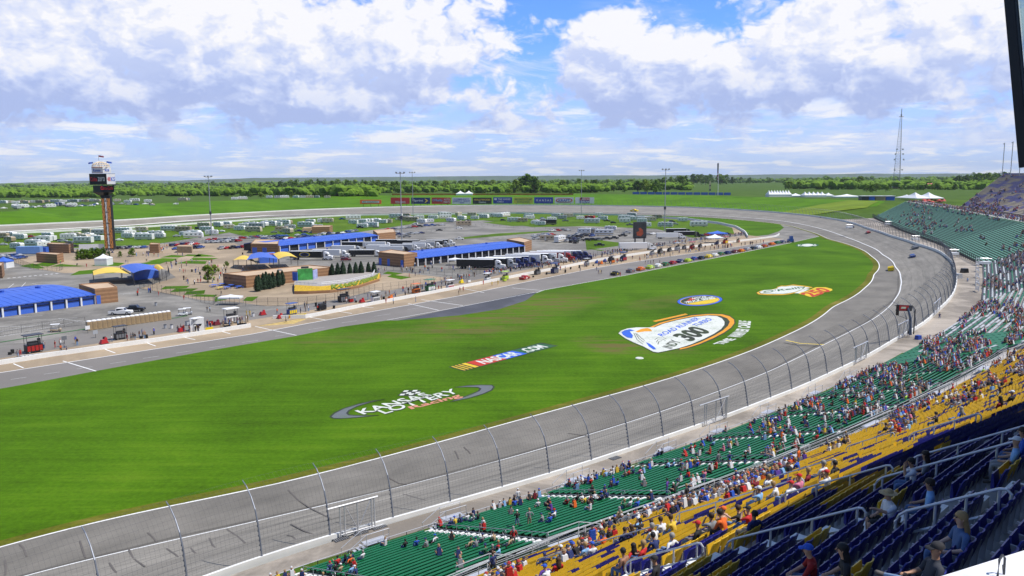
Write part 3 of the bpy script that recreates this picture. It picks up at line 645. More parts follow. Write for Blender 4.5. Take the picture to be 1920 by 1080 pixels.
def frame_stair(s, lbl):
    t = empty('access_stair', SP(s, 4.4,3.45)); tag(t, lbl, 'stair', 'metal access stairs at the front of the stand')
    mb = MB()
    for i in range(5): sbox(mb, s - 2.2 + i * .32, s - 1.9 + i * .32, U_F - 1.5, U_F - .5,3.47 + i * .17,3.5 + i * .17,0,9)
    sbox(mb, s - .6, s + 1.6, U_F - 1.5, U_F - .45,4.3,4.36,0,9); child_of(mb.build('tread', M_ALU), t)
    for uu in (U_F - 1.55, U_F - .45):
        mb = MB(); mb.tube([SP(s - 2.6, uu, 3.5), SP(s - 2.6, uu, 4.35), SP(s - .6, uu, 5.4), SP(s + 1.7, uu, 5.4), SP(s + 1.7, uu, 3.5)],.035,6)
        mb.tube([SP(s - .6, uu, 3.5), SP(s - .6, uu, 5.4)],.03,6); mb.tube([SP(s - .6, uu, 4.85), SP(s + 1.7, uu, 4.85)],.02,6); child_of(mb.build('handrail', M_ALU), t)
def s_of_px(px, py, z, u):
    best = None
    for s in np.arange(1, S_END - 1,.5):
        p = SP(s, u, z); v = in_view(p, 500,500)
        if v: d_ = (v[0] - px) ** 2 + (v[1] - py) ** 2
        else: continue
        if best is None or d_ < best[0]: best = (d_, s)
    return best[1]
for k, (px, py) in enumerate([(700,1030),(845,978),(1075,890),(1240,830),(1345,805),(1440,775),(1535,750),(1600,720)]):
    frame_stair(s_of_px(px, py, 4.2,4.6), f'silver metal access stair by the front railing, {ordn[k]} from bottom left')
UW0, UW1, ZW_ = 23.6,26.5,9.75
deck = s_strip('walkway_slab', 1, S_END - 3,[(UW0, ZW_ - .5),(UW1 + .3, ZW_ - .5),(UW1 + .3, ZW_),(UW0, ZW_)], M_WALKD); tag(deck, kind='structure')
stand_up = empty('grandstand', SP(S_CAM, 45,20)); tag(stand_up, 'steep upper grandstand deck with yellow and blue seats, nearest the viewer', 'grandstand')
KR = 47
def up_uz(k): return 27.25 + k * .83,11.45 + k * .487
mb = MB()
for k in range(KR):
    u, z = up_uz(k); sbox(mb, 1, S_END - 3, u - .42, u + .41, z - .7, z, 0,6)
child_of(mb.build('stepped_deck', M_RISER), stand_up)
mb = MB(); sbox(mb, 1, S_END - 3, UW1, UW1 + .32, ZW_ + .01,11.45,0,6); child_of(mb.build('front_wall', M_RISER), stand_up)
for nm, uu, zz0, lb in (('walkway_railing', 26.75,11.45, 'galvanized railing along the foot of the yellow seats'),('walkway_railing', 23.9, ZW_, 'galvanized railing between the top green bench and the walkway')):
    t = empty(nm, SP(S_CAM, uu, zz0)); tag(t, lb, 'railing'); mb = MB(); sr = np.arange(3, S_END - 3,2.6)
    for h in (1.0,.68,.36): mb.tube([SP(s, uu, zz0 + h) for s in sr],.03 if h > .9 else .018,5)
    child_of(mb.build('rail', M_GALV), t)
    for s in sr:
        if in_view(SP(s, uu, zz0 + .5),20,20): mb = MB(); mb.tube([SP(s, uu, zz0), SP(s, uu, zz0 + 1.0)],.028,5); child_of(mb.build('post', M_GALV), t)
def ramp_stair(px, py, k):
    s = s_of_px(px, py, 10.8,25.2); t = empty('walkway_stair', SP(s, 25, ZW_)); tag(t, f'grey metal landing and stair with pale handrails on the walkway, {ordn[k]} from the left', 'stair', 'landings and stairs on the cross walkway')
    mb = MB(); sbox(mb, s - 1.6, s + 1.6,24.3,26.4,10.4,10.48,0,9);
    for i in range(6): sbox(mb, s + 1.6 + i * .33, s + 1.9 + i * .33,24.6,26.0,10.25 - i * .1,10.29 - i * .1,0,9)
    child_of(mb.build('landing', M_ALU), t)
    for uu in (24.35,26.4):
        mb = MB(); mb.tube([SP(s - 1.6, uu, ZW_), SP(s - 1.6, uu, 11.5), SP(s + 1.6, uu, 11.5), SP(s + 4.0, uu, 10.7), SP(s + 4.0, uu, ZW_)],.035,6)
        mb.tube([SP(s - 1.6, uu, 11.1), SP(s + 1.6, uu, 11.1)],.022,5); mb.tube([SP(s + 1.6, uu, ZW_), SP(s + 1.6, uu, 11.5)],.03,5); child_of(mb.build('handrail', M_GALV), t)
    mb = MB()
    for uu in (-.35,.35): mb.tube([SP(s + uu - 3.4,23.2,9.6 + .4), SP(s + uu, 26.4,12.3)],.045,6)
    for uu in (-.35,.35): mb.tube([SP(s + uu, 26.4,10.4), SP(s + uu, 26.4,12.3)],.035,6)
    child_of(mb.build('stringer_rail', M_STEP), t)
for k, (px, py) in enumerate([(900,1070),(1070,1000),(1300,905),(1480,840),(1630,760),(1745,700),(1830,655)]): ramp_stair(px, py, k)
UPA = [float(v) for v in np.arange(S_CAM - 61.5, S_END - 4,11.6)]   # aisles
def is_yellow(k, s):
    n_ = noise.noise(Vector((s * .16, k * .9,1.7))); n2_ = noise.noise(Vector((s * .45, k * 2.3,9.2)))
    th = .28 if k < 20 else (.20 if k < 26 else (.10 if k < 30 else (-.22 if k < 34 else -.48)))
    return (n_ * .75 + n2_ * .55) < th
seats = []
for k in range(KR - 4):
    u, z = up_uz(k); s = 1.5
    while s < S_END - 4:
        if min(abs(s - a) for a in UPA) > .95:
            p = SP(s, u, z); v = in_view(p + Vector((0,0,.6)),40,60)
            if v: n_ = SDIR(s); seats.append((p.x, p.y, p.z, math.atan2(-n_[1], -n_[0]), is_yellow(k, s), k, s, math.hypot(p.x, p.y, p.z - CAM_H)))
        s += .56
for (x, y, z, a, yl, k, s, d_) in seats: CAND.append((x, y, z + .45, a, 1, s, up_uz(k)[0]))
seats.sort(key=lambda t: t[7])
def seat_proto(m, nm):
    """folding stadium chair, local +X faces the track"""
    t = empty('stadium_seat', (0,0,-500))
    mb = MB(); W = .24   # curved back shell with rounded top
    prof = []
    for zi, (zh, xx, ww) in enumerate([(.30,-.05,.21),(.42,-.09,.24),(.60,-.14,.245),(.76,-.19,.235),(.83,-.215,.20),(.86,-.225,.13)]):
        for yi in (-1,-.55,0,.55,1): prof.append((xx - .035 * (1 - yi * yi), yi * ww, zh))
    n = 6; fs = []
    for i in range(n - 1):
        for j in range(4): fs.append((i * 5 + j, i * 5 + j + 1,(i + 1) * 5 + j + 1,(i + 1) * 5 + j))
    mb.add(prof, fs); mb.add([(a + .025, b, c) for a, b, c in prof],[tuple(reversed(f)) for f in fs])
    rim = [0,5,10,15,20,25,26,27,28,29,24,19,14,9,4]; mb.add(prof + [(a + .025, b, c) for a, b, c in prof],[(rim[i], rim[i + 1], rim[i + 1] + 30, rim[i] + 30) for i in range(len(rim) - 1)])
    mb.build('backrest', m, t)
    mb = MB(); mb.extr([(.0,.30),(.06,.36),(.055,.70),(.02,.72),(-.02,.40)],-.20,.20); mb.build('seat_pan', m, t)
    mb = MB()
    for sy in (-.27,): mb.extr([(-.12,.30),(-.16,.58),(.16,.60),(.18,.56),(.0,.52),(-.02,.0),(-.10,.0)], sy - .02, sy + .02)
    mb.build('armrest_bracket', M_GSEAT, t); return t
yp, bp_ = seat_proto(M_YSEAT, 'y'), seat_proto(M_BSEAT, 'b')
NEAR_SEATS = 300
for i, (x, y, z, a, yl, k, s, d_) in enumerate(seats[:NEAR_SEATS]):
    c = dup(yp if yl else bp_, (x, y, z), a)
    tag(c, ('yellow' if yl else 'dark blue') + ' folding stadium seat in the shaded rows nearest the viewer', 'stadium seat', ('yellow' if yl else 'blue') + ' seats in the nearest shaded rows')
drop(yp); drop(bp_)
def seat_mass(name, lst, m, lbl):
    V, Fq = [],[]
    base = np.array([(-.05,-.24,.30),(-.05,.24,.30),(-.17,-.245,.74),(-.17,.245,.74),(-.21,-.16,.86),(-.21,.16,.86),(.02,-.2,.34),(.02,.2,.34),(.03,-.2,.70),(.03,.2,.70),(-.10,-.24,.30),(-.10,.24,.30),(-.21,-.245,.74),(-.21,.245,.74)])
    bf = [(0,1,3,2),(2,3,5,4),(6,7,9,8),(11,10,12,13),(13,12,4,5),(0,2,12,10),(3,1,11,13),(2,4,12),(3,13,5)]
    o = 0
    for (x, y, z, a, yl, k, s, d_) in lst:
        c, s_ = math.cos(a), math.sin(a); V.append(np.c_[x + base[:, 0] * c - base[:, 1] * s_, y + base[:, 0] * s_ + base[:, 1] * c, z + base[:, 2]])
        Fq += [tuple(i + o for i in f) for f in bf]; o += len(base)
    me = bpy.data.meshes.new(name); me.from_pydata(np.concatenate(V).tolist(),[], Fq); me.materials.append(m); ob = bpy.data.objects.new(name, me); sc.collection.objects.link(ob)
    tag(ob, lbl, 'seating', None, 'stuff')
rest = seats[NEAR_SEATS:]
seat_mass('yellow_seats', [t for t in rest if t[4]], M_YSEAT, 'rows of yellow folding seats filling the upper deck beyond the nearest rows')
seat_mass('blue_seats', [t for t in rest if not t[4]], M_BSEAT, 'scattered blue folding seats filling the upper deck beyond the nearest rows')
na = 0
for s in UPA:
    if s < 2: continue
    mb = MB()
    for k in range(KR - 3):
        u, z = up_uz(k); sbox(mb, s - .5, s + .5, u - .42, u + .0, z + .005, z + .245,0,10)
    o = mb.build('aisle_steps', M_STEP)
    if not any(in_view(v.co, 0,0) for v in o.data.vertices): drop(o); continue
    tag(o, f'pale concrete aisle steps between yellow and blue seats, {ordn[na]} upper aisle from the left', 'steps', 'aisle steps of the upper stand'); na += 1
UPS = np.array([(*SP(s, *up_uz(k)), s, k) for s in np.arange(1, S_END - 3,.25) for k in range(KR)])
ux, uy, uf = proj(UPS[:, :3] + np.array([0,0,.95]))
def deck_at(px, py):
    d_ = (ux - px) ** 2 + (uy - py) ** 2 + np.where(uf < .5,1e9,0); i = int(np.argmin(d_)); return Vector(UPS[i, :3]), UPS[i, 3], UPS[i, 4]
RAILS = [((1374,1016),(1620,960)),((1700,962),(1935,892)),((1722,862),(1935,805)),((1474,932),(1662,877)),((1714,812),(1882,757)),((1010,1050),(1118,1043)),((1180,1052),(1322,1014)),((1160,975),(1236,966)),((1274,963),(1425,932)),((1592,836),(1674,812)),((1440,900),(1520,880)),((1560,800),(1640,780)),((1640,755),(1720,735)),((1660,905),(1560,925))]
for i, (a, b) in enumerate(RAILS):
    A, sa, ka = deck_at(*a); B_, sb, kb = deck_at(*b); sm = sa
    if kb - ka < 2: kb = ka + 5
    ks = np.linspace(ka, kb, 4); mb = MB(); loop_rail(mb, [Vector(SP(sm, *up_uz(k))) for k in ks],.032,.50,1.0)
    tag(mb.build('aisle_handrail', M_ALU), f'looped steel handrail among upper deck seats, near photo position {["bottom centre", "bottom right corner", "right edge above it", "centre right shade", "top right shade edge", "bottom left", "bottom, right of the shirtless back", "just above the walkway", "middle yellow rows", "high yellow rows", "left yellow rows", "far yellow rows", "farthest yellow rows", "shaded yellow rows"][i]}', 'handrail', 'handrails on the upper deck')
def grid_deck(F_, B_, nrow, name, par_lbl, mats_fn, seat_zone, seg=4, seat_step=.62, bench_m=None, gap_every=None):
    A = np.array([tuple(p) for p in F_]); B = np.array([tuple(p) for p in B_]); k = len(A)
    t = empty('grandstand', tuple((A.mean(0) + B.mean(0)) / 2)); tag(t, par_lbl, 'grandstand'); base = MB(); masses = {}
    for r in range(nrow):
        f0, f1 = (r) / nrow, (r + 1) / nrow
        P0 = A + (B - A) * f0; P1 = A + (B - A) * f1; zr = P0[:, 2]
        for i in range(k - 1):
            a0, a1, b0, b1 = P0[i], P0[i + 1], P1[i], P1[i + 1]
            base.add([(a0[0], a0[1], zr[i] - .8),(a1[0], a1[1], zr[i + 1] - .8),(a1[0], a1[1], zr[i + 1]),(a0[0], a0[1], zr[i]),(b0[0], b0[1], zr[i]),(b1[0], b1[1], zr[i + 1])],[(0,1,2,3),(3,2,5,4)])
            L_ = np.linalg.norm(a1 - a0); nseg = max(1, int(L_ / seg)); dn = (b0 - a0)[:2]; dep = np.linalg.norm(dn)
            bw = min(.42 if seat_zone < 3 else .62 if seat_zone == 3 else 1.1,.7 * dep) / dep
            for j in range(nseg):
                q0, q1 = (j + .04) / nseg, (j + .96) / nseg
                c = mats_fn(i, r, j, nrow)
                if c is None: continue
                mbm = masses.setdefault(c, MB()); vs = []
                for q_ in (q0, q1):
                    pa_, pb_ = a0 + (a1 - a0) * q_, b0 + (b1 - b0) * q_
                    for fr_2, dz in ((.28,.42),(.28 + bw, .42),(.28 + bw, .36),(.28,.30)): pt = pa_ + (pb_ - pa_) * fr_2; vs.append((pt[0], pt[1], pa_[2] + dz))
                mbm.add(vs, [(0,1,5,4),(1,2,6,5),(3,0,4,7),(0,3,2,1),(4,5,6,7)])
                for q_ in np.arange(q0, q1, seat_step / L_): pt = a0 + (a1 - a0) * q_ + (b0 - a0) * .5; CAND.append((pt[0], pt[1], a0[2] + (a1[2] - a0[2]) * q_ + .44, math.atan2(-dn[1], -dn[0]), seat_zone, i + q_, r / nrow))
    child_of(base.build('stepped_deck', M_RISER if name not in 'gu' else M_GRN2 if name == 'g' else M_PRIS), t)
    for c, m_ in masses.items(): child_of(m_.build('bench_rows', c), t)['kind'] = 'stuff'
    return t
M_BALU = mat('bench_aluminium', (.42,.45,.46),.5,.2,.8)
def mf_turn(i, r, j, n):
    h = hash((i, r // 2, j * 7)) % 100 / 100
    return M_GRN if (i < 1 and h < .8) else (M_BALU if ((r + i) % 2 and h < .92) or h < .12 else M_GRN)
tf, tb = [],[]
for i in range(5): tf.append(FAR_F[i]); tb.append(FAR_B[i])
tf.append(FAR_F[5]); tb.append(FAR_B[5])
grid_deck(tf, tb, 24, 't', 'curved lower grandstand deck with silver benches at the start of the turn', mf_turn, 2)
grid_deck(FAR_F[5:], FAR_B[5:],26, 'g', 'far lower grandstand deck with faded green rows beyond the turn', lambda i, r, j, n: M_FGRN, 3, seg=5)
M_PRIS = mat('tan_riser', (.40,.36,.33),.8,.2,.6)
UF = [(206,281,15.6),(245,361,16.4),(276,450,16.4),(292,512,16.4)]; UB = [(262,262,37.6),(300,372,37.6),(322,455,37.6),(329,528,37.6)]
def mf_up(i, r, j, n):
    v = noise.noise(Vector((j * .35 + i * 5, r * .25,4.0))) + .5 * noise.noise(Vector((j * .9, r * .6,8)))
    return M_PSEAT if v > .06 else M_TSEAT
fu = grid_deck([Vector(p) for p in UF],[Vector(p) for p in UB],36, 'u', 'far upper grandstand deck with purple and tan seat blocks, top right', mf_up, 4, seg=6)
mb = MB()
for a, b in zip(UF[:-1], UF[1:]):
    A = Vector(a); B_ = Vector(b); mb.add([A - Vector((0,0,3.2)), B_ - Vector((0,0,3.2)), B_, A],[(0,1,2,3)])
A = [Vector(UF[-1]), Vector(UB[-1])]; mb.add([A[0] - Vector((0,0,4)), A[0], A[1], Vector((A[1].x, A[1].y, 12)), ],[(0,1,2,3)])
A = [Vector(p) for p in UB]
for a, b in zip(A[:-1], A[1:]): mb.add([Vector((a.x, a.y, 10)), Vector((b.x, b.y, 10)), b, a],[(3,2,1,0)])
child_of(mb.build('support_wall', M_RISER), fu)
mb = MB(); BB = FAR_B[5:]; vs = []
for i, p in enumerate(BB): vs += [Vector((p.x, p.y, 14.9)), Vector((p.x + 16, p.y + 2,14.9))]
mb.add(vs, [(2 * i, 2 * i + 1,2 * i + 3,2 * i + 2) for i in range(len(BB) - 1)]); tag(mb.build('upper_concourse_pavement', M_WALKD), kind='structure')
for rp, lb in ((FAR_B[5:], 'dark railing along the top of the far green rows'), ):
    t = empty('walkway_railing', tuple(rp[0])); tag(t, lb, 'railing'); pts = []
    for a, b in zip(rp[:-1], rp[1:]):
        for f in np.linspace(0,1,12)[:-1]: pts.append(Vector(a).lerp(Vector(b), f))
    pts.append(Vector(rp[-1])); mb = MB(); up = Vector((0,0,1))
    for h in (.4,.8,1.2): mb.tube([p + up * h for p in pts],.05,4)
    for p in pts: mb.tube([p, p + up * 1.2],.05,4)
    child_of(mb.build('rail', M_DKST), t)
def wall_profile(prof, s0, s1, name, m, step=6): return s_strip(name, s0, s1, prof, m, step)
sb_ = empty('suite_building', SP(S_CAM, 74,36)); tag(sb_, 'tall glazed suite building behind the top rows, its black corner at upper right', 'building')
# ================================================================== SUITE BUILDING
M_BLK = mat('black_cladding', (.008,.008,.010),.35); M_BLK2 = mat('dark_grey_frame', (.035,.045,.055),.4)
def glass_mat():
    m = bpy.data.materials.new('tinted_glass'); m.use_nodes = True; n = NG(m.node_tree); nt_ = m.node_tree; nt_.nodes.remove(nt_.nodes['Principled BSDF'])
    tr = n.n('ShaderNodeBsdfTransparent'); tr.inputs[0].default_value = (.74,.88,.92,1); gl = n.n('ShaderNodeBsdfGlossy'); gl.inputs['Roughness'].default_value = .03; gl.inputs[0].default_value = (.8,.95,1,1)
    fz = n.n('ShaderNodeFresnel'); fz.inputs[0].default_value = 1.5; mx = n.n('ShaderNodeMixShader'); n.lk(n.m('ADD', fz.outputs[0],.08), mx.inputs[0]); n.lk(tr.outputs[0], mx.inputs[1]); n.lk(gl.outputs[0], mx.inputs[2])
    n.lk(mx.outputs[0], nt_.nodes['Material Output'].inputs[0]); return m
M_GLASS = glass_mat(); M_VGLASS = mat('dark_window_glass', (.02,.025,.03),.12, spec=.6)
cx_, cy_ = .648 * 14.2,14.2
_b = min(((PN[i, 0] + NN[i, 0] * u - cx_) ** 2 + (PN[i, 1] + NN[i, 1] * u - cy_) ** 2, i, u) for i in range(len(SN)) for u in np.arange(55,70,.1)); S_C = SN[_b[1]]; U_C = _b[2]; print('SUITE', S_C, S_CAM, U_C)
def BP(s, u, z): return SP(s, u - .15 * (z - 37.15), z)
SUITE_TOP = 41.3
mb = MB()      # front face glazing as dark glass panel leaning over the seats, roof and underside
for s in np.arange(S_C, S_END - 6,6.0):
    e = min(s + 6.0, S_END - 4)
    mb.add([BP(s, U_C, 37.15), BP(e, U_C, 37.15), BP(e, U_C, SUITE_TOP), BP(s, U_C, SUITE_TOP)],[(0,1,2,3)],1)
    mb.add([SP(s, 76,36), SP(e, 76,36), SP(e, 76, SUITE_TOP), SP(s, 76, SUITE_TOP)],[(0,1,2,3)],0); mb.tube([BP(s + 3, U_C, 37.2), BP(s + 3, U_C, SUITE_TOP)],.09,4,0)
    mb.add([BP(s, U_C, 37.15), BP(e, U_C, 37.15), SP(e, 76,37.15), SP(s, 76,37.15)],[(3,2,1,0)],0)
    mb.add([BP(s, U_C, SUITE_TOP), BP(e, U_C, SUITE_TOP), SP(e, 76, SUITE_TOP), SP(s, 76, SUITE_TOP)],[(0,1,2,3)],0)
child_of(mb.build('facade', [M_BLK, M_GLASS]), sb_)
def bar(mb, a, b, w, d, mi=0):
    a, b = Vector(a), Vector(b); t = (b - a).normalized(); n0 = SDIR(S_C); ax = Vector((n0[0], n0[1],0)); ay = t.cross(ax).normalized(); ax = ay.cross(t).normalized()
    vs = [p + ax * (sx_ * w / 2) + ay * (sy_ * d / 2) for p in (a, b) for sx_, sy_ in ((-1,-1),(1,-1),(1,1),(-1,1))]
    mb.add(vs, [(3,2,1,0),(4,5,6,7),(0,1,5,4),(1,2,6,5),(2,3,7,6),(3,0,4,7)], mi)
mb = MB(); bar(mb, BP(S_C - .1, U_C + .08,37.12), BP(S_C - .1, U_C + .08, SUITE_TOP),.15,.16,0)
bar(mb, BP(S_C - .1, U_C + .17,37.3), BP(S_C - .1, U_C + .17, SUITE_TOP),.04,.1,1)
bar(mb, SP(S_C - .1, U_C + .1,37.2), SP(S_C - .1,76,37.2),.16,.3,0)
for zz1 in (39.35,39.62, SUITE_TOP): bar(mb, BP(S_C - .1, U_C + .3, zz1), SP(S_C - .1,76, zz1 + .0),.10 if zz1 != 39.62 else .06,.16,1)
for uu in (66,70,74): bar(mb, SP(S_C - .1, uu, 37.2), SP(S_C - .1, uu, SUITE_TOP),.1,.16,1)
child_of(mb.build('window_frame', [M_BLK, M_BLK2]), sb_)
mb = MB(); mb.add([BP(S_C, U_C + .2,37.3), SP(S_C, 76,37.3), SP(S_C, 76, SUITE_TOP), BP(S_C, U_C + .2, SUITE_TOP)],[(0,1,2,3)]); child_of(mb.build('end_glazing', M_GLASS), sb_)
mb = MB(); sbox(mb, 2, S_END - 5,69.5,82,30,36.0,0,8); child_of(mb.build('base', M_RISER), sb_)
# ================================================================== CATCH FENCE
fence = empty('catch_fence', SP(S_CAM, .15,4)); tag(fence, 'tall curved catch fence on the white track wall, facing the grandstands', 'catch fence')
FPROF = [(0,0),(-.25,1.5),(-.55,3.0),(-1.0,4.1),(-1.75,5.05),(-2.7,5.75),(-3.5,6.05)]
def wfull(i):
    p = wall_pt(i); c = Vector((p.x - CX, p.y - CY, 0)); a, b = wall_pt(i - 2), wall_pt(i + 2); t = (b - a).normalized(); n = Vector((t.y, -t.x, 0))
    if n.dot(c) < 0: n = -n
    i0 = int(i) % NT; return p, n, ZW[i0] + 1.0, t
IF0 = idx_of((-60,40)); IFE = idx_of(G(830,385,4));
ii = np.arange(IF0, IFE, .25); pp_ = [wfull(i) for i in ii]; LL = np.r_[0, np.cumsum([(pp_[j + 1][0] - pp_[j][0]).length for j in range(len(pp_) - 1)])]
anchor = G(611,1000,3.9); ja = int(np.argmin([(p[0] - anchor).length for p in pp_])); step = 6.55
def fp(L):
    j = np.interp(L, LL, np.arange(len(ii))); a = pp_[int(j)]; b = pp_[min(int(j) + 1, len(pp_) - 1)]; f = j - int(j); return a[0].lerp(b[0], f), a[1], a[2]
L0 = LL[ja] % step
npost = 0; far_posts = MB(); fm = MB()
M_POST = mat('fence_post_steel', (.20,.22,.27),.45,.15,2, metal=.3)
for L in np.arange(L0, LL[-1], step):
    p, n, z = fp(L); pts = [p + n * (u + .16) + Vector((0,0, z + h - .05)) for u, h in FPROF]
    if not (in_view(pts[0],50,150) or in_view(pts[-1],50,50)): continue
    if npost < 70:
        mb = MB(); mb.tube(pts, [.075,.075,.07,.065,.06,.055,.05],6)
        for h in np.arange(.45,3.2,.42):
            u_ = np.interp(h, [b for a, b in FPROF],[a for a, b in FPROF]); c = p + n * (u_ + .02) + Vector((0,0, z + h)); mb.box((c.x, c.y, c.z),(.13,.13,.14))
        child_of(mb.build('post', M_POST), fence); npost += 1
    else: far_posts.tube(pts, .09,4, cap=False)
child_of(far_posts.build('post', M_POST), fence)['kind'] = 'stuff'
Ls = np.arange(0, min(LL[-1],620),3.2); cab = MB()
for h in (.5,.95,1.4,1.85,2.3,2.75,3.3,3.9,4.5,5.0,5.4,5.75,6.05):
    u_ = np.interp(h, [b for a, b in FPROF],[a for a, b in FPROF]); cab.tube([(lambda P: P[0] + P[1] * (u_ + .12) + Vector((0,0, P[2] + h)))(fp(L)) for L in Ls],.013 if h < 3 else .007,3, cap=False)
child_of(cab.build('cable', M_DKST), fence)
ver = MB()
for L in np.arange(0,175,.38):
    P = fp(L); ver.tube([P[0] + P[1] * (u + .1) + Vector((0,0, P[2] + h)) for u, h in FPROF[::1]],.005,3, cap=False)
for L in np.arange(175,600,1.1):
    P = fp(L); ver.tube([P[0] + P[1] * (u + .1) + Vector((0,0, P[2] + h)) for u, h in FPROF[::2]],.014,3, cap=False)
child_of(ver.build('mesh_wires', M_DKST), fence)
def fence_gate(pxa, pxb, lbl):
    a = G(*pxa, 3.95); b = G(*pxb, 3.95); La = LL[int(np.argmin([(p[0] - a).length for p in pp_]))]; Lb = LL[int(np.argmin([(p[0] - b).length for p in pp_]))]
    t = empty('fence_gate', tuple(a)); tag(t, lbl, 'gate', 'gates in the catch fence'); P = lambda L, h: (lambda q_: q_[0] + q_[1] * .5 + Vector((0,0, q_[2] + h)))(fp(L))
    mid = (La + Lb) / 2; mb = MB()
    for L in (La, La + .45, mid, Lb - .3, Lb): mb.tube([P(L, -.3), P(L, 2.7)],.075,5)
    mb.tube([P(La - 1.2,2.75), P(Lb + .4,2.75)],.09,5); mb.tube([P(La, -.1), P(Lb, -.1)],.05,5); child_of(mb.build('frame', M_ALU), t)
    mb = MB(); mb.tube([P(La + .5,2.7), P(mid, 0)],.04,4); mb.tube([P(mid, 0), P(Lb - .3,2.7)],.04,4); child_of(mb.build('brace', M_ALU), t)
    mb = MB()
    for h in np.arange(.2,2.7,.3): mb.tube([P(La, h), P(Lb, h)],.02,3)
    child_of(mb.build('cable', M_DKST), t)
fence_gate((628,995),(697,978), 'silver braced gate in the catch fence, nearest the bottom of the photo')
fence_gate((1317,792),(1355,777), 'silver gate in the catch fence beyond the grass logo ellipse end')
fence_gate((1590,678),(1612,668), 'silver gate in the catch fence before the scoreboard pole')
fence_gate((1672,634),(1690,625), 'silver gate in the catch fence beside the red scoreboard')
fence_gate((1738,593),(1752,583), 'small silver gate in the catch fence past the red scoreboard')
for k, (a, b) in enumerate([((637,1006),(640,1012)),((672,995),(676,1001)),((707,984),(712,990)),((1150,856),(1155,860))]):
    c = G((a[0] + b[0]) / 2,(a[1] + b[1]) / 2,3.5); mb = MB(); rz = math.atan2(.63,.78); mb.box((c.x, c.y, 3.46),(1.5,1.0,.03),0, rz)
    for j in range(7): v = Vector((math.cos(rz), math.sin(rz))) * (-.6 + j * .2); mb.box((c.x + v.x, c.y + v.y, 3.49),(.03,.95,.02),1, rz)
    tag(mb.build('drain_grate', [M_DKST, M_GALV]), f'dark drain grate in the concourse pavement, {["first","second","third","fourth"][k]} from the left', 'drain grate', 'drain grates in the concourse')
def track_sign():
    b = G(1707,628,4.3); t = empty('track_scoreboard', tuple(b)); tag(t, 'red and black caution light sign hung on a dark post above the track wall', 'track sign')
    n = Vector((-.74,.67,0)); tt = Vector((.67,.74,0)); up = Vector((0,0,1))
    mb = MB(); mb.tube([b, b + up * 5.2 + n * .3, b + up * 8.2 + n * 1.2],[.42,.38,.3],8); child_of(mb.build('post', mat('blue_grey_post', (.10,.13,.19),.5)), t)
    for o_ in (2.2,3.4):
        mb = MB(); c0 = b + tt * o_ * .6 - n * .4; mb.tube([c0, c0 + up * 7.6, c0 + up * 8.6 + n * .7, c0 + up * 8.9 + n * 2.2 - tt * 2, c0 + up * 8.9 + n * 4.5 - tt * 4],.09,6); child_of(mb.build('arm', M_DKST), t)
    c = b + up * 8.3 + n * 2.0 - tt * .6
    def P(u, v, dd=0): return c + Vector((1,.12,0)).normalized() * ((u - .5) * 5.0) + up * (v - .5) * 1.9 - Vector((-.12,1,0)).normalized() * dd
    mb = MB(); vs = [P(u, v, dd) for dd in (.25,-.25) for u, v in ((0,0),(.96,-.1),(1,.8),(.06,1))]; mb.add(vs, [(0,1,2,3),(7,6,5,4),(0,4,5,1),(1,5,6,2),(2,6,7,3),(3,7,4,0)]); child_of(mb.build('cabinet', M_DKST), t)
    mb = MB(); mb.add([P(u, v, .29) for u, v in ((.05,.08),(.72,.02),(.76,.82),(.10,.92))],[(0,1,2,3)]); pn = child_of(mb.build('panel', mat('sign_red', (.42,.03,.03),.5)), t)
    mb = MB(); mb.add([P(u, v, .33) for u, v in ((.25,.35),(.55,.33),(.58,.62),(.28,.65))],[(0,1,2,3)]); child_of(mb.build('logo', mat('sign_cream', (.6,.65,.5),.5)), t)
    mb = MB(); c2 = b + up * 6.2 + n * 3 - tt * 3.4
    mb.box(tuple(c2),(.7,.5,3.2),0,.4); child_of(mb.build('light_column', M_BLK), t)
    mb = MB()
    for j in range(4): mb.box(tuple(c2 + up * (.3 + .75 * j) - Vector((.1,.26,0))),(.4,.06,.4),0,.4)
    child_of(mb.build('lamp', mat('lamp_lens', (.25,.05,.04),.3)), t)
    mb = MB(); mb.tube([b + up * 4.5, c2],.06,5); mb.tube([b + up * 6 + tt, b + up * 1 - tt * 3],.05,5); mb.tube([c2 + up * 3, c2 + up * 4.2],.05,5); child_of(mb.build('brace', M_DKST), t)
    t.scale = (.7,.7,.68)
    mb = MB(); mb.box(tuple(b + Vector((.9,-1.4,-.8))),(1.2,.9,1.0),0,.5,.85); tag(mb.build('equipment_bin', mat('blue_plastic', (.02,.06,.35),.5)), 'blue covered bin at the foot of the red scoreboard post', 'bin')
track_sign()
# ================================================================== PAINTED LOGOS ON THE GRASS
zp = .05
def turf_paint(name, col):
    m = bpy.data.materials.new(name); m.use_nodes = True; MATS[name] = m; n = NG(m.node_tree); b = m.node_tree.nodes['Principled BSDF']; b.inputs['Roughness'].default_value = .9
    t = n.n('ShaderNodeTexCoord'); f = n.m('ADD', n.m('MULTIPLY', n.noise(t.outputs['Object'],2.4,6,.75),.6), n.m('MULTIPLY', n.noise(t.outputs['Object'],.25,4,.6),.4)); n.lk(n.mix(n.mapr(f, .46,.68,.05,.62), col, (.07,.15,.01)), b.inputs['Base Color']); return m
pm = {k: turf_paint('turf_paint_' + k, c) for k, c in dict(white=(.66,.68,.64), black=(.02,.022,.02), yellow=(.72,.48,.02), red=(.50,.02,.015), blue=(.02,.10,.62), green=(.01,.09,.04), orange=(.75,.30,.015), grey=(.13,.14,.17), pink=(.62,.25,.17)).items()}
def ppoly(name, pxs, m, z, parent):
    o = patch(name, [G(*p) for p in pxs], m, z, kind=None);
    if 'kind' in o: del o['kind']
    o.parent = parent; return o
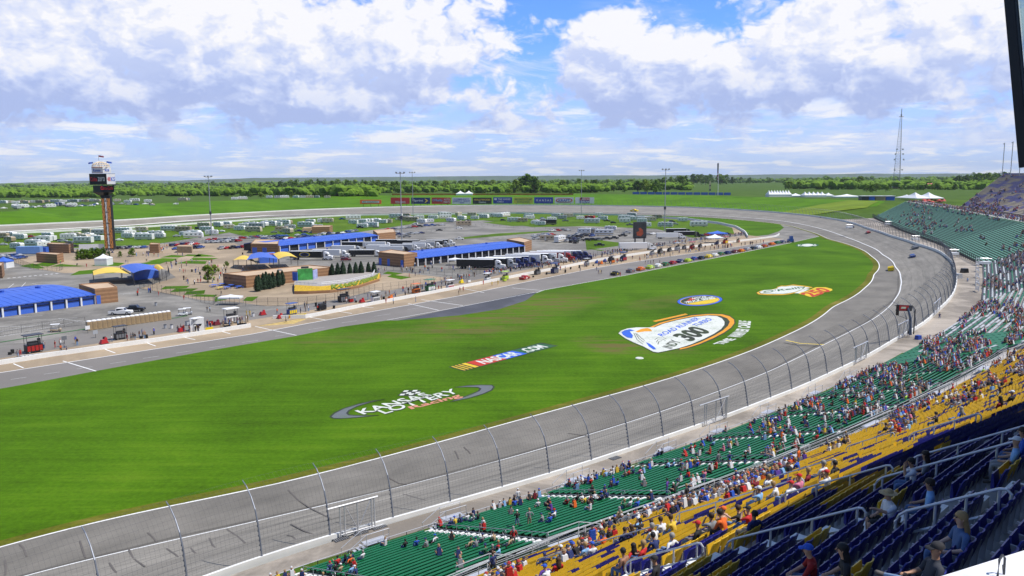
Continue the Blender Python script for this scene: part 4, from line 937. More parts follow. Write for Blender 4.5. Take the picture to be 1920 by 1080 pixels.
def ztext(parent, s, pxq, m, z, bold=.0, name='lettering', shear=0.):
    P = [G(*p) for p in pxq]; fn = quadfn(*[Vector((p.x, p.y, z)) for p in P]); return text_mesh(name, s, fn, m, parent, bold=bold, shear=shear)
def root(name, lbl): o = empty(name, (0,0,0)); return tag(o, lbl, 'painted logo')
def Zm(x0, y0, k): return lambda x, y: (x0 + x / k, y0 + y / k)
z_ = Zm(820,630,8); L = root('painted_logo', 'long slanted racing series strip painted on the grass in yellow, red, blue and green')
ppoly('border', [z_(165,468), z_(1550,102), z_(1815,148), z_(400,530)], pm['black'], zp, L)
def seg(f0, f1, m, z=zp + .012, a=(205,462), b=(1552,112), c=(1790,148), d_=(405,520)):
    A, B_, C_, D_ = map(Vector, (a, b, c, d_)); lo0, lo1 = D_.lerp(C_, f0), D_.lerp(C_, f1); hi0, hi1 = A.lerp(B_, f0), A.lerp(B_, f1); ppoly('stripe', [z_(*hi0), z_(*hi1), z_(*lo1), z_(*lo0)], m, z, L)
for f in (0,.038,.076,.114): seg(f, f + (.018 if f < .1 else .045), pm['yellow'])
seg(.172,.46, pm['red']); seg(.46,.68, pm['blue']); seg(.68,.99, pm['green'])
def st(f0, f1, v0=.10, v1=.90, a=(205,462), b=(1552,112), c=(1790,148), d_=(405,520)):
    A, B_, C_, D_ = map(Vector, (a, b, c, d_)); P = lambda f, v: z_(*(D_.lerp(C_, f).lerp(A.lerp(B_, f), v))); return [P(f0, v0), P(f1, v0), P(f1, v1), P(f0, v1)]
ztext(L, 'NASCAR', st(.235,.645), pm['white'], zp + .025,.035, shear=.2); ztext(L, '.COM', st(.71,.945), pm['white'], zp + .025,.035, shear=.2)
z_ = Zm(600,700,5.647); L = root('painted_logo', 'white serif lottery racing lettering between two grey crescents painted on the grass')
def ell(cx, cy, a, b, rot, t0, t1, n=24): return [(cx + a * math.cos(t) * math.cos(rot) - b * math.sin(t) * math.sin(rot), cy + a * math.cos(t) * math.sin(rot) + b * math.sin(t) * math.cos(rot)) for t in np.linspace(t0, t1, n)]
def offs(pts, d_):
    cx = sum(p[0] for p in pts) / len(pts); cy = sum(p[1] for p in pts) / len(pts); return [(cx + (x - cx) * (1 + d_), cy + (y - cy) * (1 + 2.2 * d_)) for x, y in pts]
c1 = [(680,278),(560,295),(400,330),(250,375),(150,425),(110,462),(140,480),(230,482),(400,470),(620,447),(480,450),(370,448),(310,445),(287,425),(310,395),(400,350),(540,308)]
c2 = [(1420,152),(1560,133),(1700,126),(1820,128),(1843,145),(1820,180),(1730,220),(1580,265),(1380,305),(1500,262),(1600,225),(1680,190),(1700,165),(1670,150),(1560,148)]
def outline(pxs, wd, m, z, parent, closed=True):
    p = [G(*a) for a in pxs]; p = p + [p[0]] if closed else p; mb = MB(); vs = []
    for i, a in enumerate(p):
        b0, b1 = (p[i - 1] if i else (p[-2] if closed else p[0])),(p[i + 1] if i < len(p) - 1 else (p[1] if closed else p[-1])); t = (b1 - b0).normalized(); nn = Vector((-t.y, t.x, 0)) * wd / 2; vs += [(a.x + nn.x, a.y + nn.y, z),(a.x - nn.x, a.y - nn.y, z)]
    mb.add(vs, [(2 * i, 2 * i + 1,2 * i + 3,2 * i + 2) for i in range(len(p) - 1)]); return mb.build('outline', m, parent)
for c in (c1, c2): ppoly('crescent', [z_(*p) for p in c], pm['grey'], zp, L); outline([z_(*p) for p in c],.35, pm['black'], zp + .012, L)
for dx, dy, m, z in ((8,5, 'black', zp + .004),(0,0, 'white', zp + .02)):
    ztext(L, 'KANSAS', [z_(465 + dx, 440 + dy), z_(1190 + dx, 240 + dy), z_(1095 + dx, 205 + dy), z_(365 + dx, 400 + dy)], pm[m], z, .02)
    ztext(L, 'LOTTERY', [z_(690 + dx, 434 + dy), z_(1480 + dx, 205 + dy), z_(1400 + dx, 165 + dy), z_(590 + dx, 395 + dy)], pm[m], z, .02)
ztext(L, 'Racing', [z_(985,395), z_(1530,258), z_(1450,222), z_(925,360)], pm['pink'], zp + .03,.03)
ppoly('flag_outline', [z_(820,240), z_(890,182), z_(1075,183), z_(1000,245)], pm['black'], zp + .008, L)
for i in range(4):
    for j in range(3):
        if (i + j) % 2 == 0: f = lambda a, b: z_(840 + a * 48 + b * 18,238 - b * 18 - a * 2 + (4 if i % 2 else 0)); ppoly('flag_square', [f(i, j), f(i + 1, j), f(i + 1, j + .9), f(i, j + .9)], pm['white'], zp + .03, L)
z_ = Zm(1140,530,6.4); L = root('painted_logo', 'huge white ellipse with orange rim and black 300 painted on the grass')
o1 = [(490,540),(600,480),(800,425),(1000,385),(1200,370),(1380,376),(1470,400),(1525,445),(1530,490),(1490,545),(1400,610),(1270,680),(1100,750),(950,795),(840,812),(1000,600)]
ppoly('rim_outline', [z_(*p) for p in o1], pm['black'], zp, L)
o2 = [(500,538),(620,485),(800,438),(1000,396),(1200,378),(1370,382),(1460,406),(1512,445),(1516,488),(1478,540),(1390,602),(1260,670),(1095,740),(945,788),(860,806),(900,600)]
ppoly('orange_rim', [z_(*p) for p in o2], pm['orange'], zp + .012, L)
o3 = [(530,545),(640,497),(820,447),(1020,408),(1220,392),(1350,400),(1430,430),(1462,470),(1440,520),(1380,575),(1270,640),(1110,715),(960,770),(700,826),(600,600)]
ppoly('black_rim', [z_(*p) for p in o3], pm['black'], zp + .024, L)
o4 = [(122,612),(150,580),(230,553),(340,540),(480,540),(560,540),(650,500),(830,452),(1030,413),(1200,396),(1310,402),(1370,430),(1402,470),(1400,510),(1360,560),(1270,620),(1150,680),(1000,745),(860,790),(700,825),(600,845),(540,835),(420,770),(300,720),(200,670)]
ppoly('badge_outline', [z_(*p) for p in offs(o4,.006)], pm['black'], zp + .030, L); ppoly('badge', [z_(*p) for p in offs(o4,-.006)], pm['white'], zp + .040, L)
for a in [[(310,610),(350,690),(420,745)],[(330,612),(375,680),(430,720)],[(345,615),(400,670),(440,700)],[(560,690),(600,665),(660,662),(700,680)],[(580,720),(600,690),(650,680),(690,700)],[(600,745),(610,712),(650,700)]]: outline([z_(*p) for p in a],.16, pm['black'], zp + .055, L, False)
for a in [[(160,600),(200,575),(262,562),(320,578),(262,590),(300,640),(290,672),(232,665),(180,632)],[(455,720),(500,738),(560,780),(578,805),(545,808),(490,770)]]: ppoly('blue_patch', [z_(*p) for p in a], pm['blue'], zp + .055, L)
ppoly('orange_patch', [z_(*p) for p in [(330,590),(400,560),(470,548),(510,560),(530,588),(440,590),(360,602)]], pm['orange'], zp + .055, L)
ztext(L, 'ROAD RUNNER', [z_(655,652), z_(1115,438), z_(1050,415), z_(590,625)], pm['blue'], zp + .055,.02)
ztext(L, 'TURBO', [z_(1060,535), z_(1260,448), z_(1195,425), z_(1005,510)], pm['blue'], zp + .055,.02)
ztext(L, 'INDY', [z_(760,803), z_(885,710), z_(760,688), z_(650,775)], pm['black'], zp + .055,.02)
ztext(L, '300', [z_(1000,715), z_(1250,590), z_(1010,520), z_(760,640)], pm['black'], zp + .055,.05)
L = root('painted_logo', 'curved white time warner cable lettering painted beside the orange rim')
for s_, quad in (('TIME', [(1370,748),(1545,678),(1425,668),(1255,738)]),('WARN', [(1590,665),(1672,598),(1525,580),(1430,650)]),('ER', [(1680,592),(1700,560),(1550,548),(1532,575)]),('CABLE', [(1706,552),(1718,465),(1568,455),(1556,540)])):
    ztext(L, s_, [z_(*p) for p in quad], pm['white'], zp + .01,.04)
L = root('painted_logo', 'thin orange lettering strip painted above the large white ellipse'); ppoly('strip', [z_(535,462), z_(930,372), z_(960,384), z_(570,472)], pm['orange'], zp, L)
L = root('painted_logo', 'blue ringed oval with yellow lower half painted on the grass')
E_ = lambda k, kk: [z_(*p) for p in ell(1102,216,278 * k, 66 * kk, -.055,0,2 * math.pi, 40)[:-1]]
ppoly('outline', E_(1,1), pm['black'], zp, L); ppoly('blue_ring', E_(.965,.95), pm['blue'], zp + .012, L); ppoly('pale_ring', E_(.85,.80), pm['yellow'], zp + .02, L); ppoly('field', E_(.82,.76), pm['black'], zp + .03, L)
hp = [z_(*p) for p in ell(1102,216,225,48,-.055,-.35, math.pi - .75,24)]; ppoly('yellow_half', hp, pm['yellow'], zp + .04, L)
ppoly('stripe', [z_(935,232), z_(985,190), z_(1060,185), z_(1030,212)], pm['red'], zp + .04, L)
ztext(L, 'NASCAR', [z_(1010,205), z_(1200,180), z_(1170,162), z_(1010,182)], pm['white'], zp + .05,.03)
ztext(L, 'TRUCK SERIES', [z_(925,255), z_(1300,192), z_(1250,168), z_(910,235)], pm['white'], zp + .05,.05)
z_ = Zm(1400,440,8.306); L = root('painted_logo', 'white and yellow outlined name with a red 250 painted on the grass')
a = [(160,905),(230,870),(380,860),(480,835),(470,820),(540,798),(600,800),(720,782),(900,800),(1000,818),(1025,825),(880,862),(780,900),(680,925),(560,940),(330,940),(190,930)]
ppoly('outline', [z_(*p) for p in offs(a, .02)], pm['red'], zp, L); ppoly('yellow_edge', [z_(*p) for p in a], pm['yellow'], zp + .012, L); ppoly('name_plate', [z_(*p) for p in offs(a, -.06)], pm['black'], zp + .02, L); ppoly('name_field', [z_(*p) for p in offs(a, -.09)], pm['white'], zp + .03, L)
ztext(L, "O'Reilly", [z_(250,925), z_(960,835), z_(900,805), z_(260,882)], pm['green'], zp + .05,.02)
ppoly('tag', [z_(740,915), z_(880,855), z_(985,850), z_(830,918)], pm['white'], zp + .035, L)
b_ = [(805,925),(840,905),(940,880),(1030,840),(1080,822),(1230,822),(1330,850),(1335,870),(1290,890),(1190,905),(1120,950),(1050,975),(980,972),(900,945)]
ppoly('number_edge', [z_(*p) for p in offs(b_, .0)], pm['yellow'], zp + .04, L)
ztext(L, '250', [z_(1040,978), z_(1335,880), z_(1140,822), z_(815,925)], pm['red'], zp + .06,.04)
L = root('painted_logo', 'small pale oval badge painted on the grass near the pit exit tip'); ppoly('outline', [z_(*p) for p in ell(945,165,185,26,-.02,0,2 * math.pi, 30)[:-1]], pm['green'], zp, L)
ppoly('field', [z_(*p) for p in ell(945,165,90,20,-.02,0,2 * math.pi, 24)[:-1]], pm['white'], zp + .02, L); ztext(L, 'KANSAS', [z_(800,182), z_(1090,178), z_(1080,150), z_(800,155)], pm['white'], zp + .035,.03)
o = MB(); c = G(1199,672); o.lathe((c.x, c.y, .03),[(.9,0),(.8,.12),(.1,.16)],10); tag(o.build('sprinkler_cover', pm['white']), 'small pale round cover in the grass below the large white ellipse', 'cover')
# ================================================================== INFIELD BUILDINGS
def brick(name='striped_block', col=(.30,.165,.085)):
    if name in MATS: return MATS[name]
    m = bpy.data.materials.new(name); m.use_nodes = True; MATS[name] = m; n = NG(m.node_tree); b = m.node_tree.nodes['Principled BSDF']; b.inputs['Roughness'].default_value = .85
    t = n.n('ShaderNodeTexCoord'); s = n.n('ShaderNodeSeparateXYZ'); n.lk(t.outputs['Object'], s.inputs[0])
    f = n.m('FRACT', n.m('MULTIPLY', s.outputs[2],.85)); band = n.m('GREATER_THAN', f, .55); no = n.noise(t.outputs['Object'],1.2,4)
    c = n.mix(band, col, tuple(a * 1.4 for a in col)); c2 = n.mix(n.mapr(no, .3,.7,0,.35, False), c, tuple(a * .6 for a in col)); n.lk(c2, b.inputs['Base Color']); return m
M_BRK = brick(); M_ROOF = mat('tan_roof_membrane', (.52,.38,.25),.85,.16,.25); M_BRK.diffuse_color = (1,1,1,1)
M_BLUE = mat('blue_metal_roof', (.045,.125,.56),.45,.08,.3); M_BLUE2 = mat('blue_door', (.055,.15,.62),.45,.06,.5); M_BAYSHD = mat('painted_bay_shade', (.02,.022,.03),.7)
M_YCAN = mat('yellow_canopy', (.80,.55,.07),.6,.08,.3); M_WHT = mat('white_panel', (.78,.79,.80),.5,.07,.5); M_TAN = mat('tan_block', (.42,.31,.19),.8,.15,.6)
def block(name, A, B_, C_, h, label, cat='building', wall=None, roof=None, parapet=.25, parent=None):
    """A front corner, B right corner, C left corner on the ground (pixels) -> parallelogram block with flat roof and parapet"""
    a, b, c = G(*A), G(*B_), G(*C_); d_ = b + c - a; t = empty(name, tuple(a)); tag(t, label, cat)
    q0 = [a, b, d_, c]
    if (b - a).cross(c - a).z < 0: q0 = q0[::-1]
    cen = sum(q0, Vector()) / 4; ins = [p + (cen - p).normalized() * .5 for p in q0]
    mb = MB(); P = lambda pts, z: [Vector((p.x, p.y, z)) for p in pts]
    mb.add(P(q0,0) + P(q0, h),[(i, (i + 1) % 4,4 + (i + 1) % 4,4 + i) for i in range(4)]); mb.add(P(q0, h) + P(ins, h) + P(ins, h - parapet),[(i, (i + 1) % 4,4 + (i + 1) % 4,4 + i) for i in range(4)] + [(4 + i, 4 + (i + 1) % 4,8 + (i + 1) % 4,8 + i) for i in range(4)])
    child_of(mb.build('wall', wall or M_BRK), t)
    mb = MB(); mb.add(P(ins, h - parapet + .004),[(0,1,2,3)]); mb.box((cen.x, cen.y, h - parapet + .01),(1.2,1.2,.5),1); child_of(mb.build('roof', [roof or M_ROOF, M_GALV]), t)
    return t, a, b, c, h
def panel_on(t, a, b, f0, f1, z0, z1, m, name='door', off=.06):
    """a rectangle on wall line a->b, standing a little proud (towards the viewer)"""
    u = (b - a); n = Vector((u.y, -u.x, 0)).normalized()
    if n.dot(Vector((0,0,0)) - a) < 0: n = -n
    p0, p1 = a + u * f0 + n * off, a + u * f1 + n * off; i0, i1 = a + u * f0 + n * .004, a + u * f1 + n * .004
    Z = lambda p, z: Vector((p.x, p.y, z)); mb = MB()
    mb.add([Z(p0, z0), Z(p1, z0), Z(p1, z1), Z(p0, z1), Z(i0, z0), Z(i1, z0), Z(i1, z1), Z(i0, z1)],[(0,1,2,3),(4,0,3,7),(1,5,6,2),(3,2,6,7),(4,5,1,0)])
    return child_of(mb.build(name, m), t)
def hfrom(px, py, top): return 37 * (py - top) / (py - (333 - .007 * (px - 960)))
t, a, b, c, h = block('media_building', (462,540),(626,521),(419,534.5), hfrom(462,540,517), 'long brown striped block building with tan flat roof behind the flower stage')
for f in (.12,.3): panel_on(t, c, a, f, f + .03,2.6,3.0, M_DKST, 'wall_lamp', .2)
for f in (.2,.5,.8): pass
def garage_hall(name, lbl, A, B_, back_px, he, hr, nbay, door_m, open_=False, wall_h=None):
    """long garage: A left and B right foot of the front wall; roof barrel runs back to back_px"""
    a, b = G(*A), G(*B_); bk = G(*back_px); dv = bk - a; u = (b - a); n = Vector((-u.y, u.x, 0)).normalized(); dep = dv.dot(n); dvec = n * dep; t = empty(name, tuple(a)); tag(t, lbl, 'garage building')
    Z = lambda p, z: Vector((p.x, p.y, z)); mb = MB(); sec = []
    for k in range(9):
        f = k / 8; sec.append((f, he + (hr - he) * math.sin(math.pi * f)))
    for e in (a - u.normalized() * .0, b): pass
    vs = [Z(a - n * .9, he - .05)] + [Z(a + dvec * f, z) for f, z in sec]; vs2 = [Z(b - n * .9, he - .05)] + [Z(b + dvec * f, z) for f, z in sec]
    k = len(vs); mb.add(vs + vs2,[(i, i + k, i + k + 1, i + 1) for i in range(k - 1)]); low = [v - Vector((0,0,.25)) for v in vs + vs2]; mb.add(vs + vs2 + low, [(0, k, 3 * k, 2 * k)] + [(i, i + 1, i + 1 + 2 * k, i + 2 * k) for i in range(k - 1)] + [(k + i + 1, k + i, 3 * k + i, 3 * k + i + 1) for i in range(k - 1)])
    child_of(mb.build('roof', M_BLUE), t); rb = MB()
    for i in range(1, int(u.length / 2.2)):
        p = a + u * (i / int(u.length / 2.2)); rb.tube([Z(p + dvec * f, z + .02) for f, z in sec[::2]],.06,3, cap=False)
    for i in range(3): p = a + u * (.2 + .3 * i) + dvec * .5; rb.box((p.x, p.y, hr),(1.1,1.1,.5))
    child_of(rb.build('roof_seams', mat('roof_seam_blue', (.03,.085,.40),.5)), t)
    mb = MB(); back = [Z(a + dvec, 0), Z(b + dvec, 0), Z(b + dvec, he), Z(a + dvec, he)]; mb.add(back, [(0,1,2,3)])
    for p in (a, b): mb.add([Z(p, 0), Z(p + dvec, 0), Z(p + dvec, he)] + [Z(p + dvec * f, z - .26) for f, z in sec[::-1]],[tuple(range(3 + len(sec)))])
    mb.add([Z(a, he - .55), Z(b, he - .55), Z(b, he), Z(a, he)],[(0,1,2,3)]); child_of(mb.build('wall', M_WHT if not open_ else M_BAYSHD), t)
    for i in range(nbay):
        f0, f1 = i / nbay, (i + 1) / nbay; g_ = .35 / (u.length / nbay)
        if not open_ or (open_ == 2 and i % 3 != 1):
            dn = panel_on(t, a, b, f0 + g_ / nbay, f1 - g_ / nbay, 0.02, he - .6, door_m, 'door_or_bay_shade', .05)
            w_ = panel_on(t, a, b, f0 + .1 / nbay, f1 - .1 / nbay, he * .52, he * .60, M_DKST, 'window_strip', .08)
        else:
            dn = panel_on(t, a, b, f0 + g_ / nbay, f1 - g_ / nbay, 0.02, he - .6, M_BAYSHD, 'door_or_bay_shade', .01)  # no door here: flat dark sheet, the open bay's shade put into its colour
    for i in range(nbay + 1):
        p = a + u * (i / nbay) - n * .45; mb = MB(); mb.box((p.x, p.y, 0),(.45,.45, he - .1),0, math.atan2(u.y, u.x)); child_of(mb.build('column', M_WHT), t)
        if i < nbay: p = a + u * ((i + .5) / nbay) - n * .25; mb = MB(); mb.box((p.x, p.y, he - .5),(.7,.3,.3),0, math.atan2(u.y, u.x)); child_of(mb.build('wall_lamp', M_DKST), t)
    return t
garage_hall('garage', 'blue garage with arched roof and closed blue doors at the left edge', (-62,604),(178,570),(-100,573),3.15,4.5,8, M_BLUE2)
t, a, b, c, h = block('garage_end', (222,566),(222.5,566.2),(180,570.5),4.7, 'brown striped block at the right end of the left blue garage')
drop(t);
def block4(name, pts, h, label, **k):
    """explicit four ground corners"""
    P = [G(*p) for p in pts]; a, b, c, d_ = P; t = empty(name, tuple(a)); tag(t, label, k.get('cat', 'building')); Z = lambda pp, z: [Vector((p.x, p.y, z)) for p in pp]
    if (b - a).cross(c - a).z < 0: P = P[::-1]
    cen = sum(P, Vector()) / 4; ins = [p + (cen - p).normalized() * .45 for p in P]; mb = MB()
    mb.add(Z(P, 0) + Z(P, h),[(i, (i + 1) % 4,4 + (i + 1) % 4,4 + i) for i in range(4)]); mb.add(Z(P, h) + Z(ins, h) + Z(ins, h - .25),[(i, (i + 1) % 4,4 + (i + 1) % 4,4 + i) for i in range(4)] + [(4 + i, 4 + (i + 1) % 4,8 + (i + 1) % 4,8 + i) for i in range(4)])
    child_of(mb.build('wall', k.get('wall', M_BRK)), t); mb = MB(); mb.add(Z(ins, h - .24),[(0,1,2,3)]); child_of(mb.build('roof', k.get('roof', M_ROOF)), t); return t, a, b
t, a, b = block4('garage_end', [(180,570.5),(222,566),(206,556),(150,560)],4.7, 'brown striped block at the right end of the left blue garage'); panel_on(t, a, b, .04,.22,.05,2.6, M_BLUE2, 'door')
garage_hall('garage', 'long blue roofed garage with closed blue doors in the middle distance', (524,473),(708,452),(512,463.5),3.5,4.9,12, M_BLUE2,2)
t, a, b = block4('garage_end', [(471,475),(522,476),(524,466),(480,465)],5.0, 'brown striped block at the left end of the middle blue garage'); panel_on(t, a, b, .05,.22,.05,3.0, M_BLUE2, 'door'); panel_on(t, a, b, .42,.58,.05,3.0, M_BLUE2, 'door');
block4('garage_end', [(708,452),(742,448.5),(738,442),(700,445)],4.6, 'brown striped block at the far end of the middle blue garage')
garage_hall('garage', 'long blue roofed open garage with dark bays beside the parked haulers', (782,499),(982,473),(760,487),3.5,4.9,16, M_BAYSHD, 1)
t, a, b = block4('garage_end', [(710,496.5),(758,501.5),(783,498),(735,491)],5.6, 'brown striped block with blue doors at the left end of the open garage')
for f in (.0,.33,.85): panel_on(t, a, b, f + .02, f + .12,.05,3.0, M_BLUE2, 'door')
block4('garage_end', [(983,473),(997,468),(975,462),(950,466)],5.0, 'brown striped block at the far end of the open garage')
SMALL = [([(69,491.5),(108,494.5),(120,491),(82,489)],4.2, 'low brown striped kiosk building left of the timing tower'),([(89,473),(130,475),(139,472),(100,470.5)],4.6, 'brown striped shed behind the left kiosk near blue trailer'),
         ([(281,474.5),(298,474.5),(301,472),(285,471)],4.6, 'small brown striped hut right of the timing tower'),([(585,438),(618,437.5),(624,434.5),(590,434.5)],4.6, 'small brown restroom block among the campers'),
         ([(-30,520),(5,522),(9,515),(-25,512)],5.0, 'brown striped block cut by the left edge'),([(567,436.5),(583,436),(587,434),(571,434)],3.2, 'pale tan hut beside the small brown restroom block'),([(332,474),(360,474.5),(362,471),(336,471)],3.4, 'pale beige container hut at the edge of the fan zone')]
for i, (p, h, l) in enumerate(SMALL): block4('kiosk_building', p, h, l, wall=M_TAN if i >= 5 else M_BRK)
def canopy(name, lbl, roofs, hall):
    t = empty(name, tuple(G(*hall[0][0][0]))); tag(t, lbl, 'canopy')
    for (px4, z, m) in roofs:
        P = [G(*p, z) for p in px4]; mb = MB(); n_ = 6; vs = []
        for i in range(n_ + 1):
            f = i / n_; l0, l1 = P[0].lerp(P[1], f), P[3].lerp(P[2], f); up = Vector((0,0,.9 * math.sin(math.pi * f))); vs += [l0 + up, l1 + up]
        mb.add(vs, [(2 * i, 2 * i + 2,2 * i + 3,2 * i + 1) for i in range(n_)]); child_of(mb.build('canopy_roof', m), t)
        for p in P: mb = MB(); mb.tube([(p.x, p.y, 0),(p.x, p.y, p.z)],.12,5); child_of(mb.build('post', M_DKST), t)
    for (px4, z0, z1, m) in hall:
        P = [G(*p) for p in px4]; mb = MB(); Z = lambda z: [Vector((p.x, p.y, z)) for p in P]; mb.add(Z(z0) + Z(z1),[(i, (i + 1) % 4,4 + (i + 1) % 4,4 + i) for i in range(4)] + [(4,5,6,7)]); child_of(mb.build('wall', m), t)
    return t
M_ORG = mat('orange_red_paint', (.60,.12,.02),.5)
canopy('cafe_canopy', 'blue and yellow fabric canopy kiosk in front of the timing tower', [([(175,516),(250,515),(228,503),(174,508)],3.4, M_YCAN),([(250,512),(298,508),(282,497),(226,499)],4.6, M_BLUE),([(298,508),(311,508),(303,500),(288,500)],3.6, M_YCAN)],
       [([(251,526),(298,520),(290,513),(246,518)],0,3.4, M_BLUE2),([(272,523.3),(297,520.2),(297.2,520.1),(272.2,523.1)],3.42,3.9, M_ORG)])
canopy('cafe_canopy', 'blue and yellow fabric canopy kiosk behind the brown media building', [([(437,488),(482,493),(470,483),(446,482)],3.4, M_YCAN),([(462,487.5),(523,486),(505,476),(470,477)],4.6, M_BLUE),([(522,485.5),(558,483),(545,475),(512,476)],4.8, M_YCAN)],
       [([(487,494),(520,492),(515,487),(484,489)],0,3.6, M_BLUE2),([(489,493.6),(519,491.7),(519.2,491.5),(489.2,493.4)],3.62,4.1, M_ORG)])
def tower():
    b = G(208,474); D = b.y; k = D / F_PX * .995      # metres per pixel at the tower
    t = empty('timing_tower', tuple(b)); tag(t, 'tall black scoring pylon with amber number columns and stacked sign cube', 'scoring tower')
    rz = -.02; M_AMB = mat('amber_display', (.85,.36,.10),.5, emit=.5); M_WNUM = mat('white_numbers', (.8,.82,.85),.5, emit=.35); up = Vector((0,0,1))
    X_ = Vector((math.cos(rz), math.sin(rz),0)); Y_ = Vector((-math.sin(rz), math.cos(rz),0))
    zt = lambda py: (474 - py) * k
    mb = MB(); mb.box((b.x, b.y, 1.8),(8.3 * k * 2,8 * k, zt(366) - 1.8),0, rz, 1.0); child_of(mb.build('shaft', M_BLK), t)
    mb = MB()
    for dx in (-7.5,0,7.5): mb.tube([b + X_ * dx * k * .5 - Y_ * 7 * k + up * 2.0, b + X_ * dx * k * 1.2 - Y_ * 8 * k],.25,5)
    for dx in (-7.5,0,7.5): mb.tube([b + X_ * dx * k * .5 - Y_ * 7 * k + up * .1, b + X_ * (dx + 5) * k - Y_ * 7 * k + up * 2.4],.18,4)
    child_of(mb.build('base_frame', mat('base_frame_blue', (.06,.07,.14),.5)), t)
    front = lambda u, z, o=.06: b + X_ * u - Y_ * (4 * k + o) + up * z
    w_ = 8.3 * k
    for u0, u1, m, nm in ((-.98,-.38, M_AMB, 'car_number_column'),(-.22,.12, M_WNUM, 'position_column'),(.22,.98, M_AMB, 'car_number_column')):
        mb = MB(); z = zt(372)
        i = 0
        while z > zt(462):
            hh = 1.2; nd = 3 if (u1 - u0) > .5 else 2
            for j in range(nd if m is M_AMB else 1):
                a0 = (u0 + (u1 - u0) * j / nd + .04) * w_; a1 = (u0 + (u1 - u0) * (j + .78) / nd) * w_
                if m is M_WNUM: a0, a1 = u0 * w_, u1 * w_
                sg = [(0,0,1,.18),(0,.82,1,1),(0,.0,.2,1),(.8,0,1,1),(0,.42,1,.58)]
                for q_, (x0, y0, x1, y1) in enumerate(sg):
                    if (i * 7 + j * 3 + q_ * 5) % 4 == 0: continue
                    mb.add([front(a0 + (a1 - a0) * x0, z - hh * (1 - y0)), front(a0 + (a1 - a0) * x1, z - hh * (1 - y0)), front(a0 + (a1 - a0) * x1, z - hh * (1 - y1)), front(a0 + (a1 - a0) * x0, z - hh * (1 - y1))],[(0,1,2,3)])
            z -= 1.42; i += 1
        child_of(mb.build(nm, m), t)['kind'] = 'stuff'
    def cube(name, pl, pm_, pr, py0, py1, m):
        """two visible faces: pixels left, corner and right"""
        L_, C_, R_ = [(p - 196.5) * k for p in (pl, pm_, pr)]; z0, z1 = zt(py0), zt(py1); depL = -(3) * k
        cen = b + up * 0 - Vector((5.5 * k, 0,0)) * 0
        off = Vector((-(204 - 196.5) * k, 0,0))
        pL = b + off + Vector((L_, 2 * k, 0)); pC = b + off + Vector((C_, -9 * k, 0)); pR = b + off + Vector((R_, 1 * k, 0)); pB = pL + pR - pC + Vector((0,3 * k, 0))
        P = [pL, pC, pR, pB]; mb = MB(); mb.add([p + up * z0 for p in P] + [p + up * z1 for p in P],[(0,1,5,4),(1,2,6,5),(2,3,7,6),(3,0,4,7),(4,5,6,7),(3,2,1,0)])
        return child_of(mb.build(name, m), t), pL, pC, pR, z0, z1
    o, pL, pC, pR, z0, z1 = cube('lower_sign', 179,199,219,360,347.5, M_BLK)
    mb = MB(); mb.lathe((b.x - 5.5 * k, b.y, zt(366)),[(8 * k, 0),(18 * k, 6 * k)],4,0,.5); child_of(mb.build('collar', M_BLK), t)
    def face_text(s, pa, pb, z0, z1, u0, u1, v0, v1, m, nm='lettering', bold=.02):
        n = Vector(((pb - pa).y, -(pb - pa).x, 0)).normalized() * .12
        f = lambda u, v: pa.lerp(pb, u) + n + up * (z0 + (z1 - z0) * v); return child_of(text_mesh(nm, s, quadfn(f(u0, v0), f(u1, v0), f(u1, v1), f(u0, v1)), m, None, bold=bold), t)
    def face_panel(pa, pb, z0, z1, u0, u1, v0, v1, m, nm='sign_face', o_=.06):
        n = Vector(((pb - pa).y, -(pb - pa).x, 0)).normalized() * o_; f = lambda u, v: pa.lerp(pb, u) + n + up * (z0 + (z1 - z0) * v); mb = MB(); mb.add([f(u0, v0), f(u1, v0), f(u1, v1), f(u0, v1)],[(0,1,2,3)]); return child_of(mb.build(nm, m), t)
    M_SR = mat('sign_letter_red', (.62,.03,.04),.5)
    face_text('Coca-Cola', pC, pR, z0, z1,.0,.92,.35,.85, M_SR)
    o, pL, pC, pR, z0, z1 = cube('sign_cube', 173.5,211,222.5,346,326, M_BLK)
    face_text('Coke', pL, pC, z0, z1,.06,.46,.30,.70, M_SR, bold=.03); face_text('zero', pL, pC, z0, z1,.50,.92,.30,.70, pm['white'])
    face_panel(pC, pR, z0, z1,.03,.99,.03,.97, M_WHT); face_text('400', pC, pR, z0, z1,.1,.45,.3,.7, M_SR); face_text('KS', pC, pR, z0, z1,.5,.95,.3,.7, M_BLUE2)
    mb = MB(); mb.box((b.x - 6 * k, b.y, zt(346.4)),(56 * k, 12 * k, .12),0,.1); child_of(mb.build('maintenance_deck', M_DKST), t)
    o, pL, pC, pR, z0, z1 = cube('upper_sign', 179,205.5,216,325,314, M_WHT)
    face_text('Kansas', pL, pC, z0, z1,.15,.80,.25,.70, M_BLUE2); face_text('KS', pC, pR, z0, z1,.25,.75,.3,.7, M_BLUE2)
    face_panel(pL, pC, z0, z1,0,1,0,.06, M_SR, 'trim', .08); face_panel(pL, pC, z0, z1,0,1,.94,1, M_SR, 'trim', .08)
    mb = MB(); cc = b + Vector((-6.5 * k, 0, zt(313.5))); rr = 15 * k; M_DOME = mat('cream_steel', (.75,.62,.46),.5)
    for j in range(8):
        a_ = j * math.pi / 8; mb.tube([cc + Vector((math.cos(a_) * rr * math.cos(e_), math.sin(a_) * rr * math.cos(e_),9.5 * k * math.sin(e_))) for e_ in np.linspace(0, math.pi, 11)],.15,4)
    for e_ in (.02,.45,.9): mb.tube([cc + Vector((math.cos(a_) * rr * math.cos(e_), math.sin(a_) * rr * math.cos(e_),9.5 * k * math.sin(e_))) for a_ in np.linspace(0,2 * math.pi, 17)],.15,4)
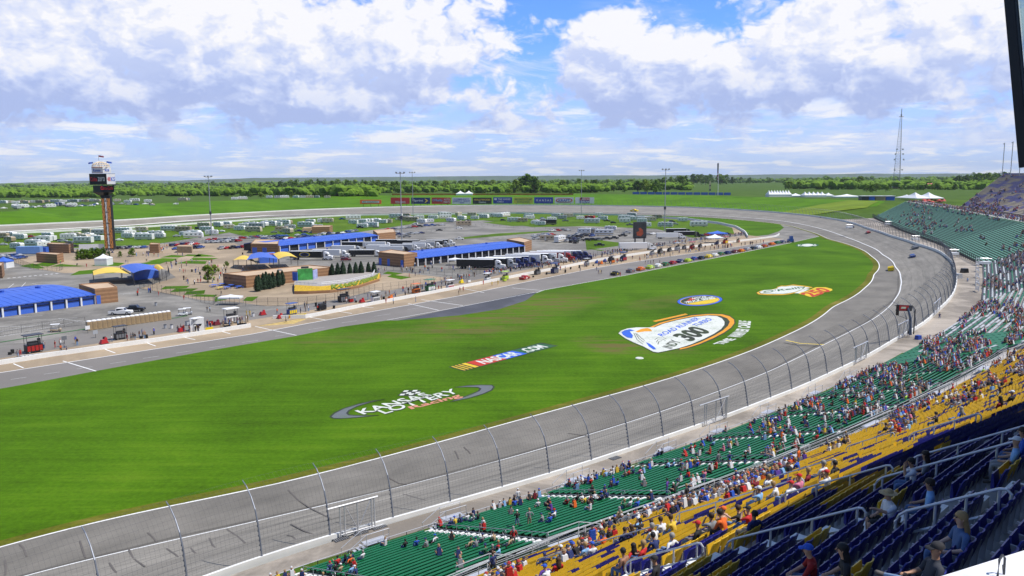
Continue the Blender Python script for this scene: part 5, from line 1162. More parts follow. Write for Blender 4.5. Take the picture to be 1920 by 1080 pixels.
    child_of(mb.build('dome_frame', M_DOME), t)
    for dx, z2 in ((-14,309),(11.5,308),(-2.5,297)):
        mb = MB(); p = cc + Vector((dx * k, 0,-1)); mb.tube([p, Vector((p.x, p.y, zt(z2 - 5)))],.1,4); child_of(mb.build('flag_pole', M_GALV), t)
        mb = MB(); f = [Vector((p.x + (i * .62) * (1 if dx > -5 else -1), p.y + .3 * math.sin(i * 2.), zt(z2 - 5) - .1 * i)) for i in range(5)]; mb.add(f + [v - up * 3.0 * k for v in f],[(i, i + 1, i + 6, i + 5) for i in range(4)]); child_of(mb.build('flag', M_BLUE2 if z2 > 300 else mat('striped_flag', (.28,.08,.12),.7)), t)
tower()
st_ = empty('flower_stage', tuple(G(560,548))); tag(st_, 'raised curved terrace with brown wall, flower bed lettering and white railing', 'stage')
base = [(552,545),(600,548),(650,543),(700,530),(714,520),(690,517),(640,522),(600,526),(560,530),(552,536)]
mb = MB(); mb.prism([(G(*p).x, G(*p).y) for p in base],0,1.5,0,1); child_of(mb.build('terrace', [mat('stage_floor', (.36,.33,.30),.7,.1,.5), M_BRK]), st_)
wl = [(552,551.5),(575,551.5),(624,549),(672,540),(712,527)]; W_ = resample(pg(wl),20); mb = MB(); k = len(W_)
mb.add([Vector((p.x, p.y, 0)) for p in W_] + [Vector((p.x, p.y, 1.0)) for p in W_],[(i, i + 1, k + i + 1, k + i) for i in range(k - 1)]); child_of(mb.build('retaining_wall', M_BRK), st_)
bt = resample(pg([(553,544.5),(600,547.5),(650,542.5),(700,529.5),(712,521)]),20); lo_ = W_; M_HEDGE = mat('hedge_green', (.16,.22,.02),.9,.45,2.5); M_FLW = mat('yellow_flowers', (.52,.33,.02),.9,.4,2.5)
mb = MB(); mb.add([Vector((p.x, p.y, .95)) for p in lo_] + [Vector((p.x, p.y, 1.9)) for p in bt],[(i, i + 1, k + i + 1, k + i) for i in range(k - 1)]); child_of(mb.build('flower_bed', M_FLW), st_)
def bedfn(f0, f1, v0, v1, dz):
    def fn(u, v):
        f = (f0 + (f1 - f0) * u) * (k - 1); i = min(int(f), k - 2); r = f - i; a = lo_[i].lerp(lo_[i + 1], r); b = bt[i].lerp(bt[i + 1], r); vv = v0 + (v1 - v0) * v; p = a.lerp(b, vv); return Vector((p.x, p.y, .95 + .95 * vv + dz))
    return fn
for dz in (.12,.22,.32): text_mesh('hedge_lettering', 'KANSAS SPEEDWAY', bedfn(.28,.97,.05,.98, dz), M_HEDGE, None, bold=.05).parent = st_ if False else None
for o in [o for o in sc.objects if o.name.startswith('hedge_lettering')]: child_of(o, st_)
mb = MB(); rl = resample(pg([(556,541),(600,544),(650,539),(698,527),(703,518)]),30)
for h in (2.6,2.1): mb.tube([Vector((p.x, p.y, h)) for p in rl],.07,4)
for p in rl: mb.tube([Vector((p.x, p.y, 1.5)), Vector((p.x, p.y, 2.6))],.05,4)
child_of(mb.build('railing', M_WHT), st_)
bk_ = empty('stage_screen', tuple(G(572,531,1.5))); tag(bk_, 'green and yellow ceremony backdrop screen with blue side wings on the stage', 'backdrop')
def upright(pa, pb, z0, z1, m, name, par, th=.25, off=0.0):
    a, b = G(pa[0], pa[1]), G(pb[0], pb[1]); n = Vector((-(b - a).y, (b - a).x, 0)).normalized() * th; o_ = -n.normalized() * off
    mb = MB(); P = [a + o_, b + o_, b + n + o_, a + n + o_]; mb.add([Vector((p.x, p.y, z0)) for p in P] + [Vector((p.x, p.y, z1)) for p in P],[(0,1,5,4),(1,2,6,5),(2,3,7,6),(3,0,4,7),(4,5,6,7)]); return child_of(mb.build(name, m), par)
upright((559,534),(587,532),1.5,5.6, mat('screen_green', (.05,.30,.06),.5,.5,.5), 'screen', bk_)
upright((560,533.6),(586,531.6),2.3,3.6, mat('screen_yellow_band', (.55,.40,.05),.5,.5,.8), 'banner_strip', bk_, .02,.06)
upright((549,534),(558,534.5),1.5,4.6, M_BLUE2, 'side_wing', bk_); upright((588,532),(596,529),1.5,4.8, mat('pale_blue_panel', (.35,.40,.65),.6,.3,.6), 'side_wing', bk_)
upright((566,533),(580,532),5.6,6.3, M_DKST, 'speaker_bar', bk_)
def cone_tree(seed, h=5.6, r=1.15):
    rg = random.Random(seed); t = empty('conifer', (0,0,-300)); mb = MB(); mb.tube([(0,0,0),(0,0,.9)],.12,5); mb.build('trunk', mat('bark', (.08,.055,.035),.9,.2,3), t)
    mb = MB()
    for i in range(520):
        f = rg.random() ** .8; z = .35 + f * (h - .35); rad = r * math.sin(min(1,(1 - f) * 1.25 + .02) * math.pi / 2) ** .8 * (1 if f > .12 else .75 + f * 2) * rg.uniform(.78,1.06); a = rg.random() * 6.283
        p = Vector((rad * math.cos(a), rad * math.sin(a), z)); s = .22; d1 = Vector((rg.gauss(0,1), rg.gauss(0,1), rg.gauss(0,1))).normalized() * s; d2 = Vector((-math.sin(a), math.cos(a),.3)) * s
        mb.add([p - d1, p + d2, p + d1 + Vector((0,0,.2)), p - d2],[(0,1,2,3)])
    mb.lathe((0,0,.3),[(r * .6,0),(r * .8, h * .2),(r * .7, h * .5),(r * .35, h * .8),(.05, h * .93)],8)
    mb.build('crown', mat('conifer_green', (.018,.045,.018),.9,.4,2), t); return t
ct = [cone_tree(i) for i in range(3)]
CT = [(6,328,388),(6,345,385),(6,378,374),(6,400,370),(6,424,368),(6,450,362),(6,490,352),(6,520,340),(6,893,287),(6,935,285),(6,975,284),(6,1025,279),(6,1070,278),(6,1110,276),(6,1165,268),(6,1207,270)]
for i, (zk, x, y) in enumerate(CT):
    p = GQ(zk, x, y); c = dup(ct[i % 3],(p.x, p.y, 0), i * 1.3,.92 + .16 * ((i * 37) % 7) / 7)
    tag(c, f'dark cone-shaped evergreen {"left of" if i < 8 else "right of"} the stage screen, {ordn[i if i < 8 else i - 8]} from the left of its row', 'tree', 'dark evergreens beside the flower stage')
for o in ct: drop(o)
a, b = G(163,619.5), G(320,598.5); nT = 18; ptp = empty('portable_toilet', (0,0,-300)); L_ = (b - a).length / nT
mb = MB(); mb.box((0,0,0),(L_ * .94,1.15,2.15)); mb.build('cabin', M_TAN, ptp); mb = MB(); mb.lathe((0,0,2.15),[(.62,0),(.60,.12),(.42,.28),(.05,.34)],10); mb.build('roof_cap', M_WHT, ptp)
mb = MB(); mb.box((0,-.6,.1),(L_ * .7,.06,1.85)); mb.build('door', mat('toilet_door', (.34,.24,.13),.7,.15,1), ptp); ang = math.atan2((b - a).y, (b - a).x)
for i in range(nT):
    p = a.lerp(b, (i + .5) / nT); tag(dup(ptp, (p.x, p.y, 0), ang), f'tan portable toilet with domed white roof, {ordn[i]} from the left in the row', 'portable toilet', 'portable toilets in a row')
drop(ptp)
def simple_box(name, px, size, rz, m, lbl, cat, z=0, extra=None):
    p = G(*px); t = empty(name, (p.x, p.y, z), rz); tag(t, lbl, cat); mb = MB(); mb.box((0,0,.25), size); mb.build('body', m, t); mb = MB()
    for sx_ in (-1,1): mb.box((sx_ * size[0] * .35,0,0),(.5, size[1] * .9,.25))
    mb.build('skid', M_DKST, t);
    for j in range(int(size[0] / 1.2)):
        pass
    return t
t = empty('banner_wall', tuple(G(150,474))); tag(t, 'long white wall with blue mountain wave banner left of the timing tower', 'banner')
upright((149,475),(196,474),.3,4.6, M_WHT, 'panel', t); upright((150,474.9),(195,473.9),.6,3.9, M_BLUE2, 'blue_field', t, .02,.12)
a, b = G(165,474.6), G(192,474); mb = MB(); P = [a.lerp(b, f) for f in np.linspace(0,1,9)]; hh = [0,.5,1.2,1.8,2.1,1.7,1.1,.5,0]; mb.add([Vector((p.x, p.y - .3,.62)) for p in P] + [Vector((p.x, p.y - .3,.63 + h)) for p, h in zip(P, hh)],[(i, i + 1,10 + i, 9 + i) for i in range(8)]); child_of(mb.build('wave', mat('pale_blue_wave', (.45,.6,.85),.5)), t)
simple_box('storage_trailer', (56,476),(11.5,3.4,3.6),.1, mat('light_blue_metal', (.16,.30,.62),.5,.08,.5), 'light blue box trailer parked by the left camping row', 'trailer')
simple_box('waste_bin', (84,474),(3,2.5,2.8),0, M_BLUE2, 'small blue cabin beside the left brown shed', 'cabin')
def tent(name, p, size, h0, h1, lbl, m=None, peaks=1, rz=0., posts=True, cat='tent', group=None, zbase=0.0):
    m = m or M_WHT; t = empty(name, (p.x, p.y, p.z), rz); tag(t, lbl, cat, group); mb = MB(); L_, W_ = size
    for i in range(peaks):
        cx2 = -L_ / 2 + L_ * (i + .5) / peaks; w2 = L_ / peaks / 2; lv = [(1,0),(.62,.28),(.36,.5),(.14,.8),(.03,1.0)]; vs = []
        for f, g_ in lv: vs += [(cx2 - w2 * f, -W_ / 2 * f, h0 + (h1 - h0) * g_),(cx2 + w2 * f, -W_ / 2 * f, h0 + (h1 - h0) * g_),(cx2 + w2 * f, W_ / 2 * f, h0 + (h1 - h0) * g_),(cx2 - w2 * f, W_ / 2 * f, h0 + (h1 - h0) * g_)]
        mb.add(vs, [(4 * a + j, 4 * a + (j + 1) % 4,4 * a + 4 + (j + 1) % 4,4 * a + 4 + j) for a in range(4) for j in range(4)] + [(16,17,18,19)])
    mb.add([(-L_ / 2, -W_ / 2, h0),(L_ / 2, -W_ / 2, h0),(L_ / 2, W_ / 2, h0),(-L_ / 2, W_ / 2, h0),(-L_ / 2, -W_ / 2, h0 - .5),(L_ / 2, -W_ / 2, h0 - .5),(L_ / 2, W_ / 2, h0 - .5),(-L_ / 2, W_ / 2, h0 - .5)],[(0,4,5,1),(1,5,6,2),(2,6,7,3),(3,7,4,0)])
    mb.build('canopy_top', m, t)
    if posts:
        for sx_ in (-1,1):
            for sy_ in (-1,1): q_ = MB(); q_.tube([(sx_ * L_ * .49, sy_ * W_ * .49,0),(sx_ * L_ * .49, sy_ * W_ * .49, h0)],.06 * max(1, L_ / 8),4); q_.build('pole', M_GALV, t)
    if not posts: q_ = MB(); q_.box((0,0,0),(L_ * .98, W_ * .98, h0 - .1)); q_.build('side_curtain', M_WHT, t)
    return t
tent('tent', G(195,497),(5.5,5.5),3.2,5.0, 'single white peaked tent in the fan zone below the tower', posts=False)
tent('tent', G(8,502),(5.5,5.5),3.0,4.8, 'blue and white peaked tent at the left edge', M_BLUE2, posts=False)
tent('tent', G(433,571),(6.5,3.4),2.4,3.1, 'low white awning above the pit crew near the fan zone corner')
tent('tent', G(853,497),(5.2,4),2.6,3.3, 'low white awning beside the fence right of the open garage')
tent('tent', G(1340,455),(9,7),3.0,4.8, 'white awning over the pit crews near the pit exit')
tent('tent', G(1345,447),(11,7),3.2,4.6, 'blue awning near the pit exit beside the parked trucks', M_BLUE2)
p = G(1199,459); t = empty('video_screen', (p.x, p.y, 0),.05); tag(t, 'large dark video screen with a red picture standing behind the white hauler', 'screen')
mb = MB(); mb.box((0,0,3.5),(7.2,1.2,9.0)); mb.build('cabinet', M_DKST, t); mb = MB(); mb.box((-.0,-.63,4.1),(6.0,.06,7.8)); mb.build('display', mat('display_dark', (.06,.06,.065),.3,.4,.4), t)
mb = MB(); mb.add([(-1.6,-.68,5.2),(.6,-.68,4.7),(1.9,-.68,6.2),(1.6,-.68,8.2),(.2,-.68,9.4),(-.8,-.68,9.0),(-.2,-.68,7.6),(-1.9,-.68,7.0)],[tuple(range(8))]); mb.build('picture', mat('display_red', (.45,.09,.04),.4,.3,.6), t)
mb = MB(); mb.tube([(-2.5,0,0),(-2.5,0,3.6)],.4,6); mb.tube([(2.5,0,0),(2.5,0,3.6)],.4,6); mb.build('leg', M_DKST, t)
def light_pole(px, py, top, Y_off=0, lbl='', big=True, zb=0.0, lean=0):
    p = G(px, py, zb); k = p.y / F_PX * 1.02; h = (py - top) * k; t = empty('light_pole', (p.x, p.y, zb)); tag(t, lbl, 'light pole', 'tall steel light poles in the infield')
    mb = MB(); mb.tube([(0,0,0),(0,0, h * .45),(0,0, h)],[.40,.32,.20] if big else [.3,.25,.2],6); mb.build('pole', M_GALV, t)
    mb = MB(); mb.lathe((0,0, h * .36),[(.8,0),(.8,2.0)],6); mb.build('junction_box', M_DKST, t)
    mb = MB(); mb.tube([(-2.2,0, h),(2.2,0, h)],.16,4); mb.tube([(0,-1.6, h - .6),(0,1.6, h - .6)],.16,4); mb.build('crossarm', M_GALV, t)
    for dx in (-2.2,0,2.2): q_ = MB(); q_.box((dx, -.2, h + .05),(1.1,.8,.8)); q_.build('floodlight', M_GALV, t)
for a in [(397,441,335, 'tall light pole above the left camping rows'),(754,459,329, 'tall light pole in front of the middle garage row'),(775,413,327, 'tall light pole behind the camping field, left of the billboards middle'),(1090,404,323, 'tall light pole behind the camping field below the orange rimmed billboard'),(1246,434,322, 'tall light pole above the right camping rows')]: light_pole(a[0], a[1], a[2], lbl=a[3])
# ================================================================== VEHICLES (local +X is the nose)
M_TYRE = mat('tyre_rubber', (.02,.02,.02),.8); M_RIM = mat('wheel_rim', (.45,.45,.47),.35, metal=.6); M_CHR = mat('chrome', (.7,.7,.72),.2, metal=.9)
PAINT = {k: mat('paint_' + k, c, .35,0,1, spec=.5) for k, c in dict(white=(.80,.80,.80), silver=(.40,.42,.45), grey=(.16,.17,.19), black=(.015,.016,.02), blue=(.03,.08,.30), red=(.38,.02,.02), green=(.03,.16,.06), tan=(.40,.32,.22), yellow=(.78,.58,.02), lime=(.45,.62,.05), orange=(.70,.17,.02), navy=(.02,.03,.12), maroon=(.15,.02,.03), beige=(.55,.48,.36)).items()}
def wheel(parent, x, y, r, w=.22):
    mb = MB(); n = 10
    vs = [(x + r * math.cos(2 * math.pi * j / n), y + s * w / 2, r + r * math.sin(2 * math.pi * j / n)) for s in (-1,1) for j in range(n)]
    mb.add(vs, [(j, (j + 1) % n, n + (j + 1) % n, n + j) for j in range(n)] + [tuple(range(n - 1,-1,-1)), tuple(range(n, 2 * n))]);
    s = 1 if y > 0 else -1; vs = [(x + r * .55 * math.cos(2 * math.pi * j / 8), y + s * (w / 2 + .012), r + r * .55 * math.sin(2 * math.pi * j / 8)) for j in range(8)]
    mb.add(vs, [tuple(range(8)) if s > 0 else tuple(range(7,-1,-1))],1); return mb.build('wheel', [M_TYRE, M_RIM], parent)
def shell(mb, prof, w, wtop=None, mi=0, zsh=1.0):
    """closed side profile (x,z); narrows above zsh"""
    wt_ = wtop or w; n = len(prof); f = lambda z: w if z <= zsh else wt_
    vs = [(x, -f(z) / 2, z) for x, z in prof] + [(x, f(z) / 2, z) for x, z in prof]
    mb.add(vs, [tuple(range(n)), tuple(range(2 * n - 1, n - 1,-1))] + [(i, n + i, n + (i + 1) % n, (i + 1) % n) for i in range(n)], mi)
def glasshouse(parent, x0, x1, xt0, xt1, z0, z1, w, wt_, m=None):
    """windscreen, rear window and side windows as one glazed band set just proud of the cabin"""
    e = .012; mb = MB(); A = [(x0, -w / 2, z0),(x1, -w / 2, z0),(xt1, -wt_ / 2, z1),(xt0, -wt_ / 2, z1)]; B_ = [(x, -y, z) for x, y, z in A]
    ins = lambda P, f=.10: [tuple(Vector(p).lerp(sum(map(Vector, P), Vector()) / 4, f)) for p in P]
    for P, o_ in ((A, (0, -e, 0)),(B_[::-1],(0, e, 0)),([A[1], B_[1], B_[2], A[2]],(e, 0, e)),([B_[0], A[0], A[3], B_[3]],(-e, 0, e))):
        P = ins(P); mb.add([tuple(Vector(p) + Vector(o_)) for p in P],[(0,1,2,3)])
    return mb.build('windows', m or M_VGLASS, parent)
def lamps(parent, xf, xr, w, z):
    for x, m, nm in ((xf, M_CHR, 'headlight'),(xr, mat('tail_lamp', (.4,.01,.01),.3), 'tail_light')):
        for s in (-1,1): mb = MB(); mb.box((x, s * w * .38, z),(.06,.26,.14)); mb.build(nm, m, parent)
def mk_sedan():
    t = MB(); shell(t, [(-2.3,.35),(-2.35,.75),(-2.2,.95),(-1.35,1.0),(-.75,1.42),(.45,1.43),(1.1,.98),(2.1,.82),(2.35,.62),(2.35,.32)],1.8,1.5,0,1.02); o = t.build('parked_car', [PAINT['silver']]); o.location.z = -300
    glasshouse(o, -1.30,1.08,-.78,.47,1.0,1.40,1.74,1.46); [wheel(o, x, y, .33) for x in (-1.45,1.45) for y in (-.82,.82)]; lamps(o, 2.35,-2.34,1.8,.62); return o
def mk_suv():
    t = MB(); shell(t, [(-2.35,.4),(-2.38,1.0),(-2.2,1.72),(.5,1.75),(1.15,1.15),(2.25,1.02),(2.4,.75),(2.4,.4)],1.9,1.65,0,1.2); o = t.build('parked_car', [PAINT['black']]); o.location.z = -300
    glasshouse(o, -2.28,1.1,-2.15,.52,1.1,1.7,1.86,1.66); [wheel(o, x, y, .38) for x in (-1.5,1.5) for y in (-.86,.86)]; lamps(o, 2.4,-2.38,1.9,.8); return o
def mk_pickup(name='pickup_truck'):
    t = MB(); shell(t, [(-2.9,.5),(-2.9,1.12),(-1.0,1.12),(-.95,1.80),(.85,1.82),(1.35,1.18),(2.7,1.08),(2.85,.8),(2.85,.45)],1.95,1.7,0,1.2); t.box((-1.95,0,1.13),(1.75,1.6,.012),1); o = t.build(name, [PAINT['white'], M_DKST]); o.location.z = -300
    glasshouse(o, -.95,1.32,-.93,.87,1.2,1.78,1.9,1.70); [wheel(o, x, y, .42,.26) for x in (-1.8,1.8) for y in (-.87,.87)]; lamps(o, 2.86,-2.9,1.95,.85); return o
def mk_trailer_rv():
    t = MB(); shell(t, [(-3.7,.55),(-3.8,2.9),(-3.6,3.1),(3.1,3.1),(3.75,2.5),(3.6,.9),(3.3,.55)],2.45,2.4,0,1); t.box((-1,0,3.1),(1.0,.8,.3),1); t.box((1.7,.1,3.1),(.6,.6,.2),1); o = t.build('camper_trailer', [PAINT['white'], M_WHT]); o.location.z = -300
    mb = MB(); [mb.box((x, s * 1.232,1.75),(.8,.02,.42)) for x in (-2.4,.2,2.2) for s in (-1,1)]; mb.build('windows', M_VGLASS, o); mb = MB(); mb.box((-1.0,-1.24,.6),(.75,.03,1.95)); mb.build('door', mat('rv_door', (.5,.5,.5),.5), o)
    mb = MB(); [mb.box((0, s * 1.235,1.05),(7.2,.02,.22)) for s in (-1,1)]; mb.build('stripe', PAINT['silver'], o); [wheel(o, x, y, .36) for x in (-.9,-.1) for y in (-1.1,1.1)]; mb = MB(); mb.tube([(3.4,-.8,.5),(4.9,0,.5),(3.4,.8,.5)],.06,4); mb.build('tow_bar', M_DKST, o); return o
def mk_motorhome():
    t = MB(); shell(t, [(-5.2,.5),(-5.3,3.3),(-5.1,3.45),(4.7,3.45),(5.2,2.9),(5.35,1.5),(5.3,.5)],2.55,2.5,0,1); t.box((-2,0,3.45),(1.1,.9,.32),1); t.box((2,0,3.45),(1.1,.9,.32),1); o = t.build('motorhome', [PAINT['beige'], M_WHT]); o.location.z = -300
    mb = MB(); [mb.box((x, s * 1.282,2.1),(1.1,.02,.5)) for x in (-3.4,-.8,1.6,3.9) for s in (-1,1)]; mb.add([(5.27,-1.15,1.7),(5.27,1.15,1.7),(5.03,1.1,3.1),(5.03,-1.1,3.1)],[(0,1,2,3)]); mb.build('windows', M_VGLASS, o)
    mb = MB(); [mb.box((-.2, s * 1.29,.9),(10.2,.02,.5)) for s in (-1,1)]; mb.build('stripe', PAINT['tan'], o); [wheel(o, x, y, .48,.3) for x in (-3,3.4) for y in (-1.1,1.1)]; return o
def mk_hauler():
    t = empty('team_hauler', (0,0,-300)); mb = MB(); mb.box((-3.8,0,1.15),(15.2,2.6,2.95)); mb.build('trailer_body', PAINT['black'], t); mb = MB(); mb.box((-3.8,0,4.1),(15.2,2.6,.06)); mb.build('trailer_roof', M_WHT, t)
    mb = MB(); shell(mb, [(4.7,.9),(4.6,3.7),(5.0,3.9),(6.3,3.6),(6.9,2.9),(7.1,2.1),(8.6,1.95),(8.9,1.2),(8.9,.5),(4.7,.5)],2.4,2.2,0,2.2); mb.build('tractor_cab', PAINT['white'], t)
    mb = MB(); mb.add([(7.05,-1.0,2.2),(7.05,1.0,2.2),(6.92,.95,2.95),(6.92,-.95,2.95)],[(0,1,2,3)]); [mb.box((6.2, s * 1.19,2.15),(1.0,.03,.7)) for s in (-1,1)]; mb.build('windows', M_VGLASS, t)
    mb = MB(); mb.box((8.92,0,.75),(.08,1.5,1.05)); [mb.tube([(4.85, s * 1.25,.9),(4.85, s * 1.25,4.0)],.09,6) for s in (-1,1)]; mb.build('grille', M_CHR, t)
    for x in (-9.6,-8.3,4.6,5.8,8.0):
        for y in (-1.1,1.1): wheel(t, x, y, .52,.34)
    return t
def mk_racetruck(stock=False):
    t = MB()
    if stock: shell(t, [(-2.4,.2),(-2.5,.9),(-1.5,.95),(-.8,1.3),(.4,1.3),(1.2,.88),(2.4,.62),(2.55,.2)],1.95,1.5,0,.96)
    else: shell(t, [(-2.55,.2),(-2.6,1.02),(-1.1,1.04),(-.85,1.5),(.35,1.5),(1.15,.98),(2.4,.78),(2.6,.2)],1.98,1.6,0,1.05)
    t.box((-2.5,0,.98),(.12,1.9,.18),1)
    for s in (-1,1): t.box((-.1, s * .993,.35),(.9,.012,.5),1)
    o = t.build('race_truck' if not stock else 'race_car', [PAINT['red'], PAINT['white']]); o.location.z = -300
    glasshouse(o, -1.3 if stock else -1.02,1.15,-.8,.38,.97 if stock else 1.06,1.27 if stock else 1.47,1.9,1.55); [wheel(o, x, y, .34,.3) for x in (-1.5,1.5) for y in (-.86,.86)]; return o
SED, SUV, PIC, TRV, MOT, HAU, RTR, RCA = mk_sedan(), mk_suv(), mk_pickup(), mk_trailer_rv(), mk_motorhome(), mk_hauler(), mk_racetruck(), mk_racetruck(True)
PROTO = dict(sed=SED, suv=SUV, pic=PIC, trv=TRV, mot=MOT)
KN = dict(sed='car', suv='sport utility vehicle', pic='pickup truck', trv='camper trailer', mot='motorhome')
rv = random.Random(11)
def place(kind, p, rz, col, where, group, scale=1.0, slot=0, z=None, cat=None, part=None):
    o = dup(PROTO[kind],(p.x, p.y, p.z if z is None else z), rz, scale); recolor(o, None, slot, PAINT[col])
    tag(o, f'{col} {KN[kind]} {where}', cat or KN[kind].replace('sport utility vehicle', 'car'), group); return o
RVS1 = [(75,690),(155,670),(360,655),(330,690),(325,725),(130,740),(515,670),(655,625),(740,635),(635,675),(730,680),(670,660),(925,625),(970,640),(1065,610),(1170,645),(1195,660),(1390,645),(1460,645),(1535,580),(1550,610),(1640,575),(1700,570),(1720,590),(1830,580),(90,655),(20,660),(380,680),(560,655)]
RVS2 = [(160,570),(205,560),(375,580),(410,550),(500,545),(540,545),(190,610),(730,525),(730,555),(800,550),(850,545),(800,585),(860,580),(950,550),(985,548),(1050,510),(1130,500),(1135,525),(1225,520),(1245,550),(1300,545),(1400,490),(1330,520),(1420,515),(1465,540),(1520,495),(1545,525),(1620,495),(1640,520),(1710,510),(1820,505),(1870,500),(905,545),(240,625),(60,575),(100,570)]
RVS3 = [(125,510),(80,540),(270,562),(330,500),(420,505),(515,520),(585,525),(650,495),(680,525),(600,550),(850,525),(845,545),(900,500),(985,530),(1090,515),(1000,577),(1150,577),(1400,575),(1280,537),(930,530),(1040,535),(740,605),(690,640),(650,632),(600,625),(540,628),(265,683),(360,690)]
cols = ['white', 'white', 'white', 'white', 'beige', 'beige', 'silver', 'white', 'tan', 'white']
SC_RV = 1.12
for zk, lst, where in ((1, RVS1, 'in the left camping rows'),(2, RVS2, 'in the middle camping rows'),(3, RVS3, 'in the right camping rows')):
    for i, (x, y) in enumerate(lst):
        p = GQ(zk, x, y + 6); kind = 'trv' if rv.random() < .68 else 'mot'; col = rv.choice(cols)
        if zk == 3 and (x, y) == (585,525): col = 'red'
        if zk == 3 and (x, y) in ((270,562),): col = 'black'
        place(kind, p, rv.choice([-.25,-.15,.1,2.95,3.0,1.1,-.6]) + rv.uniform(-.12,.12), col, where, 'campers and motorhomes in the infield', rv.uniform(.9,1.12) * SC_RV)
for i in range(70):   # further campers and cars filling the grass rows
    x = rv.uniform(0,1330); yc = np.interp(x, [0,250,480,700,960,1160,1330],[452,440,426,413,408,412,422]); y = yc + rv.uniform(-5,14) * (1 if x < 1100 else .7)
    k_ = rv.choice(['trv', 'trv', 'mot', 'sed', 'pic', 'suv']); place(k_, G(x, y), rv.choice([-.2,.1,3.0]), rv.choice(cols if k_ in ('trv', 'mot') else ['silver', 'grey', 'white', 'black', 'blue']), 'between the camping rows', 'campers and motorhomes in the infield' if k_ in ('trv', 'mot') else 'parked cars in the infield', SC_RV if k_ in ('trv', 'mot') else 1.0)
TOP = [(1, x, 392 + (y - 400) * .5) for x, y in [(25,430),(75,425),(120,435),(165,425),(200,430),(250,420),(300,425),(350,415),(395,410),(430,415),(475,415),(520,410),(560,412),(600,405),(640,408),(690,405),(730,405),(880,400),(1010,398)]] + [(1,960,403),(1,1110,398),(1,1370,386),(1,1400,385),(1,1760,378),(1,1820,376)] + [(2, x, 366) for x in (100,160,215,300,350,400,455,535)]
for i, (zk, x, y) in enumerate(TOP):
    p = TG(*q(zk, x, y)); p.z = on_terrain(p.x, p.y) - .05
    place('trv' if i % 3 else 'mot', p, rv.uniform(-.4,.4), rv.choice(cols), 'on the crest of the far grass bank', 'campers on the bank crest', 1.1)
for i in range(46):
    x = rv.uniform(0,212) if i < 38 else rv.uniform(212,330); p = TG(x, 386.5 + (0 if x > 200 else (200 - x) * .02) - rv.uniform(0,4) + (212 - min(x, 212)) * .015); p.z = on_terrain(p.x, p.y)
    place(rv.choice(['sed', 'suv', 'pic', 'trv']), p, rv.uniform(0,6.28), rv.choice(['white', 'white', 'silver', 'grey', 'beige', 'blue', 'white']), 'in the packed parking behind the far left bank', 'vehicles behind the far left bank', 1.15)
def row(zk, x0, y0, x1, y1, n, rz, where, pool, kinds=('sed', 'suv', 'sed', 'pic'), sc_=1.0):
    for i in range(n):
        f = i / max(1, n - 1); p = GQ(zk, x0 + (x1 - x0) * f, y0 + (y1 - y0) * f + 5); place(rv.choice(kinds), p, rz + rv.uniform(-.05,.05), rv.choice(pool), where, 'parked cars in the infield', sc_)
P1 = ['silver', 'white', 'grey', 'blue', 'black', 'silver', 'red', 'navy']; P2 = ['black', 'black', 'navy', 'grey', 'silver', 'black']
row(1,1565,698,1790,688,7,1.2, 'in the lot right of the fan zone, back row', P1); row(1,1570,680,1770,676,6,1.2, 'in the lot right of the fan zone, rearmost row', P1); row(1,1300,722,1470,712,6,1.2, 'in the lot behind the fan zone', P1)
row(1,1665,745,1875,732,6,1.2, 'in the lot right of the fan zone, front row', P1); row(1,1820,668,1910,662,4,.3, 'at the edge of the camping grass', P1)
row(1,20,830,165,815,6,1.1, 'in the row near the left edge', ['blue', 'navy', 'silver', 'blue']); row(1,20,805,150,800,5,1.1, 'in the second row near the left edge', ['white', 'silver', 'blue'])
row(2,15,660,225,650,8,1.2, 'in the long row left of the middle garage', P1); row(2,310,645,360,640,2,1.2, 'in the lot by the restroom block', P1); row(2,480,638,650,628,6,1.2, 'in the lot beyond the middle garage', P1); row(2,690,620,750,612,3,1.2, 'in the lot beside the middle campers', P1)
row(2,990,600,1230,578,7,.4, 'along the edge of the camping grass', P1); row(2,1280,572,1400,566,4,.4, 'along the edge of the camping grass', P1); row(2,1070,640,1240,628,6,.4, 'in the paved lot behind the middle garage', P1); row(2,1090,655,1130,655,2,.4, 'in the paved lot behind the middle garage', P1)
row(2,320,615,420,625,3,.4, 'beside the middle campers', P1)
row(3,180,672,300,676,3,.3, 'in the truck lot beside the silver motorhomes', P2); row(3,410,690,480,700,3,1.2, 'in the dark row of the truck lot', P2,('pic', 'suv')); row(3,400,672,500,680,4,1.2, 'in the dark row of the truck lot', P2,('pic', 'suv')); row(3,430,655,520,660,4,1.2, 'in the dark row of the truck lot', P2,('pic', 'suv')); row(3,560,682,655,678,3,.2, 'in the truck lot', P2,('pic', 'suv')); row(3,710,672,765,668,2,.2, 'in the truck lot', P2,('pic',)); row(3,490,640,600,650,4,1.0, 'in the truck lot, rear row', P1)
for (x, y, c, k, w_) in [(655,722,'black','pic','alone in front of the truck lot'),(1115,658,'maroon','pic','beside the white box trailer'),(1610,640,'black','pic','near the pit exit wall'),(830,650,'black','pic','left of the video screen'),(860,628,'silver','pic','left of the video screen, rear'),(235,522,'silver','sed','on the far camping grass, left'),(375,518,'silver','sed','on the far camping grass, middle'),(180,542,'black','pic','on the far camping grass beside a white van'),(760,552,'black','suv','on the far camping grass beside campers'),(1200,543,'black','suv','on the far camping grass, right'),(1285,535,'navy','pic','on the far camping grass by the fence, right')]: place(k, GQ(3, x, y + 4),.1 + rv.uniform(-.2,.2), c, w_, 'parked cars in the infield')
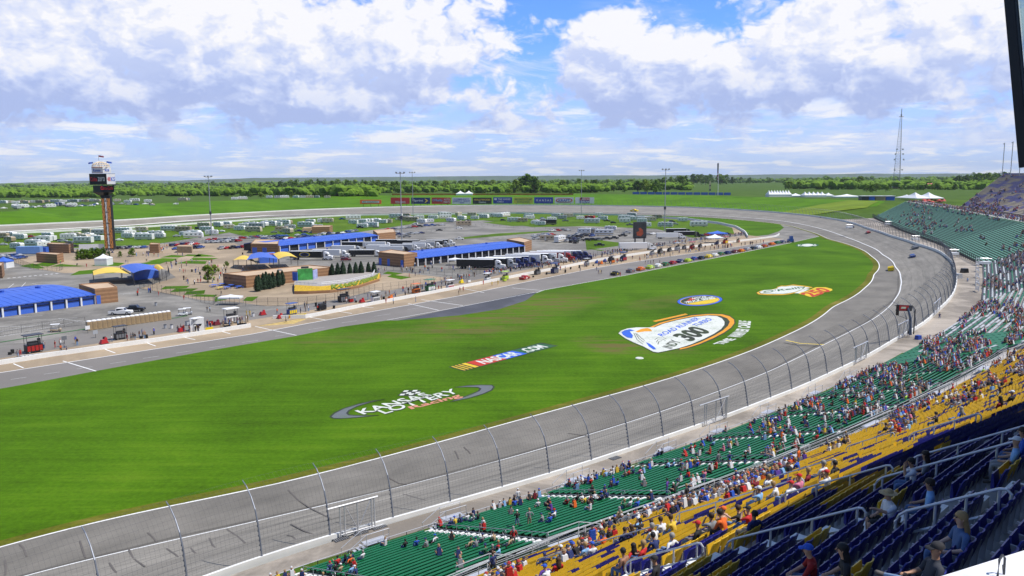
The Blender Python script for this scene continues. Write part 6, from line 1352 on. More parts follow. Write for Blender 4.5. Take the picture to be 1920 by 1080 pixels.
for (x, y, c, k, w_) in [(25,717,'silver','sed','among left campers near the edge'),(235,685,'silver','pic','among the left campers'),(470,692,'silver','pic','among the left campers beside white trailers'),(895,683,'white','sed','right of the timing tower on the grass'),(1325,653,'silver','sed','alone on the camping grass'),(230,660,'red','pic','among the left campers')]: place(k, GQ(1, x, y + 3),.1, c, w_, 'parked cars in the infield')
for (x, y, w_) in [(1520,598,'alone on the paved lot behind the open garage'),(1525,680,'alone behind the open garage roof')]: place('pic', GQ(2, x, y),.1, 'white', w_, 'parked cars in the infield')
pA = place('pic', G(227,590),.12, 'white', 'with crew cab parked above the portable toilets', 'pickups by the portable toilets', 1.05); pB = place('pic', G(251,584),.12, 'black', 'parked beside the white one above the portable toilets', 'pickups by the portable toilets', 1.05)
place('suv', GQ(2,675,838),.2, 'maroon', 'beside the white tractors behind the media building', None)
place('sed', GQ(2,1375,612),.2, 'black', 'small, on the paved lot', None)
for a in [(2,600,650,700,640,5,'in the lot between the campers and the middle garage'),(2,330,660,470,652,6,'beside the middle garage end block'),(1,480,735,560,728,3,'near the tower shrubs'),(1,1320,748,1500,738,7,'along the fan zone fence'),(2,60,680,260,668,7,'in the front row left of the middle garage'),(2,1000,625,1060,620,3,'by the light pole behind the middle garage'),(3,170,650,300,640,5,'in the rear of the truck lot'),(3,300,612,420,606,4,'on the far edge of the truck lot'),(1,870,745,1080,736,7,'behind the tower base'),(2,860,668,960,660,4,'by the far end of the middle garage'),(3,980,640,1060,636,3,'right of the video screen'),(3,1420,648,1560,640,5,'near the pit exit fence')]: row(*a[:6],1.2 if a[0] < 3 else .4, a[6], P1)
ordh = ordn
def hauler(p, rz, trailer, cab, lbl, sc_=1.0, group='team haulers parked side by side'):
    o = dup(HAU, (p.x, p.y, 0), rz, sc_); recolor(o, 'trailer_body', 0, PAINT[trailer]); recolor(o, 'tractor_cab', 0, PAINT[cab]); tag(o, lbl, 'truck', group); return o
HL = [(308,258),(400,250),(455,246),(515,242),(570,232),(655,218),(715,210),(775,206),(828,196),(878,188),(920,186),(958,184)]
for i, (x, y) in enumerate(HL):
    nose = GQ(7, x + 40, y + 4); rz = -.18; p = nose - Vector((math.cos(rz), math.sin(rz),0)) * 8.6
    tr = ['black', 'black', 'grey', 'black', 'navy', 'white', 'black', 'white', 'red', 'white', 'silver', 'silver'][i]; cb = ['white', 'silver', 'navy', 'navy', 'navy', 'white', 'silver', 'white', 'red', 'navy', 'navy', 'navy'][i]
    hauler(p, rz, tr, cb, f'{tr} team hauler with {cb} tractor in the parked row, {ordn[i]} from the left')
h1 = hauler(GQ(2,440,830),-.12, 'black', 'white', 'black team hauler with gold and blue oval on its side behind the media building', 1.0, None)
t = MB(); pts = [(2.6 * math.cos(a),1.15 * math.sin(a)) for a in np.linspace(0,2 * math.pi, 20)[:-1]]
for k_i, (sx_, m_, dy) in enumerate(((1.0, 'orange', .02),(.82, 'blue', .035),(.6, 'black', .05))): t.add([(-4.2 + x * sx_, -1.3 - dy, 2.6 + z * sx_) for x, z in pts],[tuple(range(19))], k_i)
t.build('side_emblem', [PAINT['yellow'], PAINT['blue'], PAINT['black']], h1)
h2 = hauler(GQ(2,560,820) + Vector((0,6,0)),-.12, 'white', 'white', 'white tractor and trailer behind the black hauler with gold oval', .9, None)
hauler(GQ(3,960,757),.10, 'white', 'white', 'white hauler with red lettering parked in front of the video screen', .95, None)
for i, (x, y, c) in enumerate([(700,765,'white'),(770,735,'black'),(840,800,'black'),(930,735,'white'),(960,760,'white'),(1020,715,'black'),(1060,770,'white'),(1130,755,'silver'),(1180,720,'black'),(1230,745,'white'),(1300,735,'silver'),(1360,725,'black'),(1400,715,'black')]):
    p = GQ(2, x, y + 5); hauler(p, -.1 + rv.uniform(-.05,.05), c, rv.choice(['white', 'black', 'silver']), f'{c} team trailer between the two garages, {ordn[i]} from the left', .8, 'team trailers between the garages')
for i, (x, y, c) in enumerate([(1205,668,'white'),(1265,632,'black'),(1330,655,'black')]): hauler(GQ(3, x, y + 2),.06, c, c, ['white box trailer on the pavement right of the video screen', 'dark team trailer behind the white box trailer, near the far fence', 'black motor coach at the right end of the truck lot'][i],.85, None)
GRD = [(7,495,335,'red'),(7,1175,303,'black'),(7,1290,282,'grey'),(7,1365,268,'orange'),(7,1435,255,'lime'),(7,1495,243,'white'),(7,1550,232,'green'),(7,1605,221,'red'),(7,1660,209,'navy'),(7,1720,203,'lime'),(3,1365,830,'blue'),(3,1420,824,'black'),(3,1475,812,'yellow'),(3,1522,803,'white'),(3,1565,793,'green'),(3,1618,785,'navy'),(3,1670,775,'maroon'),(3,1720,769,'orange'),(3,1765,757,'silver'),(3,1808,750,'black'),(3,1850,742,'white'),(3,1892,734,'red'),(8,30,158,'orange'),(8,70,148,'green'),(8,108,143,'navy')]
for i, (zk, x, y, c) in enumerate(GRD):
    p = GQ(zk, x, y); o = dup(RTR, (p.x, p.y, .03),1.06 - .012 * i + math.pi * 0,1.0); recolor(o, None, 0, PAINT[c]); recolor(o, None, 1, PAINT[['white', 'yellow', 'red', 'blue'][i % 4]])
    tag(o, f'{c} race truck {"alone by the pit wall" if i == 0 else "waiting in the line on pit road"}, {ordn[i]} from the left', 'race truck', 'race trucks lined up on pit road')
def on_track(px, py, proto, c, lbl, heading=0.0, c2='white', sc_=1.0):
    p = lane_pt(px, py); th = math.atan2(p.y - CY, p.x - CX); i = int(round((th + math.pi) / (2 * math.pi) * NT)) % NT
    a = Vector((CX + rL[i] * COS[i], CY + rL[i] * SIN[i],.35)); b = Vector((CX + rW[i] * COS[i], CY + rW[i] * SIN[i], ZW[i])); j = (i + 4) % NT
    tg = Vector((CX + rW[j] * COS[j], CY + rW[j] * SIN[j],0)) - Vector((b.x, b.y, 0)); tg = tg.normalized(); ac = (b - a).normalized(); up = tg.cross(-ac) if tg.cross(-ac).z > 0 else tg.cross(ac); up.normalize(); yv = up.cross(tg)
    o = dup(proto, (0,0,0),0,1.0); M = Matrix((tg, yv, up)).transposed().to_4x4(); M.translation = p + up * .02; o.matrix_world = M @ Matrix.Rotation(heading, 4, 'Z') @ Matrix.Scale(sc_, 4); recolor(o, None, 0, PAINT[c]); recolor(o, None, 1, PAINT[c2]); tag(o, lbl, 'race car', 'race vehicles running on the track'); return o
on_track(1671,507, RTR, 'yellow', 'bright yellow race truck in the near turn just inside the white line', c2='black', sc_=1.12)
on_track(1711,482, RCA, 'blue', 'small blue race car high in the near turn'); on_track(1716,466, RTR, 'grey', 'dark race truck against the wall in the near turn'); on_track(1628,437, RCA, 'red', 'red race car against the wall on the far part of the turn')
on_track(1598,427, RCA, 'navy', 'dark blue race car against the far turn wall behind the red one'); on_track(1540,410, RTR, 'black', 'black race truck against the far turn wall'); on_track(1400,397, RCA, 'white', 'white race car on the far straight, right of centre'); on_track(1189,396.5, RTR, 'yellow', 'yellow truck on the far straight above the camping field', sc_=1.7)
p = G(1482,454.5); o = MB(); o.box((0,0,.4),(3.2,2.2,1.6),0,0,.9); o.box((.3,0,2.0),(1.8,1.9,1.6),0,0,.85); ob = o.build('service_tractor', PAINT['blue']); ob.location = (p.x, p.y, 0); tag(ob, 'tall blue service vehicle at the head of the pit road line', 'tractor'); [wheel(ob, x, y, .6 if x < 0 else .45,.4) for x in (-1.1,1.2) for y in (-1.1,1.1)]
for k in (SED, SUV, PIC, TRV, MOT, HAU, RTR, RCA): drop(k)
def cart(px, py, lbl, m):
    p = G(px, py); t = empty('golf_cart', (p.x, p.y, 0),.3); tag(t, lbl, 'cart'); mb = MB(); shell(mb, [(-1.2,.3),(-1.2,.8),(-.2,.75),(.3,.5),(.9,.9),(1.2,.7),(1.2,.3)],1.2); mb.build('body', m, t)
    mb = MB(); mb.box((-.1,0,1.85),(2.0,1.25,.08)); mb.build('roof', M_WHT, t); [wheel(t, x, y, .24,.16) for x in (-.8,.8) for y in (-.55,.55)]
    for x in (-1.0,.8):
        for y in (-.55,.55): q_ = MB(); q_.tube([(x, y, .7),(x, y, 1.87)],.03,4); q_.build('post', M_DKST, t)
for i, (x, y) in enumerate([(105,622),(343,592),(352,590)]): cart(x, y, ['tan utility cart on the service lane left of the toilets', 'white golf cart near the right end of the toilets', 'silver golf cart beside the other one right of the toilets'][i], PAINT[['tan', 'white', 'silver'][i]])
# ================================================================== BILLBOARDS, FAR TENTS, MASTS, TREES
def billboard(x0, x1, y0, y1, m, lbl, items=(), zk=None):
    """panel standing on the berm face: foot pixels are found on the berm between wall and crest"""
    Yd = None; xm = (x0 + x1) / 2; v = G(xm, y1 + 1.2,6.0); th = math.atan2(v.y - CY, v.x - CX); i = int(round((th + math.pi) / (2 * math.pi) * NT)) % NT
    rb = rW[i] + 14; P0 = Vector((CX + rb * COS[i], CY + rb * SIN[i],0)); Y = P0.y
    A, B_, C_, D_ = at_dist(x0, y1, Y), at_dist(x1, y1, Y), at_dist(x1, y0, Y), at_dist(x0, y0, Y)
    t = empty('billboard', tuple((A + B_) / 2)); tag(t, lbl, 'billboard', 'billboards on the far grass bank')
    back = Vector((0,.6,0)); mb = MB(); mb.add([A, B_, C_, D_, A + back, B_ + back, C_ + back, D_ + back],[(0,1,2,3),(7,6,5,4),(0,4,5,1),(1,5,6,2),(2,6,7,3),(3,7,4,0)]); child_of(mb.build('panel', m), t)
    for f in (.15,.5,.85): p = A.lerp(B_, f) + back / 2; q_ = MB(); q_.tube([(p.x, p.y, p.z - 4),(p.x, p.y, p.z)],.25,4); child_of(q_.build('post', M_DKST), t)
    for k_i, (kind, u0, u1, v0, v1, arg, mm) in enumerate(items):
        off = Vector((0,-.12 - .07 * k_i, 0)); f = quadfn(A + off, B_ + off, C_ + off, D_ + off)
        if kind == 'T': child_of(text_mesh('lettering', arg, lambda u, v, f=f: f(u0 + (u1 - u0) * u, v0 + (v1 - v0) * v), mm, None, bold=.02), t)
        elif kind == 'R': mb = MB(); mb.add([f(u0, v0), f(u1, v0), f(u1, v1), f(u0, v1)],[(0,1,2,3)]); child_of(mb.build('colour_field', mm), t)
        elif kind == 'E': mb = MB(); mb.add([f((u0 + u1) / 2 + (u1 - u0) / 2 * math.cos(a),(v0 + v1) / 2 + (v1 - v0) / 2 * max(-.8, min(.8, math.sin(a)))) for a in np.linspace(0,2 * math.pi, 25)[:-1]],[tuple(range(24))]); child_of(mb.build('emblem', mm), t)
        elif kind == 'P': mb = MB(); mb.add([f(*c) for c in arg],[tuple(range(len(arg)))]); child_of(mb.build('emblem', mm), t)
Bm = {k: mat('sign_' + k, c, .6) for k, c in dict(red=(.36,.02,.03), navy=(.01,.025,.13), blue=(.02,.045,.32), black=(.015,.02,.03), white=(.55,.58,.68), pale=(.52,.56,.60), olive=(.42,.42,.06), yellow=(.65,.48,.08), orange=(.72,.14,.03), green=(.10,.22,.05), sky=(.12,.35,.60)).items()}
W_, N_, Yl, Bk = Bm['pale'], Bm['navy'], Bm['yellow'], Bm['black']
billboard(675,715,374.5,382.5, Bm['orange'], 'slanted orange banner sign on the far bank, leftmost of the signs', [('R', .10,.90,.28,.72, None, W_),('T', .14,.86,.34,.66, 'PIT COUNTRY', Bm['green'])])
def bb(i): return 732.5 + 38.45 * i, 732.5 + 38.45 * i + 35.5
R_ = lambda i: (*bb(i),370.5 - (i > 4) * .6,382.3 - (i > 4) * .7)
billboard(*R_(0), Bm['red'], 'dark red billboard with white wordmark on the far bank', [('T', .25,.78,.12,.45, 'PIZZA RANCH', W_)])
billboard(*R_(1), N_, 'navy billboard reading Sprint with yellow arrow on the far bank', [('T', .12,.64,.28,.72, 'Sprint', W_),('P', 0,0,0,0,[(.70,.82),(.76,.82),(.90,.5),(.76,.18),(.70,.18),(.80,.5)], Yl)])
billboard(*R_(2), Bm['red'], 'red billboard with light blue lettering on the far bank', [('T', .04,.58,.3,.78, "O'Reilly", Bm['sky']),('T', .64,.96,.55,.85, 'AUTO', W_),('T', .64,.96,.15,.45, 'PARTS', W_)])
billboard(*R_(3), Bm['white'], 'pale blue-white billboard with blue lines of lettering on the far bank', [('T', .08,.92,.66,.86, 'COMMUNITY', Bm['blue']),('T', .05,.95,.36,.56, 'AMERICA CREDIT', Bm['blue']),('R', .4,.62,.1,.22, None, Bm['blue'])])
billboard(*R_(4), Bk, 'black billboard reading Hollywood Casino on the far bank', [('T', .08,.92,.52,.80, 'HOLLYWOOD', Yl),('T', .32,.70,.16,.42, 'Casino', W_)])
billboard(*R_(5), Bm['blue'], 'blue billboard reading Time Warner Cable on the far bank', [('T', .26,.92,.55,.82, 'TIME WARNER', W_),('T', .22,.55,.18,.42, 'CABLE', W_),('E', .05,.20,.5,.9, None, W_)])
billboard(*R_(6), Bm['olive'], 'olive yellow billboard with dark lettering on the far bank', [('T', .06,.94,.56,.84, 'MOMENTUM', Bm['green']),('T', .16,.84,.14,.44, 'WORLDWIDE', Bm['green'])])
billboard(*R_(7), Bm['blue'], 'dark blue billboard reading KANSAS on the far bank', [('T', .12,.90,.34,.68, 'K A N S A S', W_)])
billboard(*R_(8), W_, 'white billboard with red ringed KRAFT oval on the far bank', [('E', .06,.94,.10,.92, None, Bm['red']),('E', .12,.88,.2,.82, None, W_),('T', .2,.8,.30,.72, 'KRAFT', Bm['blue'])])
billboard(*R_(9), W_, 'pale billboard with red and blue flag style square on the far bank', [('R', .24,.76,.06,.5, None, Bm['blue']),('R', .24,.76,.5,.94, None, Bm['red']),('T', .28,.74,.54,.86, 'AMERICAN', W_),('T', .28,.74,.12,.44, 'DREAM', W_)])
def far_tent(zk, x, y, wpx, hpx, lbl, peaks=1, deep=10, posts=True, group='white event tents beyond the bank'):
    p = TG(*q(zk, x, y)); k = p.y / F_PX; p.z = on_terrain(p.x, p.y); return tent('event_tent', p, (wpx / 4 * k, deep), hpx / 4 * k * .38, hpx / 4 * k, lbl, None, peaks, 0, posts, 'tent', group)
for i in range(8): far_tent(4,5 + i * 21,716,24,50, f'small white peaked event tent in the left tent row, {ordn[i]} from the left', 1,14, False)
for i in range(5): far_tent(4,275 + i * 32,718,34,40, f'small white peaked event tent left of the long white roof, {ordn[i]} from the left', 1,14, False)
far_tent(4,450,716,60,30, 'low white peaked event tent at the left end of the long roof', 1,14, False)
far_tent(4,590,722,195,26, 'long low white tent roof beside the dark hospitality row', 1,16, False); far_tent(4,205,716,90,26, 'long low white tent between the two peaked tent rows', 1,16, False)
far_tent(4,1038,734,90,34, 'single peak white tent left of the large twin peak tent', 1,24); far_tent(4,1150,747,200,64, 'large twin peak white tent beyond the stands', 2,34)
far_tent(2,1565,343,125,32, 'white double tent on the crest above the billboards', 2,20, False)
for i, (x, w2, m, l) in enumerate([(715,50,M_DKST,'dark grey'),(765,40,M_BLUE2,'blue'),(830,70,M_TAN,'tan'),(905,60,M_BLUE2,'pale blue')]):
    p = TG(*q(4, x, 742)); k = p.y / F_PX; t = empty('hospitality_booth', (p.x, p.y, on_terrain(p.x, p.y))); tag(t, f'{l} hospitality booth right of the long white tent', 'booth', 'hospitality booths'); mb = MB(); mb.box((0,0,0),(w2 / 4 * k, 8,30 / 4 * k)); mb.build('body', m, t); mb = MB(); mb.box((0,0,30 / 4 * k),(w2 / 4 * k + 1,9,.6)); mb.build('roof', M_WHT, t)
for i in range(12):
    x = 1170 + (i % 6) * 28 + 6 * (i // 6); p = TG(*q(4, x, 762 + 10 * (i // 6))); k = p.y / F_PX; t = empty('parasol', (p.x, p.y, on_terrain(p.x, p.y))); tag(t, f'red parasol in front of the large twin peak tent, {ordn[i % 6]} of its {"back" if i < 6 else "front"} row', 'parasol', 'red parasols'); mb = MB(); mb.lathe((0,0,2.6),[(2.6,0),(.2,1.4)],8); mb.build('canopy', mat('parasol_red', (.5,.06,.05),.6), t); mb = MB(); mb.tube([(0,0,0),(0,0,2.7)],.08,4); mb.build('pole', M_GALV, t)
for i in range(13):
    x = 930 + i * 57; p = TG(*q(3, x, 337 + i * .5)); k = p.y / F_PX; t = MB(); t.box((0,0,0),(50 / 4 * k, 1,3.4),0,0); o = t.build('mesh_banner', mat('blue_tarp', (.03,.10,.42),.6,.3,.1)); o.location = (p.x, p.y, on_terrain(p.x, p.y)); tag(o, f'blue fence banner on the right bank crest, {ordn[i]} from the left', 'banner', 'blue banners along the crest')
t = MB(); cr_ = resample([TG(x, 366.0) for x in range(735,1090,20)],40)
for p in cr_: p.z = on_terrain(p.x, p.y)
t.add([p for p in cr_] + [p + Vector((0,0,2.4)) for p in cr_],[(i, i + 1,41 + i, 40 + i) for i in range(39)]); tag(t.build('safety_netting', mat('orange_netting', (.50,.17,.04),.8,.4,.2)), 'orange safety netting along the crest above the billboards', 'netting')
p = TG(1682,352); k = p.y / F_PX; h = (352 - 208) * k; t = empty('lattice_mast', (p.x, p.y, p.z)); tag(t, 'tall grey lattice radio mast beyond the far field', 'mast'); lg_ = []
for j in range(3):
    a = j * 2.094 + .5; R0, R1 = 8.0 * k, 1.6 * k; lg_.append((a, R0, R1)); mb = MB(); mb.tube([(R0 * math.cos(a), R0 * math.sin(a),0),(R1 * math.cos(a), R1 * math.sin(a), h * .93)],[.38 * k, .22 * k],4); mb.build('leg', mat('mast_steel', (.16,.17,.20),.5), t)
mb = MB(); NB = 30
for i in range(NB):
    f0, f1 = i / NB, (i + 1) / NB
    for j in range(3):
        a, b = lg_[j][0], lg_[(j + 1) % 3][0]; r0, r1 = lg_[0][1] + (lg_[0][2] - lg_[0][1]) * f0, lg_[0][1] + (lg_[0][2] - lg_[0][1]) * f1
        mb.tube([(r0 * math.cos(a), r0 * math.sin(a), h * .93 * f0),(r1 * math.cos(b), r1 * math.sin(b), h * .93 * f1)],.13 * k, 3, cap=False); mb.tube([(r0 * math.cos(a), r0 * math.sin(a), h * .93 * f0),(r0 * math.cos(b), r0 * math.sin(b), h * .93 * f0)],.13 * k, 3, cap=False)
mb.build('lattice_bracing', MATS['mast_steel'], t)
mb = MB(); mb.tube([(0,0, h * .9),(0,0, h)],.6 * k, 5); mb.tube([(-4.6 * k, 0, h * .9),(4.6 * k, 0, h * .9)],.5 * k, 4); mb.build('antenna', MATS['mast_steel'], t)
for i, (dx, fz) in enumerate([(-7,.22),(7,.22),(-8,.35),(8.5,.35),(-7,.42),(7,.42),(-5,.48),(6,.48)]): q_ = MB(); q_.box((dx * k, -1, h * fz),(2.2 * k, 1.5 * k, 2.6 * k)); q_.build('dish', M_GALV, t)
p = TG(1346,366); p.z = on_terrain(p.x, p.y); k = p.y / F_PX; h = (366 - 306) * k; t = empty('flagpole', tuple(p)); tag(t, 'tall white flagpole with a large limp striped flag on the crest', 'flagpole'); mb = MB(); mb.tube([(0,0,0),(0,0, h)],[.45,.2],6); mb.build('pole', M_WHT, t)
mb = MB(); n_ = 7
for j, (m_i, z0, z1) in enumerate([(0,0,.45),(1,.45,.55),(2,.55,.65),(1,.65,.74),(2,.74,.83),(1,.83,.92),(2,.92,1)]):
    mb.add([(-(i * .55) * (1 - .35 * z) * 1.1 * k / 1.2,.5 * math.sin(i * 1.8), h - .4 - z * 33 * k - i * .2 * k) for z in (z0, z1) for i in range(n_)],[(i, i + 1, n_ + i + 1, n_ + i) for i in range(n_ - 1)], m_i)
mb.build('flag', [mat('flag_navy', (.03,.035,.12),.7), mat('flag_red', (.30,.03,.05),.7), mat('flag_white', (.5,.5,.55),.7)], t)
p = TG(1331,358); k = p.y / F_PX; t = empty('sign_pylon', tuple(p)); tag(t, 'narrow cream and black pylon sign left of the flagpole', 'pylon sign'); mb = MB(); mb.box((0,0,0),(2.6 * k, 2,18 * k)); mb.build('column', mat('cream_sign', (.5,.45,.28),.6), t); mb = MB(); mb.box((0,-1.1,0),(2.7 * k, .4,4 * k)); mb.box((0,-1.1,9 * k),(2.7 * k, .4,2 * k)); mb.build('dark_panel', M_DKST, t)
for i, (x, yt, yb) in enumerate([(1879,270,327),(1894.5,268,327),(1911,306,327)]):
    p = at_dist(x, yb + 2,500 - 40 * i); k = p.y / F_PX; t = empty('deck_light_pole', tuple(p)); tag(t, f'slender light pole on top of the far upper deck, {ordn[i]} from the left', 'light pole', 'light poles on the far upper deck'); mb = MB(); mb.tube([(0,0,0),(0,0,(yb - yt) * k + 1)],.22,5); mb.build('pole', M_GALV, t); mb = MB(); mb.box((-.9 * k, 0,(yb - yt) * k),(2.6 * k, .6,.5)); mb.build('lamp_head', M_GALV, t)
for i, (zk, x, y, w2, h2, m, l) in enumerate([(4,1010,655,200,18, M_WHT, 'long low white roofed building beside the mast'),(4,1240,655,110,40, MATS['parasol_red'], 'red industrial building right of the mast'),(4,1385,652,60,14, MATS['orange_netting'], 'orange roofed shed at the far right field'),(4,520,608,70,8, M_WHT, 'white roof among the trees left of the mast'),(2,1300,310,40,10, M_WHT, 'white roof in the wood left of the billboards'),(3,1160,302,30,14, M_WHT, 'white cabin at the meadow edge'),(1,1830,296,26,10, M_WHT, 'white house on the far left wooded slope'),(3,170,322,80,16, M_DKST, 'dark shed behind the crest left of the blue billboard')]):
    p = TG(*q(zk, x, y)); k = p.y / F_PX; t = empty('distant_building', tuple(p)); tag(t, l, 'building'); W2, H2 = w2 / 4 * k, h2 / 4 * k; mb = MB(); mb.box((0,0,-2),(W2, W2 * .4, H2 * .7 + 2)); mb.build('wall', M_TAN, t); mb = MB(); mb.box((0,0, H2 * .7),(W2 * 1.04, W2 * .42, H2 * .3),0,0,.96,.4); mb.build('roof', m, t)
def leaf_mat(name, a, b):
    m = bpy.data.materials.new(name); m.use_nodes = True; n = NG(m.node_tree); bs = m.node_tree.nodes['Principled BSDF']; bs.inputs['Roughness'].default_value = .85; bs.inputs['Specular IOR Level'].default_value = .15
    t = n.n('ShaderNodeTexCoord'); g_ = n.n('ShaderNodeNewGeometry'); oi = n.n('ShaderNodeObjectInfo'); no = n.noise(g_.outputs['Position'],.035,6,.75)
    f = n.m('ADD', n.m('MULTIPLY', oi.outputs['Random'],.55), n.mapr(no, .36,.62,0,.75)); n.lk(n.mix(f, a, b), bs.inputs['Base Color']); return m
M_LEAF = leaf_mat('broadleaf', (.018,.055,.008),(.13,.23,.018)); M_LEAF2 = leaf_mat('spring_leaf', (.09,.17,.02),(.20,.28,.03)); M_BARK = mat('bark', (.08,.055,.035),.9)
def mk_tree(seed, m=None, n_clump=26, leaves=22, open_=.0):
    rg = random.Random(seed); t = empty('tree', (0,0,-400)); mb = MB(); mb.tube([(0,0,0),(.1,0,.25),(.0,.05,.5)],[.035,.026,.016],6)
    for i in range(5): a = i * 1.26 + rg.random(); mb.tube([(0,0,.18 + .06 * i),(.14 * math.cos(a),.14 * math.sin(a),.34 + .07 * i),(.26 * math.cos(a),.26 * math.sin(a),.5 + .07 * i)],[.016,.011,.005],4)
    mb.build('trunk', M_BARK, t); mb = MB()
    for c in range(n_clump):
        a = rg.random() * 6.283; z = rg.uniform(.2,.95); rr = .42 * math.sin(min(1, max(.15,(1.05 - z) * 1.5)) * math.pi / 2) * rg.uniform(.35,1.05); cc = Vector((rr * math.cos(a), rr * math.sin(a), z)); cr = rg.uniform(.09,.17)
        for l in range(leaves):
            d_ = Vector((rg.gauss(0,1), rg.gauss(0,1), rg.gauss(0,1))).normalized(); p = cc + d_ * cr * rg.uniform(.6,1.05); s = rg.uniform(.035,.07); e1 = d_.cross(Vector((rg.random(), rg.random(),.3))).normalized() * s; e2 = d_.cross(e1).normalized() * s
            mb.add([p - e1, p - e2 * .7 + d_ * .02, p + e1, p + e2 * .7 - d_ * .01],[(0,1,2,3)])
    mb.build('crown', m or M_LEAF, t); return t
TR = [mk_tree(i) for i in range(5)] + [mk_tree(9, M_LEAF2), mk_tree(10, M_LEAF2)]
rt_ = random.Random(5)
TREES = []
def skyline_y(x):   # tops of the near wooded belt as seen along the photograph
    return np.interp(x, [0,240,480,560,700,800,960,990,1020,1100,1200,1290,1340,1380,1440,1520,1600,1700,1800,1850,1880],[362,352,342,336,337,338,338,330,338,335,336,328,326,332,332,334,334,336,330,322,322])
for i in range(150):
    x = i * 12.7 + rt_.uniform(-6,6); top = skyline_y(x) + abs(rt_.gauss(0,2.0)); foot = rt_.uniform(350,362) if x < 1120 else (rt_.uniform(346,357) if x < 1290 else rt_.uniform(338,343) if x < 1480 else rt_.uniform(342,352))
    TREES.append((x, foot, top))
for i in range(70):
    x = rt_.uniform(-20,1250); foot = rt_.uniform(352,366 if x > 700 else 372) - (0 if x > 500 else 0); TREES.append((x, foot, foot - rt_.uniform(8,15)))
for (x, f, tp) in [(1612,352,331),(1625,360,345),(1635,361,346),(1642,360,344),(1668,357,346),(1660,359,347),(1690,357,349),(1703,356,347),(1720,357,347),(1735,357,346),(1748,357,346),(1758,357,345),(1790,356,345),(1760,357,348),(1825,345,324),(1840,345,322),(1852,344,319),(1866,342,321),(1812,350,328),(1796,350,330),(1700,350,332),(1580,352,336),(1555,352,334),(1480,356,340),(1498,356,341),(1300,342,326),(1315,342,325),(1330,341,326),(1350,341,324),(1362,341,326),(1295,350,340),(1262,352,340),(1230,357,338),(1210,360,338),(1195,360,340),(1290,347,342),(1720,353,344),(1763,380,370),(990,360,328),(982,360,330),(1000,360,332),(1003,362,336)]: TREES.append((x, f, tp))
for i, (x, f, tp) in enumerate(TREES):
    if x < 300 and tp < 346: tp += 6
    p = TG(x, f); k = p.y / F_PX; hh = max(6,(f - tp) * k);
    if hh > 34: # bring the tree nearer rather than build a giant
        f2 = f + 4; p = TG(x, f2); k = p.y / F_PX; hh = min(40,(f2 - tp) * k)
    spring = (i * 7) % 10 < 3; c = dup(TR[rt_.choice([5,6]) if spring else rt_.randrange(5)],(p.x, p.y, on_terrain(p.x, p.y) - .3), rt_.random() * 6.28,(hh * rt_.uniform(.95,1.35), hh * rt_.uniform(.95,1.35), hh))
    tag(c, ('pale spring-green' if spring else 'dark green') + ' broadleaf tree in the wooded belt beyond the track', 'tree', 'trees beyond the speedway')
for i, (zk, x, y, tpx) in enumerate([(1,1560,1000,870),(1,1610,940,865),(5,1000,125,60),(5,985,122,70),(5,900,130,85),(5,1700,210,160)]):
    p = GQ(zk, x, y); k = p.y / F_PX; hh = (y - tpx) / 4 * k; c = dup(TR[5 + i % 2],(p.x, p.y, 0), i, hh); tag(c, 'small yellow-green tree on the fan zone paving, ' + ['left and tallest by the media building', 'behind the tallest by the media building', 'right of the timing tower', 'right of the tower, lower', 'directly beside the tower base', 'left of the yellow canopy'][i], 'tree')
for i, (x, y) in enumerate([(595,830),(620,828),(645,826),(668,824),(690,822),(712,820),(735,818),(760,815),(785,812)]):
    p = GQ(1, x, y); c = dup(TR[i % 5],(p.x, p.y, -.5), i, (5,5,5.4)); tag(c, f'dark bushy shrub in front of the blue wave banner, {ordn[i]} from the left', 'shrub', 'shrubs at the foot of the tower')
for t_ in TR: drop(t_)
def woods(name, n, region, seed, m, smin, smax, lbl):
    rg = np.random.default_rng(seed); V, Fq = [],[]; bm = bmesh.new(); bmesh.ops.create_icosphere(bm, subdivisions=1, radius=1); bv = np.array([v.co[:] for v in bm.verts]); bf = np.array([[v.index for v in f.verts] for f in bm.faces]); bm.free(); o = 0
    for i in range(n):
        px, py = region(rg); p = TG(px, py);
        if p.y > 12000 or p.y < 0: continue
        s = rg.uniform(smin, smax);
        for j in range(5):
            c = np.array([p.x + rg.normal(0, s * .7), p.y + rg.normal(0, s * .7), p.z + s * rg.uniform(.3,.9)]); d_ = bv * (s * rg.uniform(.45,.75)) * rg.uniform(.7,1.3,(len(bv),1)); V.append(c + d_ * [1,1,.8]); Fq.append(bf + o); o += len(bv)
    return tag(npmesh(name, np.concatenate(V), np.concatenate(Fq), m), lbl, 'wood', None, 'stuff')
def reg_near(rg):
    x = rg.uniform(-120,1290); y = rg.uniform(346,368) if x < 700 else rg.uniform(342,362) if x < 1130 else rg.uniform(340,357); return x, y + (3 if x < 200 else 0)
def reg_far(rg):
    x = rg.uniform(-150,2050); return x, rg.uniform(338.5,346) - .007 * (x - 960)
def reg_right(rg):
    x = rg.uniform(1280,2050); return (x, rg.uniform(335,343)) if x < 1480 else (x, rg.uniform(334,353) if rg.random() < .8 else rg.uniform(350,356))
woods('woods', 2300, reg_near, 3, M_LEAF, 7,13, 'dense green wood filling the slope beyond the far bank')
woods('woods', 1100, reg_far, 4, M_LEAF, 13,24, 'distant dark woods towards the horizon')
woods('woods', 1000, reg_right, 6, M_LEAF, 8,16, 'wood beyond the right hand meadows')
